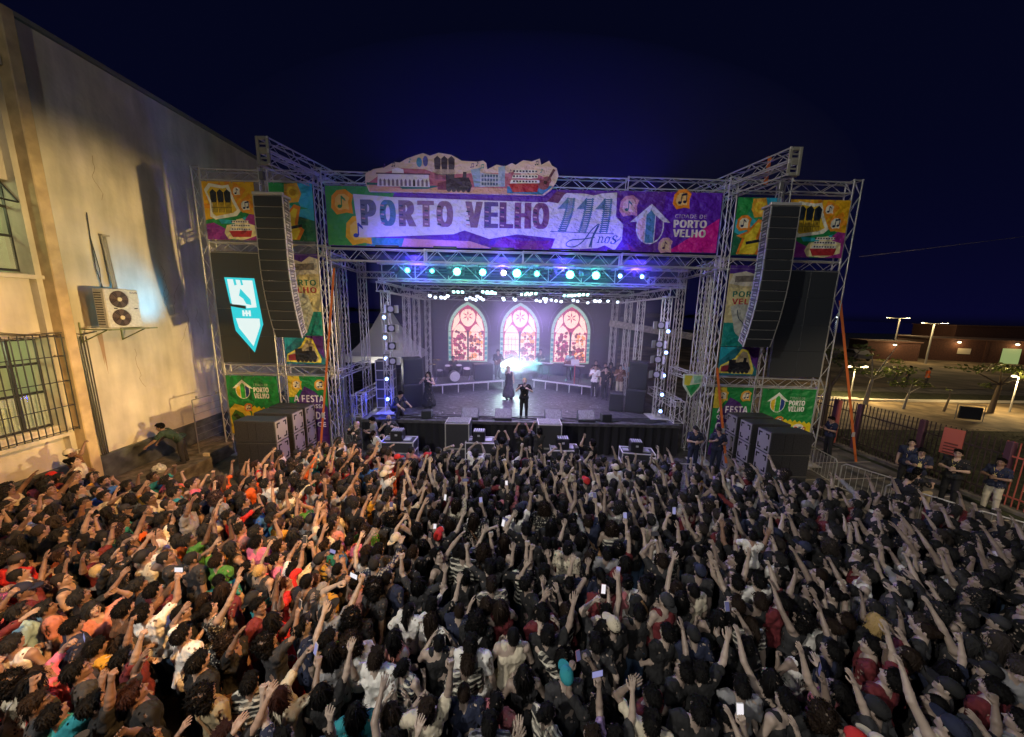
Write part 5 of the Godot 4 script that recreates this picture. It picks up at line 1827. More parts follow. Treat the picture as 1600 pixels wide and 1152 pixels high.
func river_boat(mb: MB, at: Vector2, s: float, z: float) -> void:
	patch(mb, [-0.5, -0.05, 0.5, -0.02, 0.42, -0.28, -0.36, -0.3], z, "#b5323a", Vector2(s, s), at)
	for k in 3:
		patch(mb, [-0.46 + k * 0.06, -0.04 + k * 0.15, 0.48 - k * 0.05, -0.02 + k * 0.15, 0.48 - k * 0.05, 0.07 + k * 0.15, -0.42 + k * 0.06, 0.07 + k * 0.15], z + 0.0006, "#e8e4d8", Vector2(s, s), at)
		for q in 8:
			patch(mb, [-0.36 + q * 0.1, -0.0 + k * 0.15, -0.3 + q * 0.1, -0.0 + k * 0.15, -0.3 + q * 0.1, 0.05 + k * 0.15, -0.36 + q * 0.1, 0.05 + k * 0.15], z + 0.0012, "#3a3440", Vector2(s, s), at)

func old_train(mb: MB, at: Vector2, s: float, z: float, body: String, red: String) -> void:
	patch(mb, [-0.6, -0.3, -0.28, -0.3, -0.28, 0.0, -0.6, -0.08], z, red, Vector2(s, s), at)
	patch(mb, [-0.3, -0.28, 0.55, -0.28, 0.62, -0.15, 0.5, 0.12, 0.42, 0.12, 0.42, 0.3, 0.3, 0.3, 0.28, 0.12, 0.0, 0.1, -0.02, 0.22, -0.3, 0.2], z + 0.0006, body, Vector2(s, s), at)
	for k in 5:
		oval(mb, at + Vector2(-0.2 + k * 0.17, -0.28) * s, Vector2(0.085, 0.085) * s, z + 0.0012, "#3c3c44", 12)
		oval(mb, at + Vector2(-0.2 + k * 0.17, -0.28) * s, Vector2(0.05, 0.05) * s, z + 0.0016, body, 10)

func art_yellow(mb: MB, w: float, h: float) -> void:   # towers on sun rays above hills and a boat
	for k in 9:
		var a := 0.15 + k * 0.34
		patch(mb, [w * 0.5, h * 0.5, w * 0.5 + cos(a) * 0.5 * w, h * 0.5 + sin(a) * 0.5 * h, w * 0.5 + cos(a + 0.17) * 0.5 * w, h * 0.5 + sin(a + 0.17) * 0.5 * h], 0.002, "#e8921a")
	patch(mb, [0, 0, 1, 0, 1, 0.42, 0.7, 0.5, 0.35, 0.4, 0, 0.34], 0.003, "#1f8a48", Vector2(w, h))
	patch(mb, [0.25, 0.36, 0.6, 0.34, 0.8, 0.42, 0.75, 0.3, 0.3, 0.28], 0.0036, "#2fb4c4", Vector2(w, h))
	patch(mb, [0, 0, 0.45, 0, 0.36, 0.2, 0.15, 0.3, 0, 0.27], 0.0042, "#8b2f8e", Vector2(w, h))
	patch(mb, [0.6, 0.0, 1, 0, 1, 0.44, 0.86, 0.46, 0.72, 0.3], 0.0044, "#a0338c", Vector2(w, h))
	patch(mb, [0.04, 0.86, 0.14, 0.97, 0.4, 0.93, 0.52, 0.95, 0.6, 0.7, 0.7, 0.5, 0.62, 0.42, 0.2, 0.35, 0.1, 0.4, 0.12, 0.62], 0.005, "#f2efda", Vector2(w, h))
	patch(mb, [0.09, 0.82, 0.17, 0.91, 0.4, 0.88, 0.47, 0.9, 0.55, 0.68, 0.63, 0.52, 0.55, 0.47, 0.22, 0.41, 0.16, 0.45, 0.17, 0.62], 0.006, "#e0bd34", Vector2(w, h))
	water_towers(mb, Vector2(0.34 * w, 0.66 * h), 0.4 * w, 0.007, "#1b2430", "#5a4a1e")
	note_patch(mb, Vector2(0.66 * w, 0.84 * h), 0.2 * w, "#ef9a2c", "#f0ead2", "#14284e", false, 0.006)
	note_patch(mb, Vector2(0.8 * w, 0.6 * h), 0.24 * w, "#ef9a2c", "#f0ead2", "#14284e", true, 0.006)
	patch(mb, [0.34, 0.12, 0.4, 0.02, 0.7, 0.0, 0.96, 0.08, 0.95, 0.26, 0.8, 0.3, 0.72, 0.38, 0.6, 0.36, 0.56, 0.28, 0.4, 0.26], 0.0062, "#eee0a6", Vector2(w, h))
	river_boat(mb, Vector2(0.66 * w, 0.18 * h), 0.46 * w, 0.0072)

func art_cut(mb: MB, w: float, h: float) -> void:   # cut-paper sun, sky and a dark shape
	patch(mb, [0, 1, 0, 0.62, 0.25, 0.72, 0.42, 1], 0.002, "#2c9a4e", Vector2(w, h))
	patch(mb, [0.66, 1, 1, 1, 1, 0.55, 0.7, 0.6, 0.58, 0.8], 0.0024, "#2fb7dd", Vector2(w, h))
	patch(mb, [0, 0.62, 0.3, 0.7, 0.62, 0.55, 1, 0.58, 1, 0.3, 0, 0.35], 0.0028, "#38b4cc", Vector2(w, h))
	patch(mb, [0, 0, 1, 0, 1, 0.36, 0.6, 0.44, 0.3, 0.3, 0, 0.4], 0.0034, "#1d6a4a", Vector2(w, h))
	patch(mb, [0.36, 0.98, 0.66, 1.0, 0.74, 0.82, 0.66, 0.68, 0.44, 0.66, 0.34, 0.8], 0.005, "#f0b53c", Vector2(w, h))
	oval(mb, Vector2(0.54 * w, 0.84 * h), Vector2(0.14 * w, 0.13 * w), 0.006, "#f3cf3e")
	oval(mb, Vector2(0.54 * w, 0.84 * h), Vector2(0.08 * w, 0.075 * w), 0.0065, "#e0b32c")
	patch(mb, [0.1, 0.02, 0.2, 0.3, 0.06, 0.34, 0.3, 0.42, 0.55, 0.64, 0.7, 0.6, 0.6, 0.3, 0.75, 0.2, 0.62, 0.02], 0.0054, "#e8892c", Vector2(w, h))
	patch(mb, [0.16, 0.03, 0.27, 0.3, 0.16, 0.33, 0.34, 0.39, 0.54, 0.58, 0.62, 0.55, 0.53, 0.3, 0.66, 0.2, 0.55, 0.03], 0.0062, "#ecd23a", Vector2(w, h))
	patch(mb, [0.3, 0.24, 0.7, 0.3, 0.7, 0.25, 0.32, 0.19], 0.007, "#17233c", Vector2(w, h))
	note_patch(mb, Vector2(0.2 * w, 0.56 * h), 0.34 * w, "#ef8f2c", "#efe7cc", "#1d2a58", false, 0.0066)

func art_stamp(mb: MB, w: float, h: float, flip: bool) -> void:   # tall banner: building vignette, lettered ticket with torn edge, leaf
	patch(mb, [0, 0.9, 1, 0.9, 1, 1, 0, 1], 0.002, "#4a2a86", Vector2(w, h))
	patch(mb, [0.02, 0.78, 0.1, 0.9, 0.4, 0.93, 0.6, 0.9, 0.8, 0.97, 1, 0.94, 1, 0.76, 0.4, 0.75], 0.003, "#c8c2b4", Vector2(w, h))
	patch(mb, [0.15, 0.8, 0.9, 0.81, 0.9, 0.89, 0.15, 0.87], 0.004, "#77706a", Vector2(w, h))
	var q := PackedVector2Array([Vector2(0, 0.3 * h), Vector2(w, 0.3 * h)])
	for k in 13:
		q.append(Vector2(w - w * k / 12.0, (0.735 if k % 2 else 0.72) * h))
	mb.flat(q, 0.0036, hx("#d3c692"))
	patch(mb, [0, 0, 1, 0, 1, 0.32, 0.5, 0.36, 0, 0.3], 0.003, "#1f8f86", Vector2(w, h))
	patch(mb, [0.12, 0.5, 0.3, 0.18, 0.6, 0.04, 0.8, 0.3, 0.7, 0.5, 0.4, 0.55], 0.005, "#b9bcb2", Vector2(w, h))
	stroke(mb, [0.3 * w, 0.46 * h, 0.36 * w, 0.36 * h, 0.5 * w, 0.28 * h, 0.52 * w, 0.16 * h], 0.03, 0.006, hx("#31405a"))
	write(mb, "PORTO", Rect2(0.14 * w, 0.62 * h, 0.78 * w, 0.07 * h), 0.005, hx("#17705e"))
	write(mb, "VELHO", Rect2(0.14 * w, 0.53 * h, 0.78 * w, 0.07 * h), 0.0052, hx("#b5323e"))

func art_train(mb: MB, w: float, h: float) -> void:
	patch(mb, [0, 0.5, 0.3, 0.9, 0.45, 1, 0, 1], 0.002, "#2aa7b8", Vector2(w, h))
	patch(mb, [0.55, 1, 1, 1, 1, 0.2], 0.0022, "#5b2a84", Vector2(w, h))
	patch(mb, [0, 0.08, 0.05, 0.35, 0.4, 0.62, 0.55, 0.95, 0.72, 0.9, 0.92, 0.2, 0.9, 0.05], 0.003, "#efe05e", Vector2(w, h))
	patch(mb, [0.08, 0.14, 0.1, 0.33, 0.43, 0.56, 0.58, 0.86, 0.69, 0.82, 0.85, 0.22, 0.82, 0.12], 0.004, "#b8a888", Vector2(w, h))
	old_train(mb, Vector2(0.44 * w, 0.38 * h), 0.62 * w, 0.005, "#24242c", "#8d3440")

func art_green_city(mb: MB, w: float, h: float) -> void:
	for k in 5:
		patch(mb, [0.1 + k * 0.2, 1, 0.16 + k * 0.2, 1, 0.06 + k * 0.2, 0.55, 0.0 + k * 0.2, 0.55], 0.002, "#1c7d3c", Vector2(w, h))
	city_emblem(mb, Vector2(0.31 * w, 0.76 * h), 0.33 * w, "#e8f0e0", "#e8c431", "#37b042", "#24408f")
	city_words(mb, Rect2(0.52 * w, 0.62 * h, 0.3 * w, 0.25 * h), "#f0f0e8", "#bcd0b4")
	patch(mb, [0, 0, 0, 0.42, 0.12, 0.52, 0.3, 0.48, 0.42, 0.36, 0.4, 0.0], 0.003, "#dcc23c", Vector2(w, h))
	patch(mb, [0.02, 0.3, 0.12, 0.42, 0.26, 0.36, 0.38, 0.2, 0.36, 0.06, 0.05, 0.08], 0.004, "#4e7a2c", Vector2(w, h))
	patch(mb, [0.06, 0.32, 0.14, 0.36, 0.36, 0.14, 0.3, 0.1], 0.005, "#2e3a1c", Vector2(w, h))
	var q := PackedVector2Array([Vector2(w, 0), Vector2(0.44 * w, 0)])
	q.append(Vector2(0.44 * w, 0.5 * h))
	for k in 13:
		q.append(Vector2(0.46 * w + 0.54 * w * k / 12.0, (0.5 if k % 2 else 0.46) * h - 0.06 * h * k / 12.0))
	mb.flat(q, 0.0034, hx("#e5cf2a"))
	note_patch(mb, Vector2(0.38 * w, 0.46 * h), 0.16 * w, "#e5862c", "#efe3c0", "#243058", true, 0.006)
	oval(mb, Vector2(0.76 * w, 0.32 * h), Vector2(0.12, 0.1) * w, 0.0045, "#e9e4d4")
	var cols := ["#2a5aa8", "#2f9a58", "#d94848", "#2f7a9a", "#b5323e"]
	for k in 5:
		write(mb, "PORTO"[k], Rect2((0.54 + 0.076 * k) * w, 0.26 * h, 0.068 * w, 0.1 * h), 0.006, hx(cols[k]))
		write(mb, "VELHO"[k], Rect2((0.54 + 0.076 * k) * w, 0.12 * h, 0.068 * w, 0.1 * h), 0.006, hx(cols[4 - k]))

func art_party(mb: MB, w: float, h: float) -> void:
	patch(mb, [0, 0.1, 0.18, 0.62, 0.42, 0.86, 0.7, 0.78, 1.0, 0.55, 1, 0, 0, 0], 0.002, "#4c2a72", Vector2(w, h))
	patch(mb, [0, 0.7, 0.0, 1, 0.3, 1, 0.34, 0.84, 0.14, 0.7], 0.0024, "#d6c040", Vector2(w, h))
	note_patch(mb, Vector2(0.22 * w, 0.88 * h), 0.27 * w, "#e0b23c", "#efe3c0", "#243058", false, 0.004)
	note_patch(mb, Vector2(0.82 * w, 0.88 * h), 0.27 * w, "#e0a63c", "#efe3c0", "#243058", true, 0.004)
	write(mb, "A FESTA", Rect2(0.12 * w, 0.63 * h, 0.8 * w, 0.1 * h), 0.005, hx("#e8e0ee"))
	write(mb, "QUE NOSSA", Rect2(0.12 * w, 0.53 * h, 0.8 * w, 0.07 * h), 0.0052, hx("#e8e0ee"))
	write(mb, "CIDADE", Rect2(0.12 * w, 0.38 * h, 0.8 * w, 0.11 * h), 0.0054, hx("#e8e0ee"))
	write(mb, "MERECE", Rect2(0.12 * w, 0.27 * h, 0.8 * w, 0.07 * h), 0.0056, hx("#e8e0ee"))

func build_banners() -> void:
	var q := banner("yellow banner with water towers and boat, upper left corner", Vector3(-11.19, 8.33, -12.97), 1.86, 1.98, "#e8b020")
	art_yellow(q[1], 1.86, 1.98)
	put("print", q[1].mesh(), vinyl(), q[0])
	q = banner("yellow banner with water towers and boat, upper right corner", Vector3(9.85, 8.12, -12.97), 2.12, 1.98, "#e8b020")
	art_yellow(q[1], 2.12, 1.98)
	put("print", q[1].mesh(), vinyl(), q[0])
	q = banner("cut-paper sun banner behind the left hanging loudspeakers", Vector3(-8.8, 8.33, -12.97), 1.55, 1.98, "#2c9a6a")
	art_cut(q[1], 1.55, 1.98)
	put("print", q[1].mesh(), vinyl(), q[0])
	q = banner("cut-paper sun banner behind the right hanging loudspeakers", Vector3(7.95, 8.15, -12.97), 1.5, 1.98, "#2c9a6a")
	art_cut(q[1], 1.5, 1.98)
	put("print", q[1].mesh(), vinyl(), q[0])
	for s in [[-8.75, 3.9, "left"], [7.98, 3.8, "right"]]:
		q = banner("tall ticket-print banner beside the %s hanging loudspeakers" % s[0 + 2], Vector3(s[0], s[1] + 1.0, -12.98), 1.5, 3.0, "#b9ac84")
		art_stamp(q[1], 1.5, 3.0, s[0] < 0)
		put("print", q[1].mesh(), vinyl(), q[0])
		q = banner("old steam train banner low on the %s truss frame" % s[2], Vector3(s[0], s[1] - 0.12, -12.97), 1.5, 1.1, "#2a7a8a")
		art_train(q[1], 1.5, 1.1)
		put("print", q[1].mesh(), vinyl(), q[0])
	q = banner("green city emblem banner behind left subwoofers", Vector3(-11.19, 0.9, -12.97), 2.0, 2.38, "#1f8a44")
	art_green_city(q[1], 2.0, 2.38)
	put("print", q[1].mesh(), vinyl(), q[0])
	q = banner("green city emblem banner behind right subwoofers", Vector3(9.84, 0.8, -12.97), 2.1, 2.38, "#1f8a44")
	art_green_city(q[1], 2.1, 2.38)
	put("print", q[1].mesh(), vinyl(), q[0])
	q = banner("A FESTA QUE NOSSA CIDADE MERECE banner behind left subwoofers", Vector3(-8.77, 0.5, -12.97), 1.5, 2.8, "#1f8a44")
	art_party(q[1], 1.5, 2.8)
	put("print", q[1].mesh(), vinyl(), q[0])
	q = banner("A FESTA QUE NOSSA CIDADE MERECE banner behind right subwoofers", Vector3(7.97, 0.4, -12.97), 1.5, 2.8, "#1f8a44")
	art_party(q[1], 1.5, 2.8)
	put("print", q[1].mesh(), vinyl(), q[0])
	main_banner()
	top_sign()
	side_screens()
	stage_screen()

func main_banner() -> void:
	var w := 14.2
	var h := 2.06
	var q := banner("long PORTO VELHO 111 Anos banner across the stage top", Vector3(-6.82, 8.2, -12.96), w, h, "#5e2c92")
	var b: MB = q[1]
	# all in metres from the lower left corner
	patch(b, [0.03, 0.02, 1.6, 0.02, 2.6, 2.04, 0.03, 2.04], 0.002, "#3c9c58")
	patch(b, [1.4, 0.02, 3.5, 0.02, 3.2, 0.3, 1.5, 0.3], 0.0022, "#2f8a96")
	patch(b, [2.7, 0.02, 6.0, 0.02, 5.2, 0.25, 2.8, 0.3], 0.0026, "#c98fae")
	patch(b, [5.9, 0.02, 9.0, 0.02, 8.2, 0.32, 7.0, 0.3, 6.4, 0.42], 0.003, "#7a2a86")
	note_patch(b, Vector2(0.6, 1.5), 0.78, "#ee9a2e", "#f0c05a", "#2f8a4a", false, 0.004)
	note_patch(b, Vector2(1.15, 0.55), 0.95, "#ecb02c", "#efc95a", "#2c3ea0", false, 0.0042)
	patch(b, [1.02, 1.78, 2.4, 1.7, 7.9, 1.62, 8.3, 1.76, 8.65, 1.95, 9.3, 1.94, 9.6, 1.88, 9.9, 1.96, 10.43, 2.0, 10.45, 1.2, 10.73, 0.93, 10.72, 0.4, 10.48, 0.03, 10.1, 0.2, 9.85, 0.1, 9.3, 0.06, 8.17, 0.06, 8.3, 0.4, 6.9, 0.52, 5.9, 0.34, 5.0, 0.62, 4.6, 0.48, 1.3, 0.3, 1.15, 0.32], 0.006, "#d4d2dc")
	patch(b, [7.95, 1.66, 8.35, 1.6, 8.6, 1.96, 8.3, 2.0], 0.0065, "#6a3560")
	# PORTO VELHO: each letter filled with a picture in its own tones, heavy strokes
	var tones := [["P", 1.26, 0.57, "#666c84"], ["O", 1.95, 0.58, "#4f7f98"], ["R", 2.63, 0.64, "#7d6886"], ["T", 3.31, 0.6, "#8a6a84"], ["O", 3.99, 0.6, "#866784"], ["V", 5.03, 0.63, "#7d607e"], ["E", 5.71, 0.5, "#5e4f86"], ["L", 6.26, 0.5, "#694079"], ["H", 6.8, 0.6, "#7d4a80"], ["O", 7.45, 0.6, "#7a4a78"]]
	for t in tones:
		for k in 3:
			write(b, t[0], Rect2(t[1] + k * 0.05, 0.72, t[2] - 0.1, 0.88), 0.008 + k * 0.0004, hx(t[3]))
	for k in 10:   # fine picture lines that cross the letters
		var x: float = tones[k][1] + (0.22 if tones[k][0] == "T" else 0.0)
		for m in 5:
			patch(b, [x + 0.03, 0.8 + m * 0.15, x + 0.16, 0.78 + m * 0.15, x + 0.16, 0.83 + m * 0.15, x + 0.03, 0.84 + m * 0.15], 0.0102, ["#2f3d5c", "#b88aa0", "#35506a", "#c9a9b4"][(k + m) % 4])
	# 111 drawn as railway tracks
	for k in 3:
		var x := 8.62 + k * 0.665
		patch(b, [x - 0.27, 1.42, x + 0.05, 1.78, x + 0.05, 1.42], 0.0076, "#7396ae")
		for m in 6:
			patch(b, [x + m * 0.05 - 0.24, 1.42, x + m * 0.05 - 0.225, 1.42, x + m * 0.05 - 0.2, 1.48 + m * 0.05, x + m * 0.05 - 0.215, 1.48 + m * 0.05], 0.0082, "#3d617c")
		var bow: float = [0.27, 0.2, 0.1][k]
		for m in 17:
			var y := 0.66 + m * 0.067
			var off := -bow * pow(1.0 - m / 16.0, 1.8)
			patch(b, [x + 0.02 + off, y, x + 0.34 + off, y, x + 0.34 + off, y + 0.042, x + 0.02 + off, y + 0.042], 0.008, "#46708c")
		for side in [0.07, 0.29]:
			var pts := []
			for m in 9:
				pts.append(x + side - bow * pow(1.0 - m / 8.0, 1.8))
				pts.append(0.64 + m * 0.143)
			stroke(b, pts, 0.05, 0.0088, hx("#567f9a"))
	patch(b, [8.1, 0.655, 10.4, 0.615, 10.4, 0.59, 8.1, 0.63], 0.0095, "#2f5470")
	var ink := hx("#2d5878")
	stroke(b, [9.62, 0.12, 9.66, 0.45, 9.86, 0.92, 9.6, 0.72, 9.3, 0.32, 9.0, 0.13, 8.74, 0.15, 8.72, 0.26, 8.9, 0.36, 9.3, 0.4, 9.72, 0.47], 0.036, 0.0105, ink)
	stroke(b, [9.82, 0.86, 9.66, 0.5, 9.56, 0.14], 0.06, 0.0115, ink)
	write(b, "n", Rect2(9.8, 0.28, 0.22, 0.22), 0.0125, ink, 400, "Droid Serif", 0.3)
	write(b, "o", Rect2(10.06, 0.27, 0.18, 0.24), 0.0125, ink, 400, "Droid Serif", 0.3)
	write(b, "s", Rect2(10.29, 0.25, 0.2, 0.3), 0.0125, ink, 400, "Droid Serif", 0.3)
	stroke(b, [10.0, 0.3, 10.08, 0.32, 10.14, 0.36], 0.022, 0.0125, ink)
	stroke(b, [10.2, 0.46, 10.28, 0.47, 10.34, 0.5], 0.022, 0.0125, ink)
	stroke(b, [10.3, 0.28, 10.42, 0.27, 10.6, 0.4, 10.68, 0.5], 0.022, 0.0128, ink)
	# right end: notes, emblem, words
	note_patch(b, Vector2(10.88, 1.56), 0.66, "#c98fb0", "#dcb9c6", "#2f6a86", false, 0.004)
	note_patch(b, Vector2(12.75, 1.82), 0.62, "#ee8f24", "#efc47a", "#241a3c", true, 0.004)
	note_patch(b, Vector2(12.3, 0.24), 0.5, "#c79ab0", "#d9bcae", "#5a3a66", false, 0.004)
	patch(b, [11.3, 0.02, 10.9, 0.3, 11.0, 0.04], 0.0026, "#82348c")
	city_emblem(b, Vector2(11.7, 0.92), 1.18, "#cfd0e6", "#d7b6c4", "#4f86ac", "#5e2c92")
	patch(b, [12.4, 0.02, 14.18, 0.02, 14.18, 1.2], 0.003, "#d01a9c")
	patch(b, [12.2, 2.04, 14.18, 2.04, 14.18, 1.2, 12.4, 0.02, 12.0, 0.02], 0.0016, "#5a1fb0")
	city_words(b, Rect2(12.54, 0.54, 1.2, 0.78), "#e6e0e6", "#cfc4dc", 0.006)
	put("print", b.mesh(), vinyl(), q[0])

func top_sign() -> void:
	var o := thing("cutout_sign", "wavy-edged cutout sign of city landmarks above the banner", "sign", Vector3(-5.3, 10.02, -12.86))
	var edge := [0.12, 0.02, 6.3, 0.0, 6.55, 0.18, 6.72, 0.44, 6.8, 0.66, 6.72, 0.9, 6.55, 0.98, 6.45, 1.14, 6.18, 1.0, 6.12, 1.2, 5.84, 1.1, 5.55, 1.14, 5.28, 0.98, 5.15, 1.04, 4.9, 0.92, 4.62, 0.98, 4.3, 0.82, 4.26, 1.02, 4.15, 1.1, 3.95, 1.06, 3.4, 1.08, 3.05, 1.26, 2.6, 1.32, 2.3, 1.22, 2.06, 1.3, 1.8, 1.22, 1.5, 1.12, 1.24, 0.98, 1.05, 1.0, 0.7, 0.82, 0.3, 0.75, 0.02, 0.6, 0.0, 0.3]
	var mb := MB.new()
	mb.col = hx("#d9bfae")
	mb.slab(V2(edge), -0.08, 0.0)
	patch(mb, [0.1, 0.3, 0.6, 0.62, 1.3, 0.8, 2.1, 0.78, 2.7, 0.6, 3.4, 0.66, 4.1, 0.7, 5.0, 0.7, 5.6, 0.86, 6.3, 0.6, 6.5, 0.3, 6.3, 0.16, 0.3, 0.14], 0.002, "#b5687a")
	patch(mb, [0.4, 0.3, 0.7, 0.56, 1.4, 0.68, 1.9, 0.62, 2.3, 0.46, 2.4, 0.3], 0.003, "#9c4a68")
	patch(mb, [0.14, 0.04, 6.2, 0.02, 5.6, 0.2, 4.0, 0.22, 2.6, 0.2, 1.6, 0.12, 0.14, 0.24], 0.004, "#cf9f86")
	patch(mb, [0.05, 0.24, 0.6, 0.24, 0.7, 0.3, 0.05, 0.32], 0.0046, "#1f6a62")
	patch(mb, [1.3, 0.12, 2.2, 0.14, 2.7, 0.26, 1.9, 0.24, 1.2, 0.2], 0.0048, "#1f6a62")
	patch(mb, [5.0, 0.05, 6.25, 0.03, 6.6, 0.3, 6.3, 0.36, 5.5, 0.26, 5.0, 0.28], 0.005, "#3a7aa8")
	# station with an arcade
	patch(mb, [0.42, 0.2, 2.28, 0.2, 2.24, 0.62, 0.46, 0.62], 0.006, "#d8d2d6")
	patch(mb, [0.95, 0.62, 1.38, 0.62, 1.36, 0.76, 1.16, 0.82, 0.97, 0.76], 0.0062, "#e2dce0")
	patch(mb, [0.4, 0.6, 2.3, 0.6, 2.3, 0.64, 0.4, 0.64], 0.0066, "#5a3f58")
	for k in 12:
		patch(mb, [0.5 + k * 0.148, 0.22, 0.58 + k * 0.148, 0.22, 0.58 + k * 0.148, 0.4, 0.54 + k * 0.148, 0.46, 0.5 + k * 0.148, 0.4], 0.007, "#7a6a7c" if k != 8 else "#2c2430")
	# towers, locomotive, hall, boat, guitar, notes
	water_towers(mb, Vector2(2.8, 0.82), 0.72, 0.007, "#3a2c42", "#4a3a50")
	old_train(mb, Vector2(3.15, 0.42), 1.0, 0.0085, "#3c3040", "#7a3a50")
	patch(mb, [3.85, 0.24, 4.05, 0.24, 4.05, 0.86, 3.72, 0.8], 0.0068, "#8fa6c0")
	patch(mb, [4.05, 0.24, 4.7, 0.26, 4.7, 0.66, 4.05, 0.7], 0.007, "#b3b9c8")
	patch(mb, [4.7, 0.26, 4.92, 0.26, 4.92, 0.94, 4.68, 0.9], 0.0072, "#9fb0c6")
	for k in 6:
		for m in 3:
			patch(mb, [4.1 + k * 0.1, 0.3 + m * 0.13, 4.17 + k * 0.1, 0.3 + m * 0.13, 4.17 + k * 0.1, 0.39 + m * 0.13, 4.1 + k * 0.1, 0.39 + m * 0.13], 0.008, "#4c5e7c")
	oval(mb, Vector2(5.75, 0.8), Vector2(0.3, 0.28), 0.004, "#e3c3b4")
	river_boat(mb, Vector2(5.6, 0.42), 1.1, 0.0072)
	oval(mb, Vector2(6.28, 0.36), Vector2(0.2, 0.17), 0.0075, "#8a4652")
	oval(mb, Vector2(6.4, 0.5), Vector2(0.15, 0.13), 0.0077, "#8a4652")
	oval(mb, Vector2(6.34, 0.43), Vector2(0.07, 0.065), 0.009, "#3a1c24", 12)
	patch(mb, [6.38, 0.5, 6.44, 0.46, 6.68, 0.84, 6.6, 0.88], 0.0095, "#5c2c3c")
	var nt := [0.7, 0.86, 1.0, 0.9, 1.6, 1.05, 3.75, 0.92, 3.95, 0.98, 4.1, 0.9, 5.1, 0.76, 6.0, 1.04, 6.2, 0.8]
	for k in range(0, nt.size(), 2):
		music_note(mb, Vector2(nt[k], nt[k + 1]), 0.16, 0.01, ["#6a3a7c", "#2a2440", "#2f8a8a"][(k / 2) % 3], (k / 2) % 2 == 1)
	oval(mb, Vector2(1.92, 1.0), Vector2(0.1, 0.16), 0.008, "#3a86a8", 12)
	oval(mb, Vector2(2.14, 1.04), Vector2(0.09, 0.17), 0.0083, "#5a5aa0", 12)
	put("panel", mb.mesh(), vinyl(), o)

func side_screens() -> void:
	var black := mat("led screen face", Color(0.035, 0.04, 0.045), 0.45)
	for s in [[-11.2, 3.78, 2.06, 4.15, "left side video screen showing a cyan and white pennant"], [9.98, 3.66, 2.0, 4.02, "blank dark video screen on the right truss frame"]]:
		var o := thing("video_screen", s[4], "screen", Vector3(s[0], s[1], -12.98))
		for r in 4:
			for c in 2:
				var mb := MB.new()
				mb.bevel(Vector3(s[2] * (c + 0.5) / 2, s[3] * (r + 0.5) / 4, -0.06), Vector3(s[2] / 2 - 0.004, s[3] / 4 - 0.004, 0.12), 0.004)
				put("screen_panel", mb.mesh(), black, o)
		if s[0] < 0:
			var cyan := MB.new()
			cyan.flat(V2([0.42, 3.22, 1.54, 3.2, 1.7, 1.5, 1.66, 1.42, 1.26, 0.42, 0.62, 1.24, 0.58, 1.56, 0.54, 2.16, 1.1, 2.07, 1.1, 2.18, 0.53, 2.27]), 0, Color.WHITE)
			put("screen_picture", cyan.mesh(), glow_mat("screen cyan", Color(0.05, 0.82, 0.86), 0.95), o, Transform3D(Basis.IDENTITY, Vector3(0, 0, 0.004)))
			var white := MB.new()
			white.flat(V2([0.52, 3.16, 0.74, 3.15, 0.77, 2.93, 0.86, 2.95, 0.83, 3.14, 1.0, 3.13, 1.02, 2.94, 1.1, 2.95, 1.07, 3.13, 1.46, 3.12, 1.52, 2.14, 1.13, 2.1, 1.12, 2.2, 0.6, 2.24]), 0, Color.WHITE)
			put("screen_picture", white.mesh(), glow_mat("screen white", Color(0.9, 0.97, 0.96), 0.95), o, Transform3D(Basis.IDENTITY, Vector3(0, 0, 0.007)))
			white = MB.new()
			white.flat(V2([0.68, 1.72, 1.58, 1.72, 1.58, 1.44, 1.24, 0.66, 0.76, 1.36]), 0, Color.WHITE)
			put("screen_picture", white.mesh(), glow_mat("screen white", Color(0.9, 0.97, 0.96), 0.95), o, Transform3D(Basis.IDENTITY, Vector3(0, 0, 0.007)))
			white = MB.new()
			for k in 3:
				white.flat(V2([0.95 + k * 0.12, 1.8, 1.03 + k * 0.12, 1.8, 1.03 + k * 0.12, 2.02, 0.95 + k * 0.12, 2.02]), 0, Color.WHITE)
			white.flat(V2([0.95, 1.88, 1.27, 1.88, 1.27, 1.94, 0.95, 1.94]), 0.0, Color.WHITE)
			put("screen_picture", white.mesh(), glow_mat("screen white", Color(0.9, 0.97, 0.96), 0.95), o, Transform3D(Basis.IDENTITY, Vector3(0, 0, 0.007)))
			var fig := MB.new()
			fig.flat(V2([0.98, 2.82, 1.1, 2.68, 1.32, 2.42, 1.33, 2.22, 1.14, 2.26, 1.05, 2.45, 0.9, 2.56]), 0, Color.WHITE)
			put("screen_picture", fig.mesh(), glow_mat("screen cyan", Color(0.05, 0.82, 0.86), 0.95), o, Transform3D(Basis.IDENTITY, Vector3(0, 0, 0.01)))
			area("screen_light", Vector3(-10.1, 5.7, -12.9), Vector3(-9.9, 5.2, -8.0), Vector2(1.1, 2.6), Color(0.12, 0.85, 1.0), 3.2)

func gothic(w: float, spring: float, top: float, n := 9) -> PackedVector2Array:   # pointed arch outline, foot in the middle at the origin
	var p := PackedVector2Array([Vector2(-w / 2, 0), Vector2(w / 2, 0)])
	var r := ((top - spring) * (top - spring) + w * w / 4) / w
	for k in n:
		var y := spring + (top - spring) * k / (n - 1.0)
		p.append(Vector2(w / 2 - r + sqrt(maxf(r * r - (y - spring) * (y - spring), 0.0)), y))
	for k in range(n - 2, -1, -1):
		p.append(Vector2(-p[2 + k].x, p[2 + k].y))
	return p

func moved(p: PackedVector2Array, d: Vector2) -> PackedVector2Array:
	var q := PackedVector2Array()
	for v in p:
		q.append(v + d)
	return q

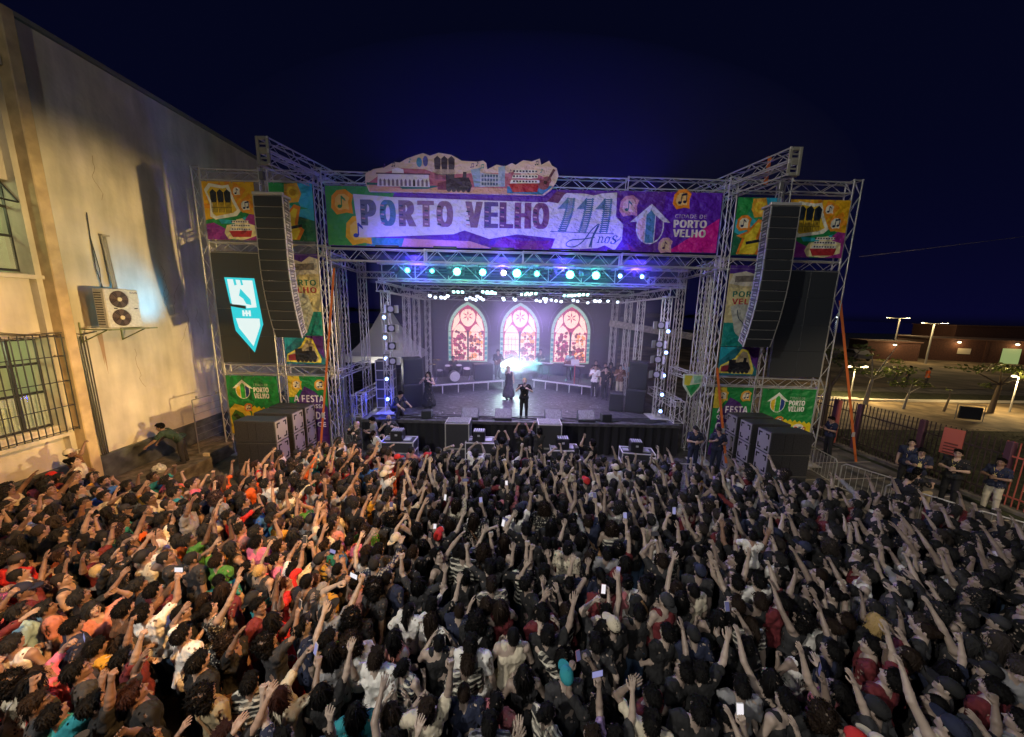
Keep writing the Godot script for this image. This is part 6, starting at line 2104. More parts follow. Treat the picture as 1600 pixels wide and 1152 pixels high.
func stage_screen() -> void:
	var o := thing("video_screen", "wide stage screen showing three stained glass church windows", "screen", Vector3(0.55, 2.1, -21.2))
	var mb := MB.new()
	for r in 5:
		for c in 12:
			mb = MB.new()
			mb.bevel(Vector3(-5.5 + (c + 0.5) * 11.0 / 12, (r + 0.5) * 0.93, -0.06), Vector3(0.912, 0.926, 0.12), 0.003)
			put("screen_panel", mb.mesh(), mat("stage screen face", Color(0.03, 0.024, 0.045), 0.5), o)
	var white := glow_mat("screen glass white", Color(1.0, 0.84, 0.76), 1.25)
	var edge := glow_mat("screen glass edge", Color(0.66, 0.8, 0.74), 0.9)
	var pink := glow_mat("screen glass pink", Color(0.78, 0.14, 0.36), 0.95)
	var red := glow_mat("screen glass red", Color(0.55, 0.02, 0.13), 0.9)
	var teal := glow_mat("screen glass teal", Color(0.1, 0.6, 0.62), 0.8)
	var amber := glow_mat("screen glass amber", Color(1.0, 0.62, 0.3), 1.1)
	var lead := glow_mat("screen lead lines", Color(0.2, 0.04, 0.12), 0.5)
	var xs := [-3.34, -0.1, 3.06]
	var g := RandomNumberGenerator.new()
	g.seed = 12
	for k in 3:
		var t := Transform3D(Basis.IDENTITY, Vector3(xs[k], 0.62, 0.004))
		var pic := part("screen_window", o)
		pic.transform = t
		var L := [MB.new(), MB.new(), MB.new(), MB.new(), MB.new(), MB.new(), MB.new()]
		L[5].flat(gothic(2.56, 1.95, 3.86), 0.0, Color.WHITE)
		L[1].flat(moved(gothic(2.44, 1.92, 3.7), Vector2(0, 0.05)), 0.002, Color.WHITE)
		L[2].flat(moved(gothic(2.1, 1.84, 3.46), Vector2(0, 0.1)), 0.004, Color.WHITE)
		for s in [-1.0, 1.0]:
			L[0].flat(moved(gothic(0.9, 1.45, 2.26, 7), Vector2(s * 0.505, 0.15)), 0.006, Color.WHITE)
			L[0].flat(V2([s * 1.0, 1.98, s * 0.84, 2.72, s * 0.56, 3.06, s * 0.5, 2.6, s * 0.62, 2.38, s * 0.9, 2.0]), 0.0062, Color.WHITE)
		var rose := PackedVector2Array()
		for q in 22:
			var a := TAU * q / 22.0 - PI / 2
			rose.append(Vector2(cos(a) * 0.47, 2.84 + sin(a) * (0.47 + 0.14 * maxf(0.0, -sin(a)))))
		L[0].flat(rose, 0.0064, Color.WHITE)
		for q in 6:
			var a := TAU * q / 6.0 + PI / 6
			var d := Vector2(cos(a), sin(a))
			var e := Vector2(-d.y, d.x)
			var c := Vector2(0, 2.88)
			L[2].flat(PackedVector2Array([c + d * 0.03, c + d * 0.17 + e * 0.045, c + d * 0.34, c + d * 0.17 - e * 0.045]), 0.008, Color.WHITE)
		# broken colour in the lower half of both lights
		for q in 120:
			var x := g.randf_range(0.12, 0.9) * (1.0 if q % 2 else -1.0)
			var y := 0.2 + pow(g.randf(), 1.3) * (1.75 if k != 1 or x > 0 else 0.5)
			var r := g.randf_range(0.06, 0.15)
			var pg := PackedVector2Array()
			for m in 5:
				var a := TAU * m / 5.0 + g.randf() * 0.6
				pg.append(Vector2(clampf(x + cos(a) * r, -0.93, 0.93), clampf(y + sin(a) * r, 0.17, 2.2)))
			if Geometry2D.triangulate_polygon(pg).size() and absf(x) > 0.14:
				L[[2, 6, 3, 3, 2, 2, 3, 6][q % 8] if y > 1.1 or q % 8 != 1 else 3].flat(pg, 0.0085 + q * 0.00003, Color.WHITE)
		for s in [-1.0, 1.0]:
			for q in 5:
				L[4].flat(V2([s * 1.04, 0.2 + q * 0.3, s * 1.2, 0.22 + q * 0.3, s * 1.2, 0.4 + q * 0.3, s * 1.04, 0.38 + q * 0.3]), 0.007, Color.WHITE)
		# lead lines
		for y in [0.45, 0.8, 1.15, 1.5, 1.9]:
			L[5].box(Vector3(0, y, 0.013), Vector3(2.4, 0.02, 0.002))
		for x in [-0.72, -0.5, -0.28, 0.28, 0.5, 0.72]:
			L[5].box(Vector3(x, 0.9, 0.0135), Vector3(0.018, 1.5, 0.002))
		L[5].box(Vector3(0, 1.05, 0.014), Vector3(0.1, 1.9, 0.002))
		for q in 15:
			var a := PI * (q + 0.5) / 15.0
			var d := Vector2(cos(a), sin(a))
			L[5].box(Vector3(d.x * 1.1, 1.75 + d.y * 1.55, 0.0145), Vector3(0.2, 0.018, 0.002), Basis(Vector3.BACK, a))
		var ms := [white, edge, pink, red, teal, lead, amber]
		for q in 7:
			if L[q].v.size():
				put("screen_picture", L[q].mesh(), ms[q], pic)
		# points of the outline drawn round each window
		mb = MB.new()
		var ol := gothic(2.8, 2.0, 4.05, 8)
		for q in range(2, ol.size() - 1):
			mb.tube(Vector3(ol[q].x, ol[q].y, 0.003), Vector3(ol[q + 1].x, ol[q + 1].y, 0.003), 0.008, 4)
			mb.ball(Vector3(ol[q].x, ol[q].y, 0.004), Vector3(0.025, 0.025, 0.01), 4, 6)
		put("screen_outline", mb.mesh(), glow_mat("screen outline", Color(0.6, 0.5, 0.75), 0.4), pic)
		area("window_light", Vector3(0.55 + xs[k], 4.6, -21.0), Vector3(0.55 + xs[k], 3.6, -12.0), Vector2(2.2, 3.2), Color(1.0, 0.82, 0.86), 2.2)

# ---------------------------------------------------------------- loudspeakers, stage gear, pit
func build_arrays_and_subs() -> void:
	var box_mat := mat("speaker paint", Color(0.045, 0.045, 0.052), 0.55)
	var side_mat := grained(mat("speaker side", Color(0.15, 0.145, 0.155), 0.55), noise(0.03, 0.7, 1.0, 71), 1.0)
	var grille := mat("speaker grille", Color(0.03, 0.034, 0.04), 0.5, 0.2)
	var m := alu()
	var body := MB.new()   # wedge-backed cabinet, front towards +z, hung from its top front edge
	var plan := V2([-0.44, 0.0, 0.44, 0.0, 0.3, -0.55, -0.3, -0.55])
	body.slab(plan, -0.298, 0.0, Transform3D(Basis(Vector3.RIGHT, Vector3(0, 0, 1), Vector3(0, 1, 0)), Vector3.ZERO))
	var front := MB.new()
	front.bevel(Vector3(0, -0.149, 0.012), Vector3(0.86, 0.285, 0.03), 0.01)
	var rails := MB.new()
	for s in [-1.0, 1.0]:
		rails.box(Vector3(s * 0.45, -0.15, 0.0), Vector3(0.02, 0.3, 0.04))
		rails.box(Vector3(s * 0.335, -0.15, -0.47), Vector3(0.02, 0.26, 0.03))
		rails.box(Vector3(s * 0.41, -0.15, -0.2), Vector3(0.016, 0.05, 0.22), Basis(Vector3.UP, s * 0.25))
		for y in [-0.06, -0.24]:
			rails.box(Vector3(s * 0.412, y, -0.24), Vector3(0.012, 0.02, 0.3), Basis(Vector3.UP, s * 0.25))
	rails.box(Vector3(0, -0.003, 0.022), Vector3(0.88, 0.006, 0.02))
	var bm := body.mesh()
	var fm := front.mesh()
	var rm := rails.mesh()
	for s in [[-7.62, "left"], [8.32, "right"]]:
		var o := thing("line_array", "long hanging %s column of line array loudspeakers" % s[1], "loudspeakers", Vector3(s[0], 9.32, -11.15))
		var y := 0.0
		var z := 0.0
		for k in 14:
			var t := Transform3D(Basis(Vector3.RIGHT, deg_to_rad(maxf(0.0, (k - 5) * 2.1))), Vector3(0, y, z))
			var c := part("cabinet", o)
			c.transform = t
			put("body", bm, side_mat, c)
			put("grille", fm, grille, c)
			put("rigging_rail", rm, m, c)
			var down := t.basis * Vector3(0, -0.318, 0)
			y += down.y
			z += down.z
		var mb := MB.new()
		mb.bevel(Vector3(0, 0.07, -0.02), Vector3(0.95, 0.09, 0.09), 0.01)
		mb.bevel(Vector3(0, 0.07, -0.5), Vector3(0.75, 0.09, 0.09), 0.01)
		for e in [-0.36, 0.36]:
			mb.bevel(Vector3(e, 0.07, -0.26), Vector3(0.07, 0.07, 0.44), 0.01)
		put("fly_bar", mb.mesh(), m, o)
		mb = MB.new()
		mb.tube(Vector3(-0.2, 0.1, -0.1), Vector3(-0.2, 1.05, -0.1), 0.014, 5)
		mb.tube(Vector3(-0.16, 0.1, -0.1), Vector3(-0.16, 1.05, -0.1), 0.012, 5)
		mb.bevel(Vector3(-0.18, 0.6, -0.1), Vector3(0.14, 0.24, 0.12), 0.015)
		put("chain_hoist", mb.mesh(), mat("steel chain", Color(0.2, 0.2, 0.2), 0.4, 0.6), o)
	# subwoofers: three stacks of three each side, ports facing inwards
	body = MB.new()
	body.bevel(Vector3(0, 0.374, 0), Vector3(1.36, 0.742, 0.62), 0.018)
	bm = body.mesh()
	var face := MB.new()
	face.bevel(Vector3(0.684, 0.374, 0), Vector3(0.012, 0.7, 0.58), 0.005)
	fm = face.mesh()
	var ports := []
	for q in [[1, 1], [1, -1], [-1, 1], [-1, -1]]:
		var p := MB.new()
		var c := Vector3(0.692, 0.374 + q[0] * 0.19, q[1] * 0.16)
		p.box(c + Vector3(0, q[0] * 0.07, 0), Vector3(0.012, 0.05, 0.15))
		p.box(c + Vector3(0, 0.0, q[1] * 0.05), Vector3(0.0115, 0.15, 0.05))
		ports.append(p.mesh())
	var hm := MB.new()
	hm.box(Vector3(0.05, 0.4, 0.312), Vector3(0.006, 0.6, 0.004))
	hm.box(Vector3(-0.22, 0.4, 0.312), Vector3(0.006, 0.6, 0.004))
	var grooves := hm.mesh()
	var rows := ["front", "middle", "rear"]
	var levels := ["bottom", "middle", "topmost"]
	for s in [[-8.42, "left", 0.0, [-10.92, -11.81, -12.56]], [9.14, "right", PI, [-10.8, -11.7, -12.5]]]:
		for r in 3:
			for k in 3:
				var o := thing("subwoofer", "%s subwoofer cabinet in the %s stack of the %s group" % [levels[k], rows[r], s[1]], "subwoofer", Vector3(s[0], 0.01 + k * 0.748, s[3][r]), s[2], "subwoofer stacks")
				put("body", bm, grained(mat("sub paint", Color(0.05, 0.05, 0.056), 0.5), noise(0.03, 0.6, 1.0, 72), 1.2), o)
				put("port_face", fm, mat("sub face", Color(0.2, 0.185, 0.19), 0.6), o)
				for p in ports:
					put("port", p, mat("port dark", Color(0.006, 0.006, 0.006), 0.9), o)
				put("groove", grooves, mat("port dark", Color(0.006, 0.006, 0.006), 0.9), o, Transform3D(Basis(Vector3.UP, s[2]), Vector3.ZERO))

func stacked_box(label: String, called: String, at: Vector3, size: Vector3, turn: float, trim: bool) -> Node3D:
	var o := thing(called, label, "loudspeaker" if not trim else "flight case", at, turn)
	var mb := MB.new()
	mb.bevel(Vector3(0, size.y / 2, 0), size, 0.02)
	put("body", mb.mesh(), mat("case black", Color(0.035, 0.035, 0.042), 0.5), o)
	mb = MB.new()
	if trim:
		var h := size * 0.5
		var c := Vector3(0, h.y, 0)
		for ax in 3:
			for a in [-1.0, 1.0]:
				for b in [-1.0, 1.0]:
					var p := Vector3.ZERO
					p[(ax + 1) % 3] = h[(ax + 1) % 3] * a
					p[(ax + 2) % 3] = h[(ax + 2) % 3] * b
					var sz := Vector3(0.035, 0.035, 0.035)
					sz[ax] = size[ax] + 0.036
					mb.box(c + p, sz)
		put("edge_trim", mb.mesh(), alu(), o)
	else:
		mb.bevel(Vector3(0, size.y / 2, size.z / 2 + 0.006), Vector3(size.x * 0.92, size.y * 0.9, 0.02), 0.006)
		put("grille", mb.mesh(), mat("speaker grille", Color(0.03, 0.034, 0.04), 0.5, 0.2), o)
	return o

func build_stage_gear() -> void:
	# side fills
	stacked_box("lower side-fill loudspeaker at the left stage edge", "side_fill", Vector3(-4.75, 1.41, -15.75), Vector3(0.9, 1.1, 0.8), 0.45, false)
	stacked_box("upper side-fill loudspeaker at the left stage edge", "side_fill", Vector3(-4.72, 2.52, -15.75), Vector3(0.86, 1.2, 0.75), 0.45, false)
	stacked_box("lower side-fill loudspeaker at the right stage edge", "side_fill", Vector3(5.85, 1.41, -15.6), Vector3(0.85, 1.1, 0.85), -0.35, false)
	stacked_box("upper side-fill loudspeaker at the right stage edge", "side_fill", Vector3(5.92, 2.52, -15.65), Vector3(0.8, 1.25, 0.75), -0.35, false)
	stacked_box("small black speaker box beside right side-fill", "stage_speaker", Vector3(5.0, 1.41, -15.7), Vector3(0.62, 0.85, 0.6), -0.3, false)
	for k in 5:
		stacked_box("%s rack case behind the left front tower" % ["bottom", "second", "third", "fourth", "topmost"][k], "rack_case", Vector3(-5.9, 1.41 + k * 0.44, -15.6), Vector3(0.75, 0.43, 0.6), 0.1, true)
	# floor wedges along the front edge
	var wx := [[-1.75, "leftmost pale-topped floor monitor wedge at the stage edge"], [-0.33, "floor monitor wedge just left of the singer"], [1.8, "floor monitor wedge just right of the singer"], [3.2, "rightmost pale-topped floor monitor wedge at the stage edge"]]
	for q in wx:
		var o := thing("monitor_wedge", q[1], "monitor speaker", Vector3(q[0], 1.41, -13.92), 0.0, "floor monitors along the stage edge")
		var mb := MB.new()
		mb.slab(V2([0.22, 0.0, 0.22, 0.1, -0.16, 0.42, -0.24, 0.36, -0.24, 0.0]), -0.36, 0.36, Transform3D(Basis(Vector3(0, 0, 1), Vector3.UP, Vector3.RIGHT), Vector3.ZERO))
		put("body", mb.mesh(), mat("case black", Color(0.035, 0.035, 0.042), 0.5), o)
		mb = MB.new()
		mb.quad(Vector3(-0.34, 0.125, 0.21), Vector3(0.34, 0.125, 0.21), Vector3(0.34, 0.43, -0.15), Vector3(-0.34, 0.43, -0.15), Vector3(0, 0.7, 0.6))
		put("pale_top", mb.mesh(), grained(mat("pale top", Color(0.27, 0.26, 0.25), 0.7), noise(0.02, 0.6, 1.0, 73), 1.0), o)  # sloped face paler than the body
	for q in [[-3.6, "small black speaker box before the woman in long dress"], [4.05, "small black speaker box at the right stage edge"]]:
		stacked_box(q[1], "stage_speaker", Vector3(q[0], 1.41, -13.95), Vector3(0.42, 0.34, 0.34), 0.1, false)
	# two risers in a shallow V
	for q in [["left drum riser with bright silver front edge", -2.56, -18.65, 0.4, 4.6], ["right keyboard riser with bright silver front edge", 2.95, -19.1, -0.5, 3.9]]:
		var o := thing("riser", q[0], "riser", Vector3(q[1], 1.41, q[2]), q[3])
		var mb := MB.new()
		mb.bevel(Vector3(0, 0.5, -1.0), Vector3(q[4], 0.05, 2.0), 0.01)
		put("deck", mb.mesh(), mat("riser deck", Color(0.06, 0.058, 0.065), 0.5), o)
		mb = MB.new()
		mb.box(Vector3(0, 0.5, 0.012), Vector3(q[4], 0.085, 0.02))
		put("edge_rail", mb.mesh(), mat("bright rail", Color(0.7, 0.68, 0.72), 0.35, 0.2), o)
		for k in 6:
			for z in [-0.05, -1.9]:
				mb = MB.new()
				mb.tube(Vector3(-q[4] / 2 + 0.1 + (q[4] - 0.2) * k / 5.0, 0, z), Vector3(-q[4] / 2 + 0.1 + (q[4] - 0.2) * k / 5.0, 0.48, z), 0.03, 6)
				put("leg", mb.mesh(), mat("bright rail", Color(0.7, 0.68, 0.72), 0.35, 0.2), o)
	# drum kit
	var d := thing("drum_kit", "dark drum kit with pale bass drum on left riser", "drums", Vector3(-3.3, 1.94, -19.0), 0.35)
	var shell := mat("drum shell", Color(0.05, 0.04, 0.05), 0.3)
	var skin_m := mat("drum skin", Color(0.5, 0.48, 0.5), 0.5)
	var chrome := mat("chrome", Color(0.7, 0.7, 0.72), 0.2, 0.9)
	for q in [[0, 0.32, 0.1, 0.3, 0.4, 1], [-0.35, 0.78, -0.1, 0.16, 0.24, 0], [0.3, 0.78, -0.1, 0.17, 0.26, 0], [-0.75, 0.5, -0.45, 0.18, 0.18, 0], [0.85, 0.42, -0.5, 0.22, 0.42, 0]]:
		var p := part("drum", d)
		var mb := MB.new()
		var ax := Vector3(0, 0, 1) if q[5] else Vector3(0, 1, 0.25).normalized()
		var c := Vector3(q[0], q[1], q[2])
		mb.tube(c - ax * q[4] / 2, c + ax * q[4] / 2, q[3], 16)
		put("shell", mb.mesh(), shell, p)
		mb = MB.new()
		mb.disc(c + ax * (q[4] / 2 + 0.004), ax, q[3] * 0.95, 18)
		put("skin", mb.mesh(), skin_m, p)
		mb = MB.new()
		mb.tube(c + ax * (q[4] / 2 - 0.01), c + ax * (q[4] / 2 + 0.012), q[3] * 1.03, 16)
		put("hoop", mb.mesh(), chrome, p)
	for q in [[-0.95, 1.25, -0.1], [0.95, 1.3, -0.1], [-1.15, 0.95, -0.5], [0.45, 1.45, -0.6]]:
		var p := part("cymbal", d)
		var mb := MB.new()
		mb.tube(Vector3(q[0], q[1], q[2]), Vector3(q[0], q[1] + 0.03, q[2]), 0.24, 16, 0.03)
		put("plate", mb.mesh(), mat("brass", Color(0.6, 0.42, 0.15), 0.25, 0.9), p)
		mb = MB.new()
		mb.tube(Vector3(q[0], 0, q[2]), Vector3(q[0], q[1] + 0.06, q[2]), 0.014, 5)
		for k in 3:
			mb.tube(Vector3(q[0], 0.3, q[2]), Vector3(q[0] + 0.25 * cos(k * 2.1), 0.0, q[2] + 0.25 * sin(k * 2.1)), 0.012, 4)
		put("stand", mb.mesh(), chrome, p)
	# clear acrylic shield and amplifiers beside it
	stacked_box("black amplifier cabinet right of the drum kit", "amplifier", Vector3(-1.7, 1.94, -19.6), Vector3(1.1, 0.95, 0.5), 0.35, false)
	for q in [[1.9, -20.2, "left keyboard on X stand on right riser"], [3.6, -19.4, "right keyboard on X stand on right riser"]]:
		var o := thing("keyboard", q[2], "keyboard", Vector3(q[0], 1.94, q[1]), -0.45)
		var mb := MB.new()
		mb.bevel(Vector3(0, 0.92, 0), Vector3(1.25, 0.1, 0.34), 0.02)
		put("case", mb.mesh(), mat("case black", Color(0.035, 0.035, 0.042), 0.5), o)
		mb = MB.new()
		mb.box(Vector3(0, 0.972, -0.08), Vector3(1.15, 0.012, 0.15))
		put("keys", mb.mesh(), mat("ivory", Color(0.7, 0.7, 0.7), 0.4), o)
		mb = MB.new()
		for s in [-0.35, 0.35]:
			mb.tube(Vector3(s, 0, -0.25), Vector3(s, 0.87, 0.2), 0.018, 5)
			mb.tube(Vector3(s, 0, 0.25), Vector3(s, 0.87, -0.2), 0.018, 5)
		put("stand", mb.mesh(), mat("black lamp body", Color(0.02, 0.02, 0.022), 0.5), o)
	var ms := thing("music_stand", "music stand with red post and pale sheet on right riser", "music stand", Vector3(3.55, 1.94, -18.9))
	var mb2 := MB.new()
	mb2.tube(Vector3.ZERO, Vector3(0, 1.15, 0), 0.025, 6)
	put("post", mb2.mesh(), mat("red post", Color(0.5, 0.02, 0.03), 0.5), ms)
	mb2 = MB.new()
	mb2.bevel(Vector3(0, 1.25, 0), Vector3(0.46, 0.32, 0.02), 0.004, Basis(Vector3.RIGHT, -0.5))
	put("sheet", mb2.mesh(), mat("paper", Color(0.55, 0.52, 0.5), 0.8), ms)
	# the blinding beam lamps at the middle of the stage back
	for q in [[-0.55, 2.65, "left"], [-0.05, 2.7, "middle"], [0.45, 2.62, "right"]]:
		lamp_fixture("blinding white %s beam lamp low at the stage back" % q[2], Vector3(q[0], q[1], -20.75), Vector3(q[0] * 3.0 - 0.2, 3.6, -8), Color(0.85, 1.0, 0.97), 40.0, 1.5, "beam lamps at the stage back", 7.0)
	for k in 9:
		spot("beam", Vector3(0.3, 2.7, -20.5), Vector3(14.0, 2.9 + 4.2 * (k - 3.5) / 4.0, -17.8 + 0.5 * (k % 3)), Color(0.5, 1.0, 0.94), 1600, 1.0, 0.03, 0.3)
	# stage smoke, and two puffs placed to make the lamp glare
	fog_box("stage_smoke", "thin smoke hanging over the stage", Vector3(0.6, 4.3, -17.6), Vector3(13.0, 5.6, 6.2), 0.034)
	fog_box("glare_smoke", "bright smoke puff round the blinding lamps at stage back", Vector3(0.3, 2.85, -20.0), Vector3(5.4, 2.6, 1.8), 0.07, true)
	fog_box("inner_glare_smoke", "dense smoke at the blinding lamps", Vector3(0.1, 2.8, -20.2), Vector3(3.2, 1.3, 1.1), 0.28, true)
	omni("added_glare_light", Vector3(0.0, 2.75, -20.2), Color(0.8, 1.0, 0.97), 4.5, 0.3)  # added light inside the puffs, strengthens the glare
	# white tent peak and building behind the left of the stage
	var tn := thing("tent", "white pointed marquee tent behind the left stage side", "tent", Vector3(-7.6, 0, -20.6))
	var mb := MB.new()
	var peak := Vector3(0, 6.4, 0)
	for k in 4:
		var c := [Vector3(-1.9, 3.3, 1.9), Vector3(1.9, 3.3, 1.9), Vector3(1.9, 3.3, -1.9), Vector3(-1.9, 3.3, -1.9)]
		var a: Vector3 = c[k]
		var b: Vector3 = c[(k + 1) % 4]
		var n := 6
		for m in n:
			var f0 := pow(float(m) / n, 1.5)
			var f1 := pow((m + 1.0) / n, 1.5)
			var q := [peak.lerp(a, float(m) / n), peak.lerp(b, float(m) / n), peak.lerp(b, (m + 1.0) / n), peak.lerp(a, (m + 1.0) / n)]
			for e in 4:
				var fr: float = [f0, f0, f1, f1][e]
				q[e].y = lerpf(peak.y, 3.3, 1.0 - pow(1.0 - (float(m + (1 if e > 1 else 0)) / n), 1.6))
			mb.quad(q[0], q[1], q[2], q[3], (a + b) * 0.5 - Vector3(0, 2, 0))
		mb.quad(a, b, b - Vector3(0, 0.35, 0), a - Vector3(0, 0.35, 0), a + b - Vector3(0, 6.6, 0))
	put("canopy", mb.mesh(), mat("tent vinyl", Color(0.55, 0.54, 0.5), 0.6), tn)
	for k in 4:
		mb = MB.new()
		mb.tube(Vector3([-1.9, 1.9, 1.9, -1.9][k], 0, [1.9, 1.9, -1.9, -1.9][k]), Vector3([-1.9, 1.9, 1.9, -1.9][k], 3.2, [1.9, 1.9, -1.9, -1.9][k]), 0.04, 6)
		put("pole", mb.mesh(), alu(), tn)
	omni("unseen_tent_light", Vector3(-7.4, 2.6, -18.2), Color(0.9, 0.88, 0.85), 2.0, 0.3)  # unseen lamp, placed to light the tent
	# pale beam seen through the right towers
	var bm := thing("beam", "long pale board beam behind the right stage towers", "beam", Vector3(7.1, 5.15, -17.6), -0.12)
	mb = MB.new()
	mb.bevel(Vector3.ZERO, Vector3(4.2, 0.34, 0.1), 0.01, Basis(Vector3.BACK, -0.14))
	put("board", mb.mesh(), grained(mat("pale board wood", Color(0.4, 0.36, 0.3), 0.7), noise(0.02, 0.6, 1.0, 74), 0.6), bm)

func fog_box(called: String, label: String, at: Vector3, size: Vector3, density: float, round := false) -> void:
	var fv := FogVolume.new()
	fv.name = called
	fv.shape = RenderingServer.FOG_VOLUME_SHAPE_ELLIPSOID if round else RenderingServer.FOG_VOLUME_SHAPE_BOX
	fv.size = size
	fv.position = at
	var fm := FogMaterial.new()
	fm.density = density
	fm.albedo = Color(0.92, 0.9, 1.0)
	fv.material = fm
	add_child(fv)
	fv.set_meta("kind", "stuff")
	fv.set_meta("label", label)
	fv.set_meta("category", "smoke")

func equipment_table(label: String, at: Vector3, w: float, h: float, turn := 0.0) -> void:
	var o := thing("equipment_case", label, "flight case", at, turn)
	var mb := MB.new()
	mb.bevel(Vector3(0, h - 0.2, 0), Vector3(w, 0.4, 0.62), 0.015)
	put("body", mb.mesh(), mat("case black", Color(0.035, 0.035, 0.042), 0.5), o)
	mb = MB.new()
	for y in [h - 0.4, h]:
		for z in [-0.31, 0.31]:
			mb.box(Vector3(0, y, z), Vector3(w + 0.03, 0.035, 0.035))
		for x in [-w / 2, w / 2]:
			mb.box(Vector3(x, y, 0), Vector3(0.034, 0.034, 0.65))
	for x in [-w / 2, w / 2]:
		for z in [-0.31, 0.31]:
			mb.box(Vector3(x, h / 2, z), Vector3(0.034, h, 0.034))
	put("silver_frame", mb.mesh(), mat("bright rail", Color(0.7, 0.68, 0.72), 0.35, 0.2), o)
	mb = MB.new()
	mb.bevel(Vector3(-0.06, h + 0.2, 0), Vector3(0.44, 0.36, 0.4), 0.02)
	put("control_unit", mb.mesh(), mat("unit black", Color(0.02, 0.02, 0.024), 0.4), o)
	mb = MB.new()
	mb.box(Vector3(-0.06, h + 0.24, 0.203), Vector3(0.09, 0.07, 0.006))
	mb.box(Vector3(0.3, h + 0.025, 0.0), Vector3(0.24, 0.03, 0.3))
	mb.box(Vector3(-0.42, h + 0.025, 0.0), Vector3(0.2, 0.02, 0.24))
	for k in 5:
		mb.box(Vector3(-0.22 + k * 0.08, h + 0.39, 0.0), Vector3(0.05, 0.02, 0.3))
	put("panel", mb.mesh(), mat("pale panel", Color(0.4, 0.4, 0.46), 0.5), o)

func build_pit() -> void:
	equipment_table("flight case table before left stage corner, black unit on top", Vector3(-4.1, 0.01, -11.9), 1.15, 1.2)
	equipment_table("flight case table left of centre, beside the tall cabinet", Vector3(-1.1, 0.01, -11.9), 1.05, 1.24)
	equipment_table("flight case table right of centre, beside the second tall cabinet", Vector3(1.95, 0.01, -11.7), 1.0, 1.1)
	equipment_table("flight case table farthest right in the pit, slightly turned", Vector3(4.7, 0.01, -11.9), 1.15, 0.95, -0.12)
	stacked_box("tall pale-topped cabinet left of centre before the stage, upper box", "pit_cabinet", Vector3(-1.95, 0.96, -12.1), Vector3(0.85, 0.95, 0.7), 0.0, true)
	stacked_box("lower box of the tall cabinet left of centre before the stage", "pit_cabinet", Vector3(-1.95, 0.01, -12.1), Vector3(0.85, 0.93, 0.7), 0.0, true)
	stacked_box("upper box of the tall cabinet right of centre before the stage", "pit_cabinet", Vector3(1.45, 0.96, -12.3), Vector3(0.85, 0.9, 0.7), 0.0, true)
	stacked_box("lower box of the tall cabinet right of centre before the stage", "pit_cabinet", Vector3(1.45, 0.01, -12.3), Vector3(0.85, 0.93, 0.7), 0.0, true)
	for k in 2:
		var o := thing("pale_lid", "pale worn lid lying on the %s tall pit cabinet" % ["left", "right"][k], "lid", Vector3([-1.95, 1.45][k], [1.93, 1.88][k], [-12.1, -12.3][k]))
		var mb := MB.new()
		mb.bevel(Vector3(0, 0.012, 0), Vector3(0.8, 0.02, 0.64), 0.004)
		put("board", mb.mesh(), mat("pale top", Color(0.27, 0.26, 0.25), 0.7), o)  # paler than the cabinet below
	# front barrier that holds the crowd, panel by panel
	for k in 6:
		crowd_barrier("steel crowd barrier panel before the pit, %s from the left" % ["first", "second", "third", "fourth", "fifth", "sixth"][k], Vector3(-4.6 + k * 1.85, 0, -10.55), Vector3(-2.85 + k * 1.85, 0, -10.55))
	# camera tripod and shield
	var tp := thing("camera_tripod", "video camera on a tripod at the right of the pit", "tripod", Vector3(2.25, 0, -10.95))
	var mb3 := MB.new()
	for k in 3:
		mb3.tube(Vector3(0, 1.25, 0), Vector3(0.35 * cos(k * 2.1 + 0.5), 0, 0.35 * sin(k * 2.1 + 0.5)), 0.018, 5)
	put("legs", mb3.mesh(), mat("black lamp body", Color(0.02, 0.02, 0.022), 0.5), tp)
	mb3 = MB.new()
	mb3.bevel(Vector3(0, 1.38, 0), Vector3(0.14, 0.18, 0.3), 0.02)
	mb3.tube(Vector3(0, 1.38, -0.14), Vector3(0, 1.38, -0.32), 0.05, 10, 0.055, true)
	put("camera", mb3.mesh(), mat("unit black", Color(0.02, 0.02, 0.024), 0.4), tp)
	# crest-shaped sign hung on the right towers
	var cs := thing("hanging_pennant", "green and white pennant hung on the right truss towers", "pennant", Vector3(7.0, 3.35, -12.9), -0.1)
	mb3 = MB.new()
	mb3.col = hx("#c9d8c0")
	mb3.slab(V2([-0.36, 0.35, 0.36, 0.35, 0.34, -0.1, 0.0, -0.6, -0.34, -0.1]), 0.0, 0.03)
	mb3.flat(V2([-0.3, 0.3, -0.02, 0.3, -0.1, -0.1, -0.3, -0.06]), 0.034, hx("#d9d048"))
	mb3.flat(V2([-0.24, -0.1, 0.28, 0.0, 0.26, -0.12, 0.0, -0.5]), 0.036, hx("#2f9a58"))
	mb3.flat(V2([0.02, 0.3, 0.3, 0.3, 0.28, 0.04, 0.06, 0.0]), 0.035, hx("#8fc4a8"))
	put("print", mb3.mesh(), vinyl(), cs)

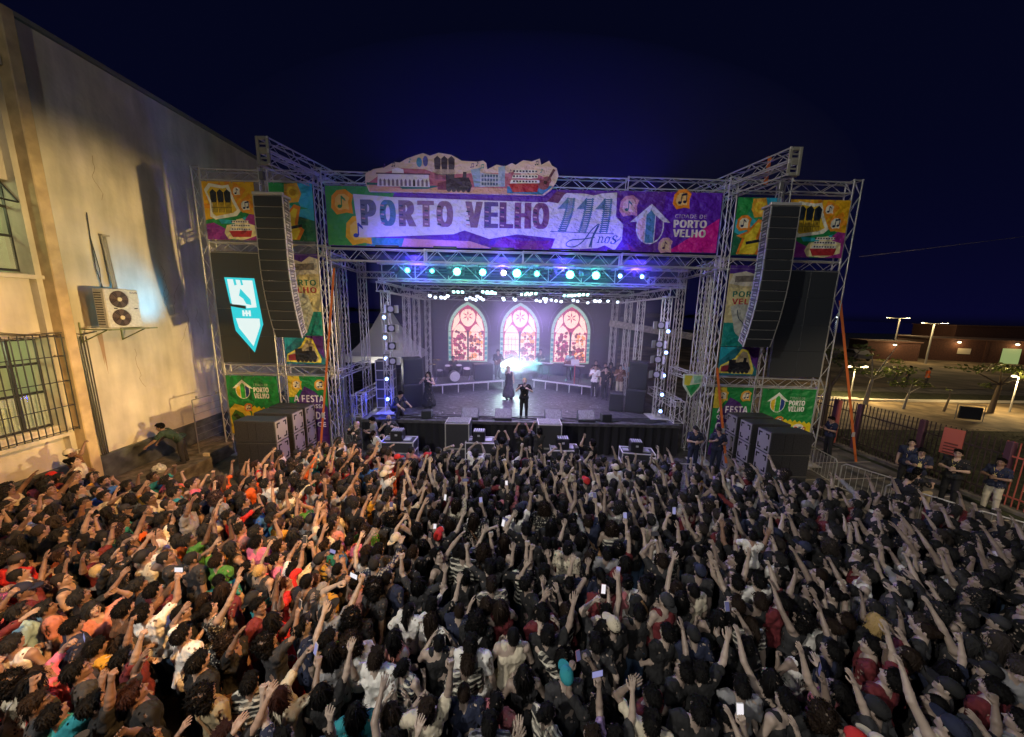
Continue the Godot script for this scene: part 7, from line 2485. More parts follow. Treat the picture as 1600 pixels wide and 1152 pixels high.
func crowd_barrier(label: String, a: Vector3, b: Vector3) -> void:
	var w := a.distance_to(b) - 0.06
	var d := b - a
	var o := thing("crowd_barrier", label, "barrier", (a + b) * 0.5, atan2(-d.z, d.x), "steel crowd barriers")
	var m := mat("galvanised steel", Color(0.5, 0.49, 0.46), 0.4, 0.5)
	var mb := MB.new()
	mb.path([Vector3(-w / 2, 0.04, 0), Vector3(-w / 2, 1.0, 0), Vector3(-w / 2 + 0.1, 1.1, 0), Vector3(w / 2 - 0.1, 1.1, 0), Vector3(w / 2, 1.0, 0), Vector3(w / 2, 0.04, 0)], 0.02, 7)
	mb.tube(Vector3(-w / 2, 0.22, 0), Vector3(w / 2, 0.22, 0), 0.016, 6)
	put("frame", mb.mesh(), m, o)
	mb = MB.new()
	mb.tube(Vector3(0, 0.22, 0), Vector3(0, 1.1, 0), 0.008, 5)
	var bar := mb.mesh()
	for k in int(w / 0.15):
		put("bar", bar, m, o, Transform3D(Basis.IDENTITY, Vector3(-w / 2 + 0.12 + k * 0.15, 0, 0)))
	for s in [-1.0, 1.0]:
		mb = MB.new()
		mb.box(Vector3(s * (w / 2 - 0.2), 0.02, 0), Vector3(0.06, 0.03, 0.6))
		put("foot", mb.mesh(), m, o)

func build_right_side() -> void:
	crowd_barrier("barrier panel beside right subwoofers, nearest the outer tower", Vector3(11.6, 0, -12.9), Vector3(11.4, 0, -11.1))
	crowd_barrier("barrier panel across the yard behind the raised arms", Vector3(11.3, 0, -10.9), Vector3(12.0, 0, -9.6))
	crowd_barrier("bright barrier panel ending beside the staff group", Vector3(11.35, 0, -9.55), Vector3(12.1, 0, -8.35))
	crowd_barrier("barrier panel nearest the right edge, half hidden by people", Vector3(12.2, 0, -8.2), Vector3(13.2, 0, -7.0))
	var f := thing("fence", "purple post and bar fence between yard and park", "fence", Vector3(15.35, 0, -16.8))
	var purple := mat("purple paint", Color(0.09, 0.035, 0.055), 0.6)
	var barm := mat("fence bar", Color(0.035, 0.02, 0.02), 0.6)
	var redm := mat("dull red", Color(0.42, 0.1, 0.075), 0.6)
	var a := Vector3(0, 0, 0)
	var b := Vector3(0.95, 0, 11.0)
	var dirn := (b - a).normalized()
	var n := int(a.distance_to(b) / 0.135)
	var mb := MB.new()
	mb.tube(Vector3.ZERO, Vector3(0, 2.12, 0), 0.018, 5)
	var bar := mb.mesh()
	for k in n:
		var p := a + dirn * (k * 0.135)
		put("bar", bar, barm if p.z < 6.4 else redm, f, Transform3D(Basis.IDENTITY, p + Vector3(0, 0.1, 0)))  # bars turn red along the nearer stretch
	for y in [0.45, 1.75]:
		for seg in [[0.0, 6.4, barm], [6.4, 11.0, redm]]:
			mb = MB.new()
			mb.box(Vector3(0, y, 0) + a.lerp(b, (seg[0] + seg[1]) / 22.0), Vector3(0.03, 0.05, seg[1] - seg[0]), Basis(Vector3.UP, atan2(dirn.x, dirn.z)))
			put("rail", mb.mesh(), seg[2], f)
	for k in 6:
		mb = MB.new()
		mb.bevel(Vector3(0, 1.1, 0) + a.lerp(b, k / 5.0 * 0.99) + Vector3(0.02, 0, 0), Vector3(0.17, 2.2, 0.17), 0.015)
		put("post", mb.mesh(), purple if k < 4 else redm, f)
	mb = MB.new()
	mb.bevel(Vector3(0.45, 0.07, 5.5), Vector3(0.3, 0.14, 11.4), 0.02, Basis(Vector3.UP, atan2(dirn.x, dirn.z)))
	put("footing", mb.mesh(), mat("worn concrete", Color(0.24, 0.21, 0.17), 0.8), f)
	var gp := thing("gate_panel", "faded red and purple gate panel in the fence, near right tower", "gate", Vector3(15.45, 0, -15.75), 1.2)
	mb = MB.new()
	mb.bevel(Vector3(-0.2, 1.15, 0), Vector3(0.34, 2.0, 0.08), 0.01)
	put("leaf", mb.mesh(), purple, gp)
	mb = MB.new()
	mb.bevel(Vector3(-0.46, 1.15, 0.01), Vector3(0.16, 2.05, 0.12), 0.015)
	put("red_post", mb.mesh(), redm, gp)
	var rp := thing("red_board", "faded red board with louvres fixed on fence behind staff", "board", Vector3(15.7, 0.9, -11.5), -1.2)
	mb = MB.new()
	mb.bevel(Vector3(0, 0.8, 0), Vector3(0.48, 0.95, 0.07), 0.012)
	put("board", mb.mesh(), redm, rp)
	for k in 4:
		mb = MB.new()
		mb.box(Vector3(0.0, 0.4 + k * 0.11, 0.045), Vector3(0.32, 0.035, 0.03), Basis(Vector3.RIGHT, 0.4))
		put("louvre", mb.mesh(), mat("dark slat", Color(0.12, 0.03, 0.025), 0.7), rp)
	# staff in dark polo shirts with badges, beside the fence
	staff("security guard person in dark uniform looking down, alone beside right tower", Vector3(14.0, 0, -14.2), 1.5, {"pose": "look_down", "top": "navy", "legs": "black", "scale": 1.0}, false)
	staff("person in navy polo with yellow badge checking a phone, before red board", Vector3(13.75, 0, -10.75), 2.4, {"pose": "look_down", "top": "navy", "legs": "charcoal", "scale": 1.02, "skin": 1}, true)
	staff("person in dark polo with lanyard, half hidden behind two others by fence", Vector3(14.3, 0, -11.5), 2.2, {"pose": "down", "top": "navy", "legs": "black", "skin": 0}, true)
	staff("broad person in black polo with yellow badge, hands on hips by fence", Vector3(14.5, 0, -10.4), 2.0, {"pose": "folded", "top": "black", "legs": "black", "scale": 1.06, "skin": 0}, true)
	staff("person in dark polo and pale jeans leaning on fence, arms folded", Vector3(15.35, 0, -10.0), 1.8, {"pose": "folded", "top": "navy", "legs": "cream", "skin": 2}, true)
	staff("person in black shirt and khaki trousers sitting by the bright barrier", Vector3(12.95, 0, -10.1), -1.3, {"pose": "sit", "top": "black", "legs": "khaki", "skin": 0}, true)
	var st := thing("stool", "dark stool under the person in khaki trousers", "stool", Vector3(12.95, 0, -10.1), -1.3)
	mb = MB.new()
	mb.bevel(Vector3(0, 0.4, 0.02), Vector3(0.4, 0.05, 0.4), 0.01)
	put("seat", mb.mesh(), mat("unit black", Color(0.02, 0.02, 0.024), 0.4), st)
	for q in [[-0.16, -0.14], [0.16, -0.14], [-0.16, 0.18], [0.16, 0.18]]:
		mb = MB.new()
		mb.tube(Vector3(q[0], 0, q[1]), Vector3(q[0], 0.38, q[1]), 0.015, 5)
		put("leg", mb.mesh(), mat("unit black", Color(0.02, 0.02, 0.024), 0.4), st)
	staff("person in plain black T-shirt holding a phone, standing before the bright barrier", Vector3(11.0, 0, -8.75), -1.3, {"pose": "look_down", "top": "black", "legs": "denim", "skin": 0, "scale": 1.03}, false)
	# guards under the right towers
	staff("left guard person in navy uniform and cap below right inner towers", Vector3(7.15, 0, -12.55), 3.05, {"pose": "folded", "top": "navy", "legs": "navy", "cap": "black", "hair": "buzz", "skin": 0}, false)
	staff("right guard person in navy uniform and cap below right inner towers", Vector3(8.0, 0, -12.45), 2.9, {"pose": "chest", "top": "navy", "legs": "navy", "cap": "black", "hair": "buzz", "skin": 1}, false)
	# overhead wire far right
	var ow := thing("overhead_wire", "single thin wire crossing the night sky at right", "wire", Vector3(0, 0, 0))
	mb = MB.new()
	mb.tube(Vector3(18.5, 9.2, -19), Vector3(60, 15.5, -34), 0.014, 4)
	put("wire", mb.mesh(), mat("grey iron", Color(0.2, 0.2, 0.2), 0.5, 0.4), ow)

func staff(label: String, at: Vector3, turn: float, d: Dictionary, badge: bool) -> void:
	d["kind"] = d.get("kind", "tee")
	d["shoes"] = "black"
	var o := person(label, at, turn, d)
	if badge:
		var mb := MB.new()
		mb.box(Vector3(0, 1.16, -0.158), Vector3(0.085, 0.12, 0.006))
		var dy: float = -0.43 if d.pose == "sit" else 0.0
		put("badge", mb.mesh(), mat("badge card", Color(0.6, 0.5, 0.2), 0.6), o, Transform3D(Basis.IDENTITY, Vector3(0, dy, 0)))
		mb = MB.new()
		mb.tube(Vector3(0, 1.22, -0.157), Vector3(0.07, 1.43, -0.1), 0.006, 4)
		mb.tube(Vector3(0, 1.22, -0.157), Vector3(-0.07, 1.43, -0.1), 0.006, 4)
		put("lanyard", mb.mesh(), mat("lanyard", Color(0.4, 0.35, 0.1), 0.6), o, Transform3D(Basis.IDENTITY, Vector3(0, dy, 0)))

func build_people_on_stage() -> void:
	var y := 1.405
	person("lead singer person in black with microphone, alone at stage front centre", Vector3(0.55, y, -14.25), PI, {"pose": "sing", "top": "black", "legs": "charcoal", "hair": "buzz", "hairc": "blond", "skin": 4})
	held_mic("black microphone in the lead singer's hand at stage front", Vector3(0.55, y, -14.25), PI, "sing")
	person("person in long black dress playing a flute at left stage front", Vector3(-3.85, y, -15.3), PI - 0.15, {"pose": "sing", "kind": "dress", "top": "black", "hair": "long", "skin": 0})
	var fl := thing("flute", "slim flute held by the person in long black dress", "flute", Vector3(-3.85, y, -15.3), PI - 0.15)
	var mb := MB.new()
	mb.tube(Vector3(-0.12, 1.5, -0.2), Vector3(0.36, 1.46, -0.26), 0.012, 6, -1, true)
	put("tube", mb.mesh(), mat("chrome", Color(0.7, 0.7, 0.72), 0.2, 0.9), fl)
	person("person in black top and wide dark skirt, one arm out, behind singer", Vector3(-0.15, y, -17.3), PI + 0.5, {"pose": "point_right", "kind": "dress", "top": "charcoal", "hair": "short", "hairc": "blond", "skin": 4})
	person("guitarist person in black standing on the left riser's right end", Vector3(-0.85, 1.94, -20.0), PI + 0.3, {"pose": "play", "top": "black", "legs": "black", "kind": "long", "skin": 1})
	guitar("dark electric guitar held by the guitarist on left riser", Vector3(-0.85, 1.94, -20.0), PI + 0.3)
	person("drummer person in dark shirt sitting behind the drum kit", Vector3(-3.5, 1.95, -19.9), PI + 0.35, {"pose": "sit", "top": "charcoal", "legs": "black", "skin": 2})
	person("crouching technician person in black beside left front tower", Vector3(-4.9, y, -14.0), -2.0, {"pose": "crouch", "top": "navy", "legs": "charcoal", "skin": 0})
	person("keyboard player person in black behind left keyboard on right riser", Vector3(1.75, 1.94, -20.75), PI - 0.45, {"pose": "play", "top": "black", "legs": "black", "skin": 1})
	person("bass player person in grey behind the red-post music stand", Vector3(3.45, 1.94, -20.0), PI - 0.4, {"pose": "play", "top": "grey", "legs": "black", "skin": 2})
	guitar("pale bass guitar held by the person behind red-post music stand", Vector3(3.45, 1.94, -20.0), PI - 0.4)
	var choir := [[4.55, -18.2, "white", "chest", "person in white shirt, leftmost of the group at right stage side"], [4.95, -17.6, "black", "down", "tall person in black at the front of the right stage group"], [5.3, -19.0, "charcoal", "clap", "person in charcoal clapping within the right stage group"], [5.75, -19.5, "navy", "look_down", "person in navy looking down in the right stage group"], [6.0, -18.5, "brown", "chest", "person in brown top and cream trousers, right stage group"], [5.0, -20.0, "black", "clap", "person in black clapping farthest back in right stage group"], [6.6, -19.6, "pale blue", "down", "person in pale blue at the right end of stage group"]]
	for c in choir:
		person(c[4], Vector3(c[0], y, c[1]), PI * 0.75 + c[0] * 0.1, {"pose": c[3], "top": c[2], "legs": "cream" if c[2] == "brown" else "black", "hair": "long" if c[0] > 5.5 else "short", "skin": int(c[0] * 2) % 3})
	# pit
	person("photographer person in dark shirt aiming a camera before left stage corner", Vector3(-4.85, 0.0, -12.9), PI + 0.4, {"pose": "sing", "top": "charcoal", "legs": "black", "hair": "none", "skin": 4, "scale": 1.05})
	held_mic("black camera in the hands of photographer before left stage corner", Vector3(-4.85, 0.0, -12.9), PI + 0.4, "camera")
	person("bald person in dark jacket with hand at ear by left tower", Vector3(-5.85, 0, -12.3), PI - 0.6, {"pose": "sing", "top": "charcoal", "kind": "long", "legs": "black", "hair": "none", "skin": 4})
	person("person in grey T-shirt looking down beside left stage corner", Vector3(-5.45, 0, -12.9), 2.2, {"pose": "look_down", "top": "grey", "legs": "denim", "skin": 0})
	person("girl-sized person in white blouse and shorts left of the first case table", Vector3(-5.0, 0, -11.9), -0.7, {"pose": "clap", "top": "white", "legs": "white", "short": "shorts", "hair": "tail", "hairc": "brown", "skin": 4, "scale": 0.9})
	person("person in black printed T-shirt filming overhead with both arms, pit centre", Vector3(0.42, 0, -11.6), 0.0, {"pose": "film_two", "top": "black", "legs": "black", "skin": 1, "scale": 1.03})
	person("person in black filming with raised phone, right of the pit centre", Vector3(1.05, 0, -12.0), 0.1, {"pose": "film_two", "top": "charcoal", "legs": "black", "skin": 1})
	person("person in black polo with arms up before left-centre case table", Vector3(-0.3, 0, -11.2), 0.05, {"pose": "film_two", "top": "black", "legs": "charcoal", "skin": 0, "scale": 0.95})
	person("camera operator person in black beside the tripod in the pit", Vector3(2.75, 0, -10.95), 0.6, {"pose": "left_bent", "top": "black", "legs": "black", "skin": 0})
	# one more on the loading step
	person("person in dark green shirt bending forward on the loading step", Vector3(-11.6, 0.5, -11.1), 2.0, {"pose": "bend", "top": "dark green", "legs": "charcoal", "skin": 2})
	var bag := thing("white_bag", "white plastic bag on the loading step under bending person", "bag", Vector3(-11.55, 0.5, -10.4))
	var g := Field.new(Vector3(-0.3, -0.05, -0.25), Vector3(0.3, 0.4, 0.25), 0.025)
	g.ellipsoid(Vector3(0, 0.13, 0), Vector3(0.2, 0.14, 0.15), 0.05)
	g.ellipsoid(Vector3(0.04, 0.26, 0), Vector3(0.06, 0.09, 0.04), 0.05)
	g.roughen(0.03, 9.0)
	mb = MB.new()
	g.nets(mb, Transform3D.IDENTITY)
	put("sack", mb.mesh(), mat("white plastic", Color(0.6, 0.62, 0.6), 0.4), bag)

func held_mic(label: String, at: Vector3, turn: float, pose: String) -> void:
	if pose == "camera":
		var o := thing("photo_camera", label, "camera", at, turn)
		var mb := MB.new()
		mb.bevel(Vector3(0.02, 1.68, -0.2), Vector3(0.15, 0.1, 0.08), 0.015)
		mb.tube(Vector3(0.02, 1.68, -0.23), Vector3(0.02, 1.7, -0.36), 0.035, 10, 0.042, true)
		put("body", mb.mesh(), mat("unit black", Color(0.02, 0.02, 0.024), 0.4), o)
		return
	var j := joints(pose_of[pose])
	var w: Vector3 = j.wr0 + j.hb0 * Vector3(0, 0.09, -0.02)
	var o2 := thing("microphone", label, "microphone", at, turn)
	var mb2 := MB.new()
	var mouth: Vector3 = j.head + Vector3(0, -0.04, -0.15)
	mb2.tube(w + (w - mouth) * 0.6, mouth, 0.014, 7, 0.02)
	mb2.ball(mouth, Vector3(0.028, 0.028, 0.028), 6, 8)
	put("handle", mb2.mesh(), mat("unit black", Color(0.02, 0.02, 0.024), 0.4), o2)

func guitar(label: String, at: Vector3, turn: float) -> void:
	var o := thing("guitar", label, "guitar", at, turn)
	var t := Transform3D(Basis(Vector3.BACK, -0.35), Vector3(0.05, 1.05, -0.26))
	var mb := MB.new()
	mb.slab(V2([0.0, 0.12, 0.14, 0.16, 0.24, 0.08, 0.22, -0.1, 0.1, -0.17, -0.02, -0.12, -0.12, -0.15, -0.22, -0.05, -0.2, 0.1, -0.1, 0.14]), -0.03, 0.03, t)
	put("body", mb.mesh(), mat("guitar lacquer", Color(0.12, 0.03, 0.02), 0.25), o)
	mb = MB.new()
	mb.box(t * Vector3(-0.5, 0.0, 0.0), Vector3(0.62, 0.05, 0.03), t.basis)
	mb.box(t * Vector3(-0.86, 0.02, 0.0), Vector3(0.16, 0.09, 0.025), t.basis)
	put("neck", mb.mesh(), mat("guitar neck", Color(0.2, 0.1, 0.04), 0.4), o)

# ---------------------------------------------------------------- the crowd
const PLACED := [   # x, z, pose, shirt, colour, hair, hair colour, more
	[-10.43, -7.62, "left_bent", "tee", "grey", "short", "black", {}],
	[-9.31, -7.22, "point_right", "tee", "cream", "short", "black", {}],
	[-8.40, -7.86, "chest", "tank", "mustard", "long", "black", {}],
	[-8.82, -7.59, "clap", "tee", "cream", "bun", "black", {}],
	[-8.85, -7.30, "down", "tank", "cream", "long", "black", {}],
	[-8.61, -5.21, "look_down", "tee", "red", "buzz", "black", {"cap":"charcoal"}],
	[-9.18, -6.30, "film_one", "long", "brown", "long", "brown", {}],
	[-9.00, -6.53, "down", "tee", "orange", "bun", "black", {}],
	[-4.76, -5.74, "down", "tee", "pink", "short", "black", {}],
	[-4.20, -5.37, "down", "tee", "pink", "bun", "black", {}],
	[-3.34, -4.20, "both_up", "dress", "red", "long", "black", {}],
	[-2.46, -3.97, "down", "tee", "green", "short", "black", {}],
	[-2.91, -4.86, "down", "tee", "mustard", "buzz", "grey", {}],
	[-3.39, -3.34, "down", "tee", "khaki", "curly", "black", {}],
	[-0.35, -3.84, "down", "tee", "white", "short", "black", {}],
	[0.75, -3.49, "down", "tee", "charcoal", "none", "black", {"cap":"teal"}],
	[-1.60, -4.04, "down", "tank", "salmon", "long", "black", {}],
	[-2.00, -3.98, "down", "tee", "white", "curly", "brown", {}],
	[3.93, -3.48, "left_up", "dress", "dusty pink", "tail", "black", {}],
	[2.05, -4.99, "down", "tee", "white", "short", "black", {}],
	[2.21, -4.86, "down", "tee", "black", "short", "black", {}],
	[1.63, -4.48, "right_up", "tank", "cream", "short", "black", {}],
	[3.11, -4.88, "down", "tee", "cream", "buzz", "black", {}],
	[0.35, -6.85, "down", "tee", "black", "long", "black", {}],
	[2.16, -7.29, "down", "tank", "cream", "none", "black", {"cap":"cream"}],
	[0.06, -6.84, "fist_up", "tee", "white", "short", "black", {}],
	[-0.79, -6.93, "down", "tee", "white", "short", "black", {}],
	[-2.36, -7.40, "both_up", "tee", "cream", "none", "black", {"cap":"black"}],
	[-2.94, -7.52, "down", "tee", "cream", "short", "black", {}],
	[1.03, -5.74, "down", "tee", "cream", "short", "black", {"pattern":"flowers"}],
	[1.82, -5.76, "down", "tee", "grey", "short", "black", {}],
	[1.91, -5.06, "down", "tee", "dusty pink", "short", "black", {}],
	[5.34, -9.04, "down", "tee", "mustard", "bun", "black", {}],
	[2.79, -6.58, "down", "tank", "cream", "bun", "black", {}],
	[3.16, -6.48, "down", "tank", "white", "bun", "black", {}],
	[-4.24, -5.11, "down", "tank", "charcoal", "buzz", "blond", {}],
	[-6.77, -5.04, "right_up", "long", "black", "buzz", "blond", {}],
	[-2.75, -3.97, "left_bent", "tee", "navy", "short", "black", {}],
	[-3.79, -3.81, "right_up", "tee", "black", "curly", "brown", {}],
	[-5.12, -4.32, "film_one", "tee", "white", "short", "black", {}],
	[-6.87, -4.39, "down", "tee", "salmon", "short", "black", {}],
	[-7.08, -4.28, "down", "tee", "pale blue", "short", "black", {}],
	[-5.66, -4.26, "point_right", "long", "brown", "short", "black", {}],
	[-4.78, -4.17, "chest", "tee", "black", "buzz", "black", {}],
	[-4.50, -4.39, "right_up", "dress", "black", "bun", "black", {"pattern":"flowers"}],
	[-5.48, -4.80, "down", "tee", "maroon", "short", "black", {}],
	[5.72, -4.36, "down", "tee", "charcoal", "none", "black", {"cap":"black"}],
	[7.43, -5.20, "down", "tank", "black", "short", "black", {}],
	[6.33, -5.32, "down", "tank", "white", "short", "black", {}],
	[5.53, -4.35, "down", "long", "black", "long", "blond", {}],
	[4.33, -5.12, "chest", "tee", "white", "short", "black", {}],
	[-2.65, -3.32, "film_two", "tee", "cream", "long", "auburn", {}],
	[-2.16, -3.33, "right_up", "tee", "black", "long", "black", {}],
	[-1.72, -3.27, "down", "tee", "teal", "long", "black", {}],
	[1.27, -6.42, "down", "tee", "black", "short", "black", {}],
	[3.58, -6.96, "down", "tee", "black", "short", "black", {}],
	[-3.28, -5.06, "film_two", "tee", "black", "bun", "auburn", {}],
	[-1.00, -3.12, "fist_up", "tee", "cream", "short", "brown", {}],
	[0.04, -3.30, "down", "tee", "dusty pink", "tail", "black", {}],
	[1.66, -3.13, "left_bent", "tee", "cream", "short", "black", {}],
	[-5.69, -8.75, "right_up", "long", "orange", "short", "black", {}],
	[-2.56, -5.01, "down", "tank", "salmon", "short", "black", {}],
	[-0.85, -5.43, "down", "long", "black", "short", "black", {"pattern":"striped"}],
	[-3.79, -5.35, "film_two", "tee", "white", "short", "black", {}],
	[-3.83, -6.05, "left_up", "tee", "cream", "short", "black", {}],
	[9.99, -7.86, "right_up", "tank", "black", "long", "black", {}],
	[7.20, -7.08, "down", "tee", "maroon", "long", "black", {}],
	[8.67, -6.05, "chest", "tank", "dusty pink", "long", "black", {}],
	[10.01, -6.28, "down", "tee", "white", "short", "black", {}],
	[10.36, -6.83, "down", "tee", "charcoal", "short", "black", {}],
]

func crowd_area() -> PackedVector2Array:
	return V2([-12.1, -8.3, -10.9, -8.1, -9.3, -8.2, -7.9, -8.2, -7.2, -8.8, -7.1, -10.0, -6.0, -11.0, -4.6, -10.25, 0.0, -10.1, 4.4, -10.0, 5.6, -9.6, 7.1, -9.3, 7.9, -9.0, 8.6, -8.2, 9.6, -8.0, 10.6, -7.6, 11.3, -6.9, 12.0, -5.6, 5.9, -2.1, -5.6, -2.1, -12.1, -7.0])

func spot_word(x: float, z: float) -> String:   # where in the crowd, by things one can find
	if z > -4.0:
		return ["nearest the camera at bottom left", "nearest the camera left of centre", "nearest the camera in the middle", "nearest the camera right of centre", "nearest the camera at bottom right"][clampi(int((x + 5.5) / 2.2), 0, 4)]
	if z < -9.2:
		return "close to the left subwoofers" if x < -5.2 else "at the front, left of pit centre" if x < -1.0 else "at the front, before the pit centre" if x < 2.6 else "at the front, right of pit centre"
	if x < -8.6:
		return "beside the grey wall dado" if z < -6.6 else "at the left edge of crowd"
	if x > 8.2:
		return "near the right barriers" if z < -6.4 else "at the right edge of crowd"
	var across := "below the left speakers" if x < -5.0 else "left of the middle" if x < -1.7 else "in the middle" if x < 1.8 else "right of the middle" if x < 5.0 else "below the right speakers"
	return across + (", far" if z < -7.7 else ", near" if z > -5.4 else "")

func build_crowd() -> void:
	var g := RandomNumberGenerator.new()
	g.seed = 20251
	var area_p := crowd_area()
	var folk := []
	for s in PLACED:
		var d := {"pose": s[2], "kind": s[3], "top": s[4], "hair": s[5], "hairc": s[6]}
		d.merge(s[7])
		folk.append({"x": s[0], "z": s[1], "d": d})
	var poses := ["down", "down", "down", "down", "down", "down", "down", "down", "chest", "chest", "clap", "right_up", "left_up", "right_up", "both_up", "film_two", "film_one", "film_one", "point_right", "wide_up", "left_bent", "fist_up", "left_up"]
	var kind_of := {"down": "tee", "right_up": "tee", "left_up": "tank", "both_up": "tank", "film_two": "tee", "film_one": "tee", "clap": "tank", "point_right": "long", "wide_up": "tee", "left_bent": "tee", "fist_up": "tee", "chest": "tank"}
	var dark := ["black", "black", "black", "black", "charcoal", "black", "navy", "charcoal", "maroon", "black", "charcoal"]
	var light := ["white", "cream", "grey", "white", "grey"]
	var bright_left := ["red", "orange", "salmon", "mustard", "pink", "teal", "blue", "white", "cream", "green", "maroon"]
	var bright_right := ["dusty pink", "white", "grey", "lilac", "maroon", "grey", "charcoal"]
	var hairs := ["short", "short", "short", "long", "long", "bun", "tail", "curly", "buzz", "short", "short", "short", "long", "short", "buzz", "short"]
	var tries := 0
	while tries < 34000:
		tries += 1
		var x := g.randf_range(-12.1, 12.1)
		var z := g.randf_range(-11.0, -2.1)
		if not Geometry2D.is_point_in_polygon(Vector2(x, z), area_p):
			continue
		var ok := true
		for f in folk:
			var dx: float = f.x - x
			var dz: float = f.z - z
			if dx * dx + dz * dz < 0.12:
				ok = false
				break
		if not ok:
			continue
		var pose: String = poses[g.randi() % poses.size()]
		var kind: String = kind_of[pose]
		if pose_of.has(pose + "_b") and g.randf() < 0.68:
			pose += "_b" if g.randf() < 0.5 else "_c"
		var r := g.randf()
		var col: String
		if r < (0.5 if x < -3.0 else 0.84):
			col = dark[g.randi() % dark.size()]
		elif r < (0.63 if x < -3.0 else 0.95):
			col = light[g.randi() % light.size()]
		else:
			col = (bright_left if x < -1.5 else bright_right)[g.randi() % (11 if x < -1.5 else 7)]
		var d := {"pose": pose, "kind": kind, "top": col, "hair": hairs[g.randi() % hairs.size()], "hairc": ["black", "black", "black", "black", "brown", "black", "black", "black", "brown", "black", "black", "auburn"][g.randi() % (12 if x < -2.0 else 10)], "legs": ["denim", "black", "charcoal", "denim", "black"][g.randi() % 5]}
		if d.kind == "tank" and g.randf() < 0.35:
			d.hair = "long"
		if g.randf() < 0.07:
			d["cap"] = ["black", "charcoal", "cream", "navy", "red"][g.randi() % 5]
			d["hair"] = "buzz"
			d["back"] = g.randf() < 0.3
		if g.randf() < 0.12:
			d["pattern"] = ["striped", "flowers"][g.randi() % 2]
		folk.append({"x": x, "z": z, "d": d})
	for f in folk:
		f.d["skin"] = f.d.get("skin", ([0, 1, 1, 2, 2, 3, 0, 1] if f.x < -3.0 else [5, 5, 6, 6, 5, 7, 6, 5])[g.randi() % 8])  # away from the left, greyer skins paint in the paler light
		f.d["scale"] = g.randf_range(0.89, 1.02)
		if f.d.hair in ["long", "bun", "tail"]:
			f.d.scale -= 0.03
		f["turn"] = atan2(-(0.5 - f.x), -(-14.6 - f.z)) + g.randf_range(-0.5, 0.5)
		if g.randf() < 0.12 and not f.d.pose.begins_with("film"):
			f.turn += g.randf_range(-1.6, 1.6)
		f["near"] = Vector3(f.x, 4.4, f.z).length()   # the nearer, the larger in the picture
		f["tilt"] = Vector2(g.randf_range(-0.09, 0.06), g.randf_range(-0.09, 0.09))
	var order := folk.duplicate()
	order.sort_custom(func(a, b): return a.near < b.near)
	var single := order.slice(0, 300)
	var rest := order.slice(300)
	# labels: shirt, pose and spot; what is still alike is told apart by its neighbour, then by its order from the left
	var by := {}
	for f in single:
		var d: Dictionary = f.d
		var garment: String = {"tee": "T-shirt", "tank": "sleeveless top", "long": "long-sleeved top", "dress": "dress"}[d.kind]
		var what := "%s%s %s" % [d.top, " " + {"striped": "striped", "flowers": "patterned"}[d.pattern] if d.has("pattern") else "", garment]
		f["short"] = what
		f["where"] = spot_word(f.x, f.z)
		f["order"] = ""
		f["label"] = "person in %s%s, %s, %s" % [what, " and %s cap" % d.cap if d.has("cap") else "", pose_of[d.pose].say, spot_word(f.x, f.z)]
		if not by.has(f.label):
			by[f.label] = []
		by[f.label].append(f)
	var taken := {}
	for key in by:
		var same: Array = by[key]
		if same.size() == 1:
			taken[key] = true
			continue
		same.sort_custom(func(a, b): return a.x / (4.0 - a.z) < b.x / (4.0 - b.z))
		var words := ["leftmost", "second from left", "third from left", "fourth from left", "fifth from left", "sixth from left", "seventh from left", "eighth from left", "ninth from left", "tenth from left", "eleventh from left", "twelfth from left"]
		for k in same.size():
			var w: String = words[mini(k, 11)]
			if same.size() == 2:
				w = ["left one", "right one"][k]
			elif k == same.size() - 1:
				w = "rightmost"
			same[k].label = key + ", " + w
			same[k].order = ", " + w
	var phones := 0
	var bags := 0
	for f in single:
		var words: PackedStringArray = f.label.split(" ")
		if words.size() > 16:
			f.label = " ".join(words.slice(0, 16))
		var edge := false
		for k in area_p.size():
			if Geometry2D.get_closest_point_to_segment(Vector2(f.x, f.z), area_p[k], area_p[(k + 1) % area_p.size()]).distance_to(Vector2(f.x, f.z)) < 0.7 and f.z < -4.0:
				edge = true
		var o := person(f.label, Vector3(f.x, 0.0 if f.x > -10.75 or f.z < -13.0 else 0.0, f.z), f.turn, f.d, "people in the crowd", edge)
		o.rotation.x = f.tilt.x
		o.rotation.z = f.tilt.y
		if f.d.kind == "tee" and bags < 42 and (int(f.x * 100) % 4 + 4) % 4 == 1:
			shoulder_bag(o, f, bags)
			bags += 1
		if f.d.pose.begins_with("film"):
			phone(o, f, phones)
			phones += 1
	rest_of_crowd(rest)
	# a child carried on someone's shoulders, right of the middle
	var at := Vector3(4.45, 0.0, -5.75)
	person("person in black T-shirt carrying a child, right of the middle", at, -0.35, {"pose": "both_up", "kind": "tee", "top": "black", "legs": "black", "skin": 2})
	person("child in white shirt and pale trousers sitting on a carrier's shoulders", at + Vector3(0.03, 1.15, 0.12), -0.35, {"pose": "sit", "top": "white", "legs": "cream", "skin": 1, "scale": 0.72})
	# two on the ledge by the wall
	person("person in brown shirt and pale cap, standing beside wall window", Vector3(-12.0, 0.3, -8.75), -0.9, {"pose": "film_one", "top": "brown", "legs": "black", "cap": "cream", "hair": "buzz", "skin": 2})
	person("person in cream blouse beside the capped one, below wall window", Vector3(-11.55, 0.2, -8.45), -1.0, {"pose": "down", "top": "cream", "legs": "denim", "hair": "bun", "skin": 0})

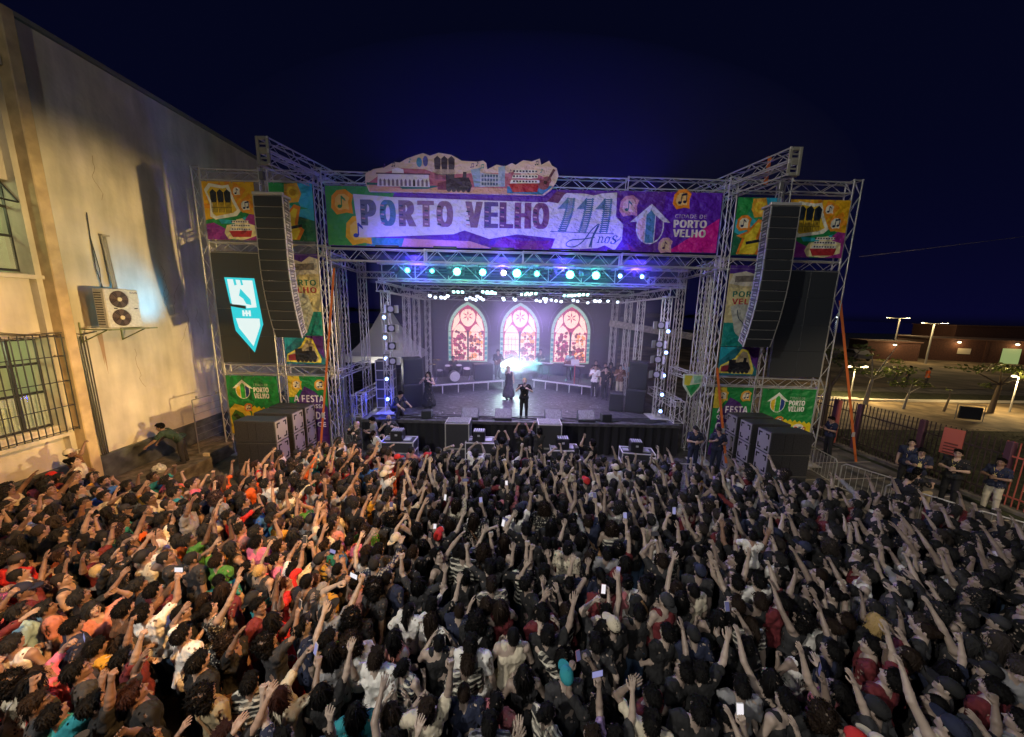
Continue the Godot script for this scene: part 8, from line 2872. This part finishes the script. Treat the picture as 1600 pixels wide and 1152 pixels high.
func phone(o: Node3D, f: Dictionary, k: int) -> void:
	var j := joints(pose_of[f.d.pose])
	var c: Vector3 = j.wr0 + j.hb0 * Vector3(0, 0.1, -0.03)
	if f.d.pose.begins_with("film_two"):
		c = (c + j.wr1 + j.hb1 * Vector3(0, 0.1, -0.03)) * 0.5
	c += Vector3(0, 0.05, -0.01)
	var said := "phone held %s by person in %s, %s%s" % ["two-handed" if f.d.pose.begins_with("film_two") else "one-handed", f.short, f.where, f.order]
	var sw: PackedStringArray = said.replace("person in ", "").split(" ") if said.split(" ").size() > 16 else said.split(" ")
	var p := thing("phone", " ".join(sw.slice(0, 16)), "phone", Vector3.ZERO, 0.0, "phones raised in the crowd")
	p.transform = o.transform * Transform3D(Basis(Vector3.RIGHT, -0.25) * Basis(Vector3.BACK, PI / 2 if k % 3 == 0 else 0.0), c)
	var mb := MB.new()
	mb.bevel(Vector3.ZERO, Vector3(0.078, 0.158, 0.01), 0.004)
	put("case", mb.mesh(), mat("phone case %d" % (k % 3), [Color(0.02, 0.02, 0.02), Color(0.5, 0.5, 0.5), Color(0.3, 0.12, 0.14)][k % 3], 0.3), p)
	mb = MB.new()
	mb.quad(Vector3(-0.034, -0.072, 0.0062), Vector3(0.034, -0.072, 0.0062), Vector3(0.034, 0.072, 0.0062), Vector3(-0.034, 0.072, 0.0062), Vector3.BACK)
	put("screen", mb.mesh(), glow_mat("phone screen %d" % (k % 4), [Color(0.5, 0.5, 0.7), Color(0.9, 0.88, 0.9), Color(0.25, 0.25, 0.4), Color(0.06, 0.06, 0.1)][k % 4], 1.1), p)
	mb = MB.new()
	mb.disc(Vector3(-0.022, 0.06, -0.0056), Vector3.FORWARD, 0.008, 8)
	put("lens", mb.mesh(), mat("unit black", Color(0.02, 0.02, 0.024), 0.4), p)

func shoulder_bag(o: Node3D, f: Dictionary, k: int) -> void:
	var colour: String = ["black", "tan", "white", "brown"][k % 4]
	var m := mat("bag " + colour, [Color(0.012, 0.012, 0.014), Color(0.3, 0.17, 0.08), Color(0.5, 0.48, 0.45), Color(0.1, 0.045, 0.02)][k % 4], 0.5)
	var said := "%s crossbody bag on person in %s, %s, %s%s" % [colour, f.short, pose_of[f.d.pose].say, f.where, f.order]
	var w: PackedStringArray = said.replace("person in ", "").split(" ") if said.split(" ").size() > 16 else said.split(" ")
	var b := thing("shoulder_bag", " ".join(w.slice(0, 16)), "bag", Vector3.ZERO, 0.0, "crossbody bags in the crowd")
	b.transform = o.transform
	var s := 1.0 if k % 2 else -1.0
	var mb := MB.new()
	var pts := [Vector3(-0.13, 1.45, -0.06), Vector3(-0.135, 1.475, 0.01), Vector3(-0.11, 1.43, 0.09), Vector3(-0.05, 1.32, 0.135), Vector3(0.03, 1.18, 0.125), Vector3(0.11, 1.05, 0.12), Vector3(0.185, 0.95, 0.06)]
	for q in pts.size() - 1:
		var a: Vector3 = pts[q]
		var e: Vector3 = pts[q + 1]
		a.x *= s
		e.x *= s
		mb.bevel((a + e) * 0.5, Vector3(0.034, 0.012, a.distance_to(e) + 0.012), 0.003, Basis.looking_at(e - a, Vector3(0, 0.5, 1)))
	put("strap", mb.mesh(), m, b)
	mb = MB.new()
	mb.bevel(Vector3(s * 0.2, 0.86, 0.03), Vector3(0.08, 0.19, 0.25), 0.025)
	put("pouch", mb.mesh(), m, b)

func rest_of_crowd(rest: Array) -> void:   # those past the largest three hundred, as one mass
	var o := Node3D.new()
	o.name = "far_crowd"
	add_child(o, true)
	o.set_meta("kind", "stuff")
	o.set_meta("label", "dense far part of the crowd before the pit")
	o.set_meta("category", "crowd")
	var groups := {}
	for f in rest:
		var t := Transform3D(Basis(Vector3.UP, f.turn).scaled(Vector3.ONE * f.d.scale), Vector3(f.x, 0, f.z))
		var j := joints(pose_of[f.d.pose])
		var hp := t * Transform3D(j.head_b.scaled(Vector3.ONE * HEAD_SIZE), j.head)
		var wear: Color = av2c(CLOTH[f.d.top])
		for q in [["body", f.d.pose, "", t, av2c(SKIN[f.d.skin])], ["top", f.d.pose, f.d.kind, t, wear], ["trousers", f.d.pose, "", t, av2c(CLOTH[f.d.get("legs", "denim")])]]:
			var key: String = q[0] + "|" + q[1] + "|" + q[2]
			if not groups.has(key):
				groups[key] = [pose_mesh(q[0], q[1], q[2]), []]
			groups[key][1].append([q[3], q[4]])
		for q in [[f.d.hair, av2c(HAIR[f.d.get("hairc", "black")])], ["cap", av2c(CLOTH[f.d.get("cap", "black")])]]:
			if q[0] == "none" or (q[0] == "cap" and not f.d.has("cap")):
				continue
			var key: String = "hair|" + q[0]
			if not groups.has(key):
				groups[key] = [hair_mesh[q[0]], []]
			groups[key][1].append([hp, q[1]])
	for key in groups:
		var mm := MultiMesh.new()
		mm.transform_format = MultiMesh.TRANSFORM_3D
		mm.use_colors = true
		mm.mesh = groups[key][0]
		mm.instance_count = groups[key][1].size()
		for k in groups[key][1].size():
			mm.set_instance_transform(k, groups[key][1][k][0])
			mm.set_instance_color(k, groups[key][1][k][1])
		var mi := MultiMeshInstance3D.new()
		mi.name = numbered({"body": "bodies", "top": "shirts", "trousers": "trousers", "hair": "hair"}[key.get_slice("|", 0)], o)
		mi.multimesh = mm
		mi.material_override = vertex_mat("crowd " + key.get_slice("|", 0), 0.5 if key.begins_with("body") else 0.8)
		o.add_child(mi, true)
		mi.set_meta("kind", "stuff")
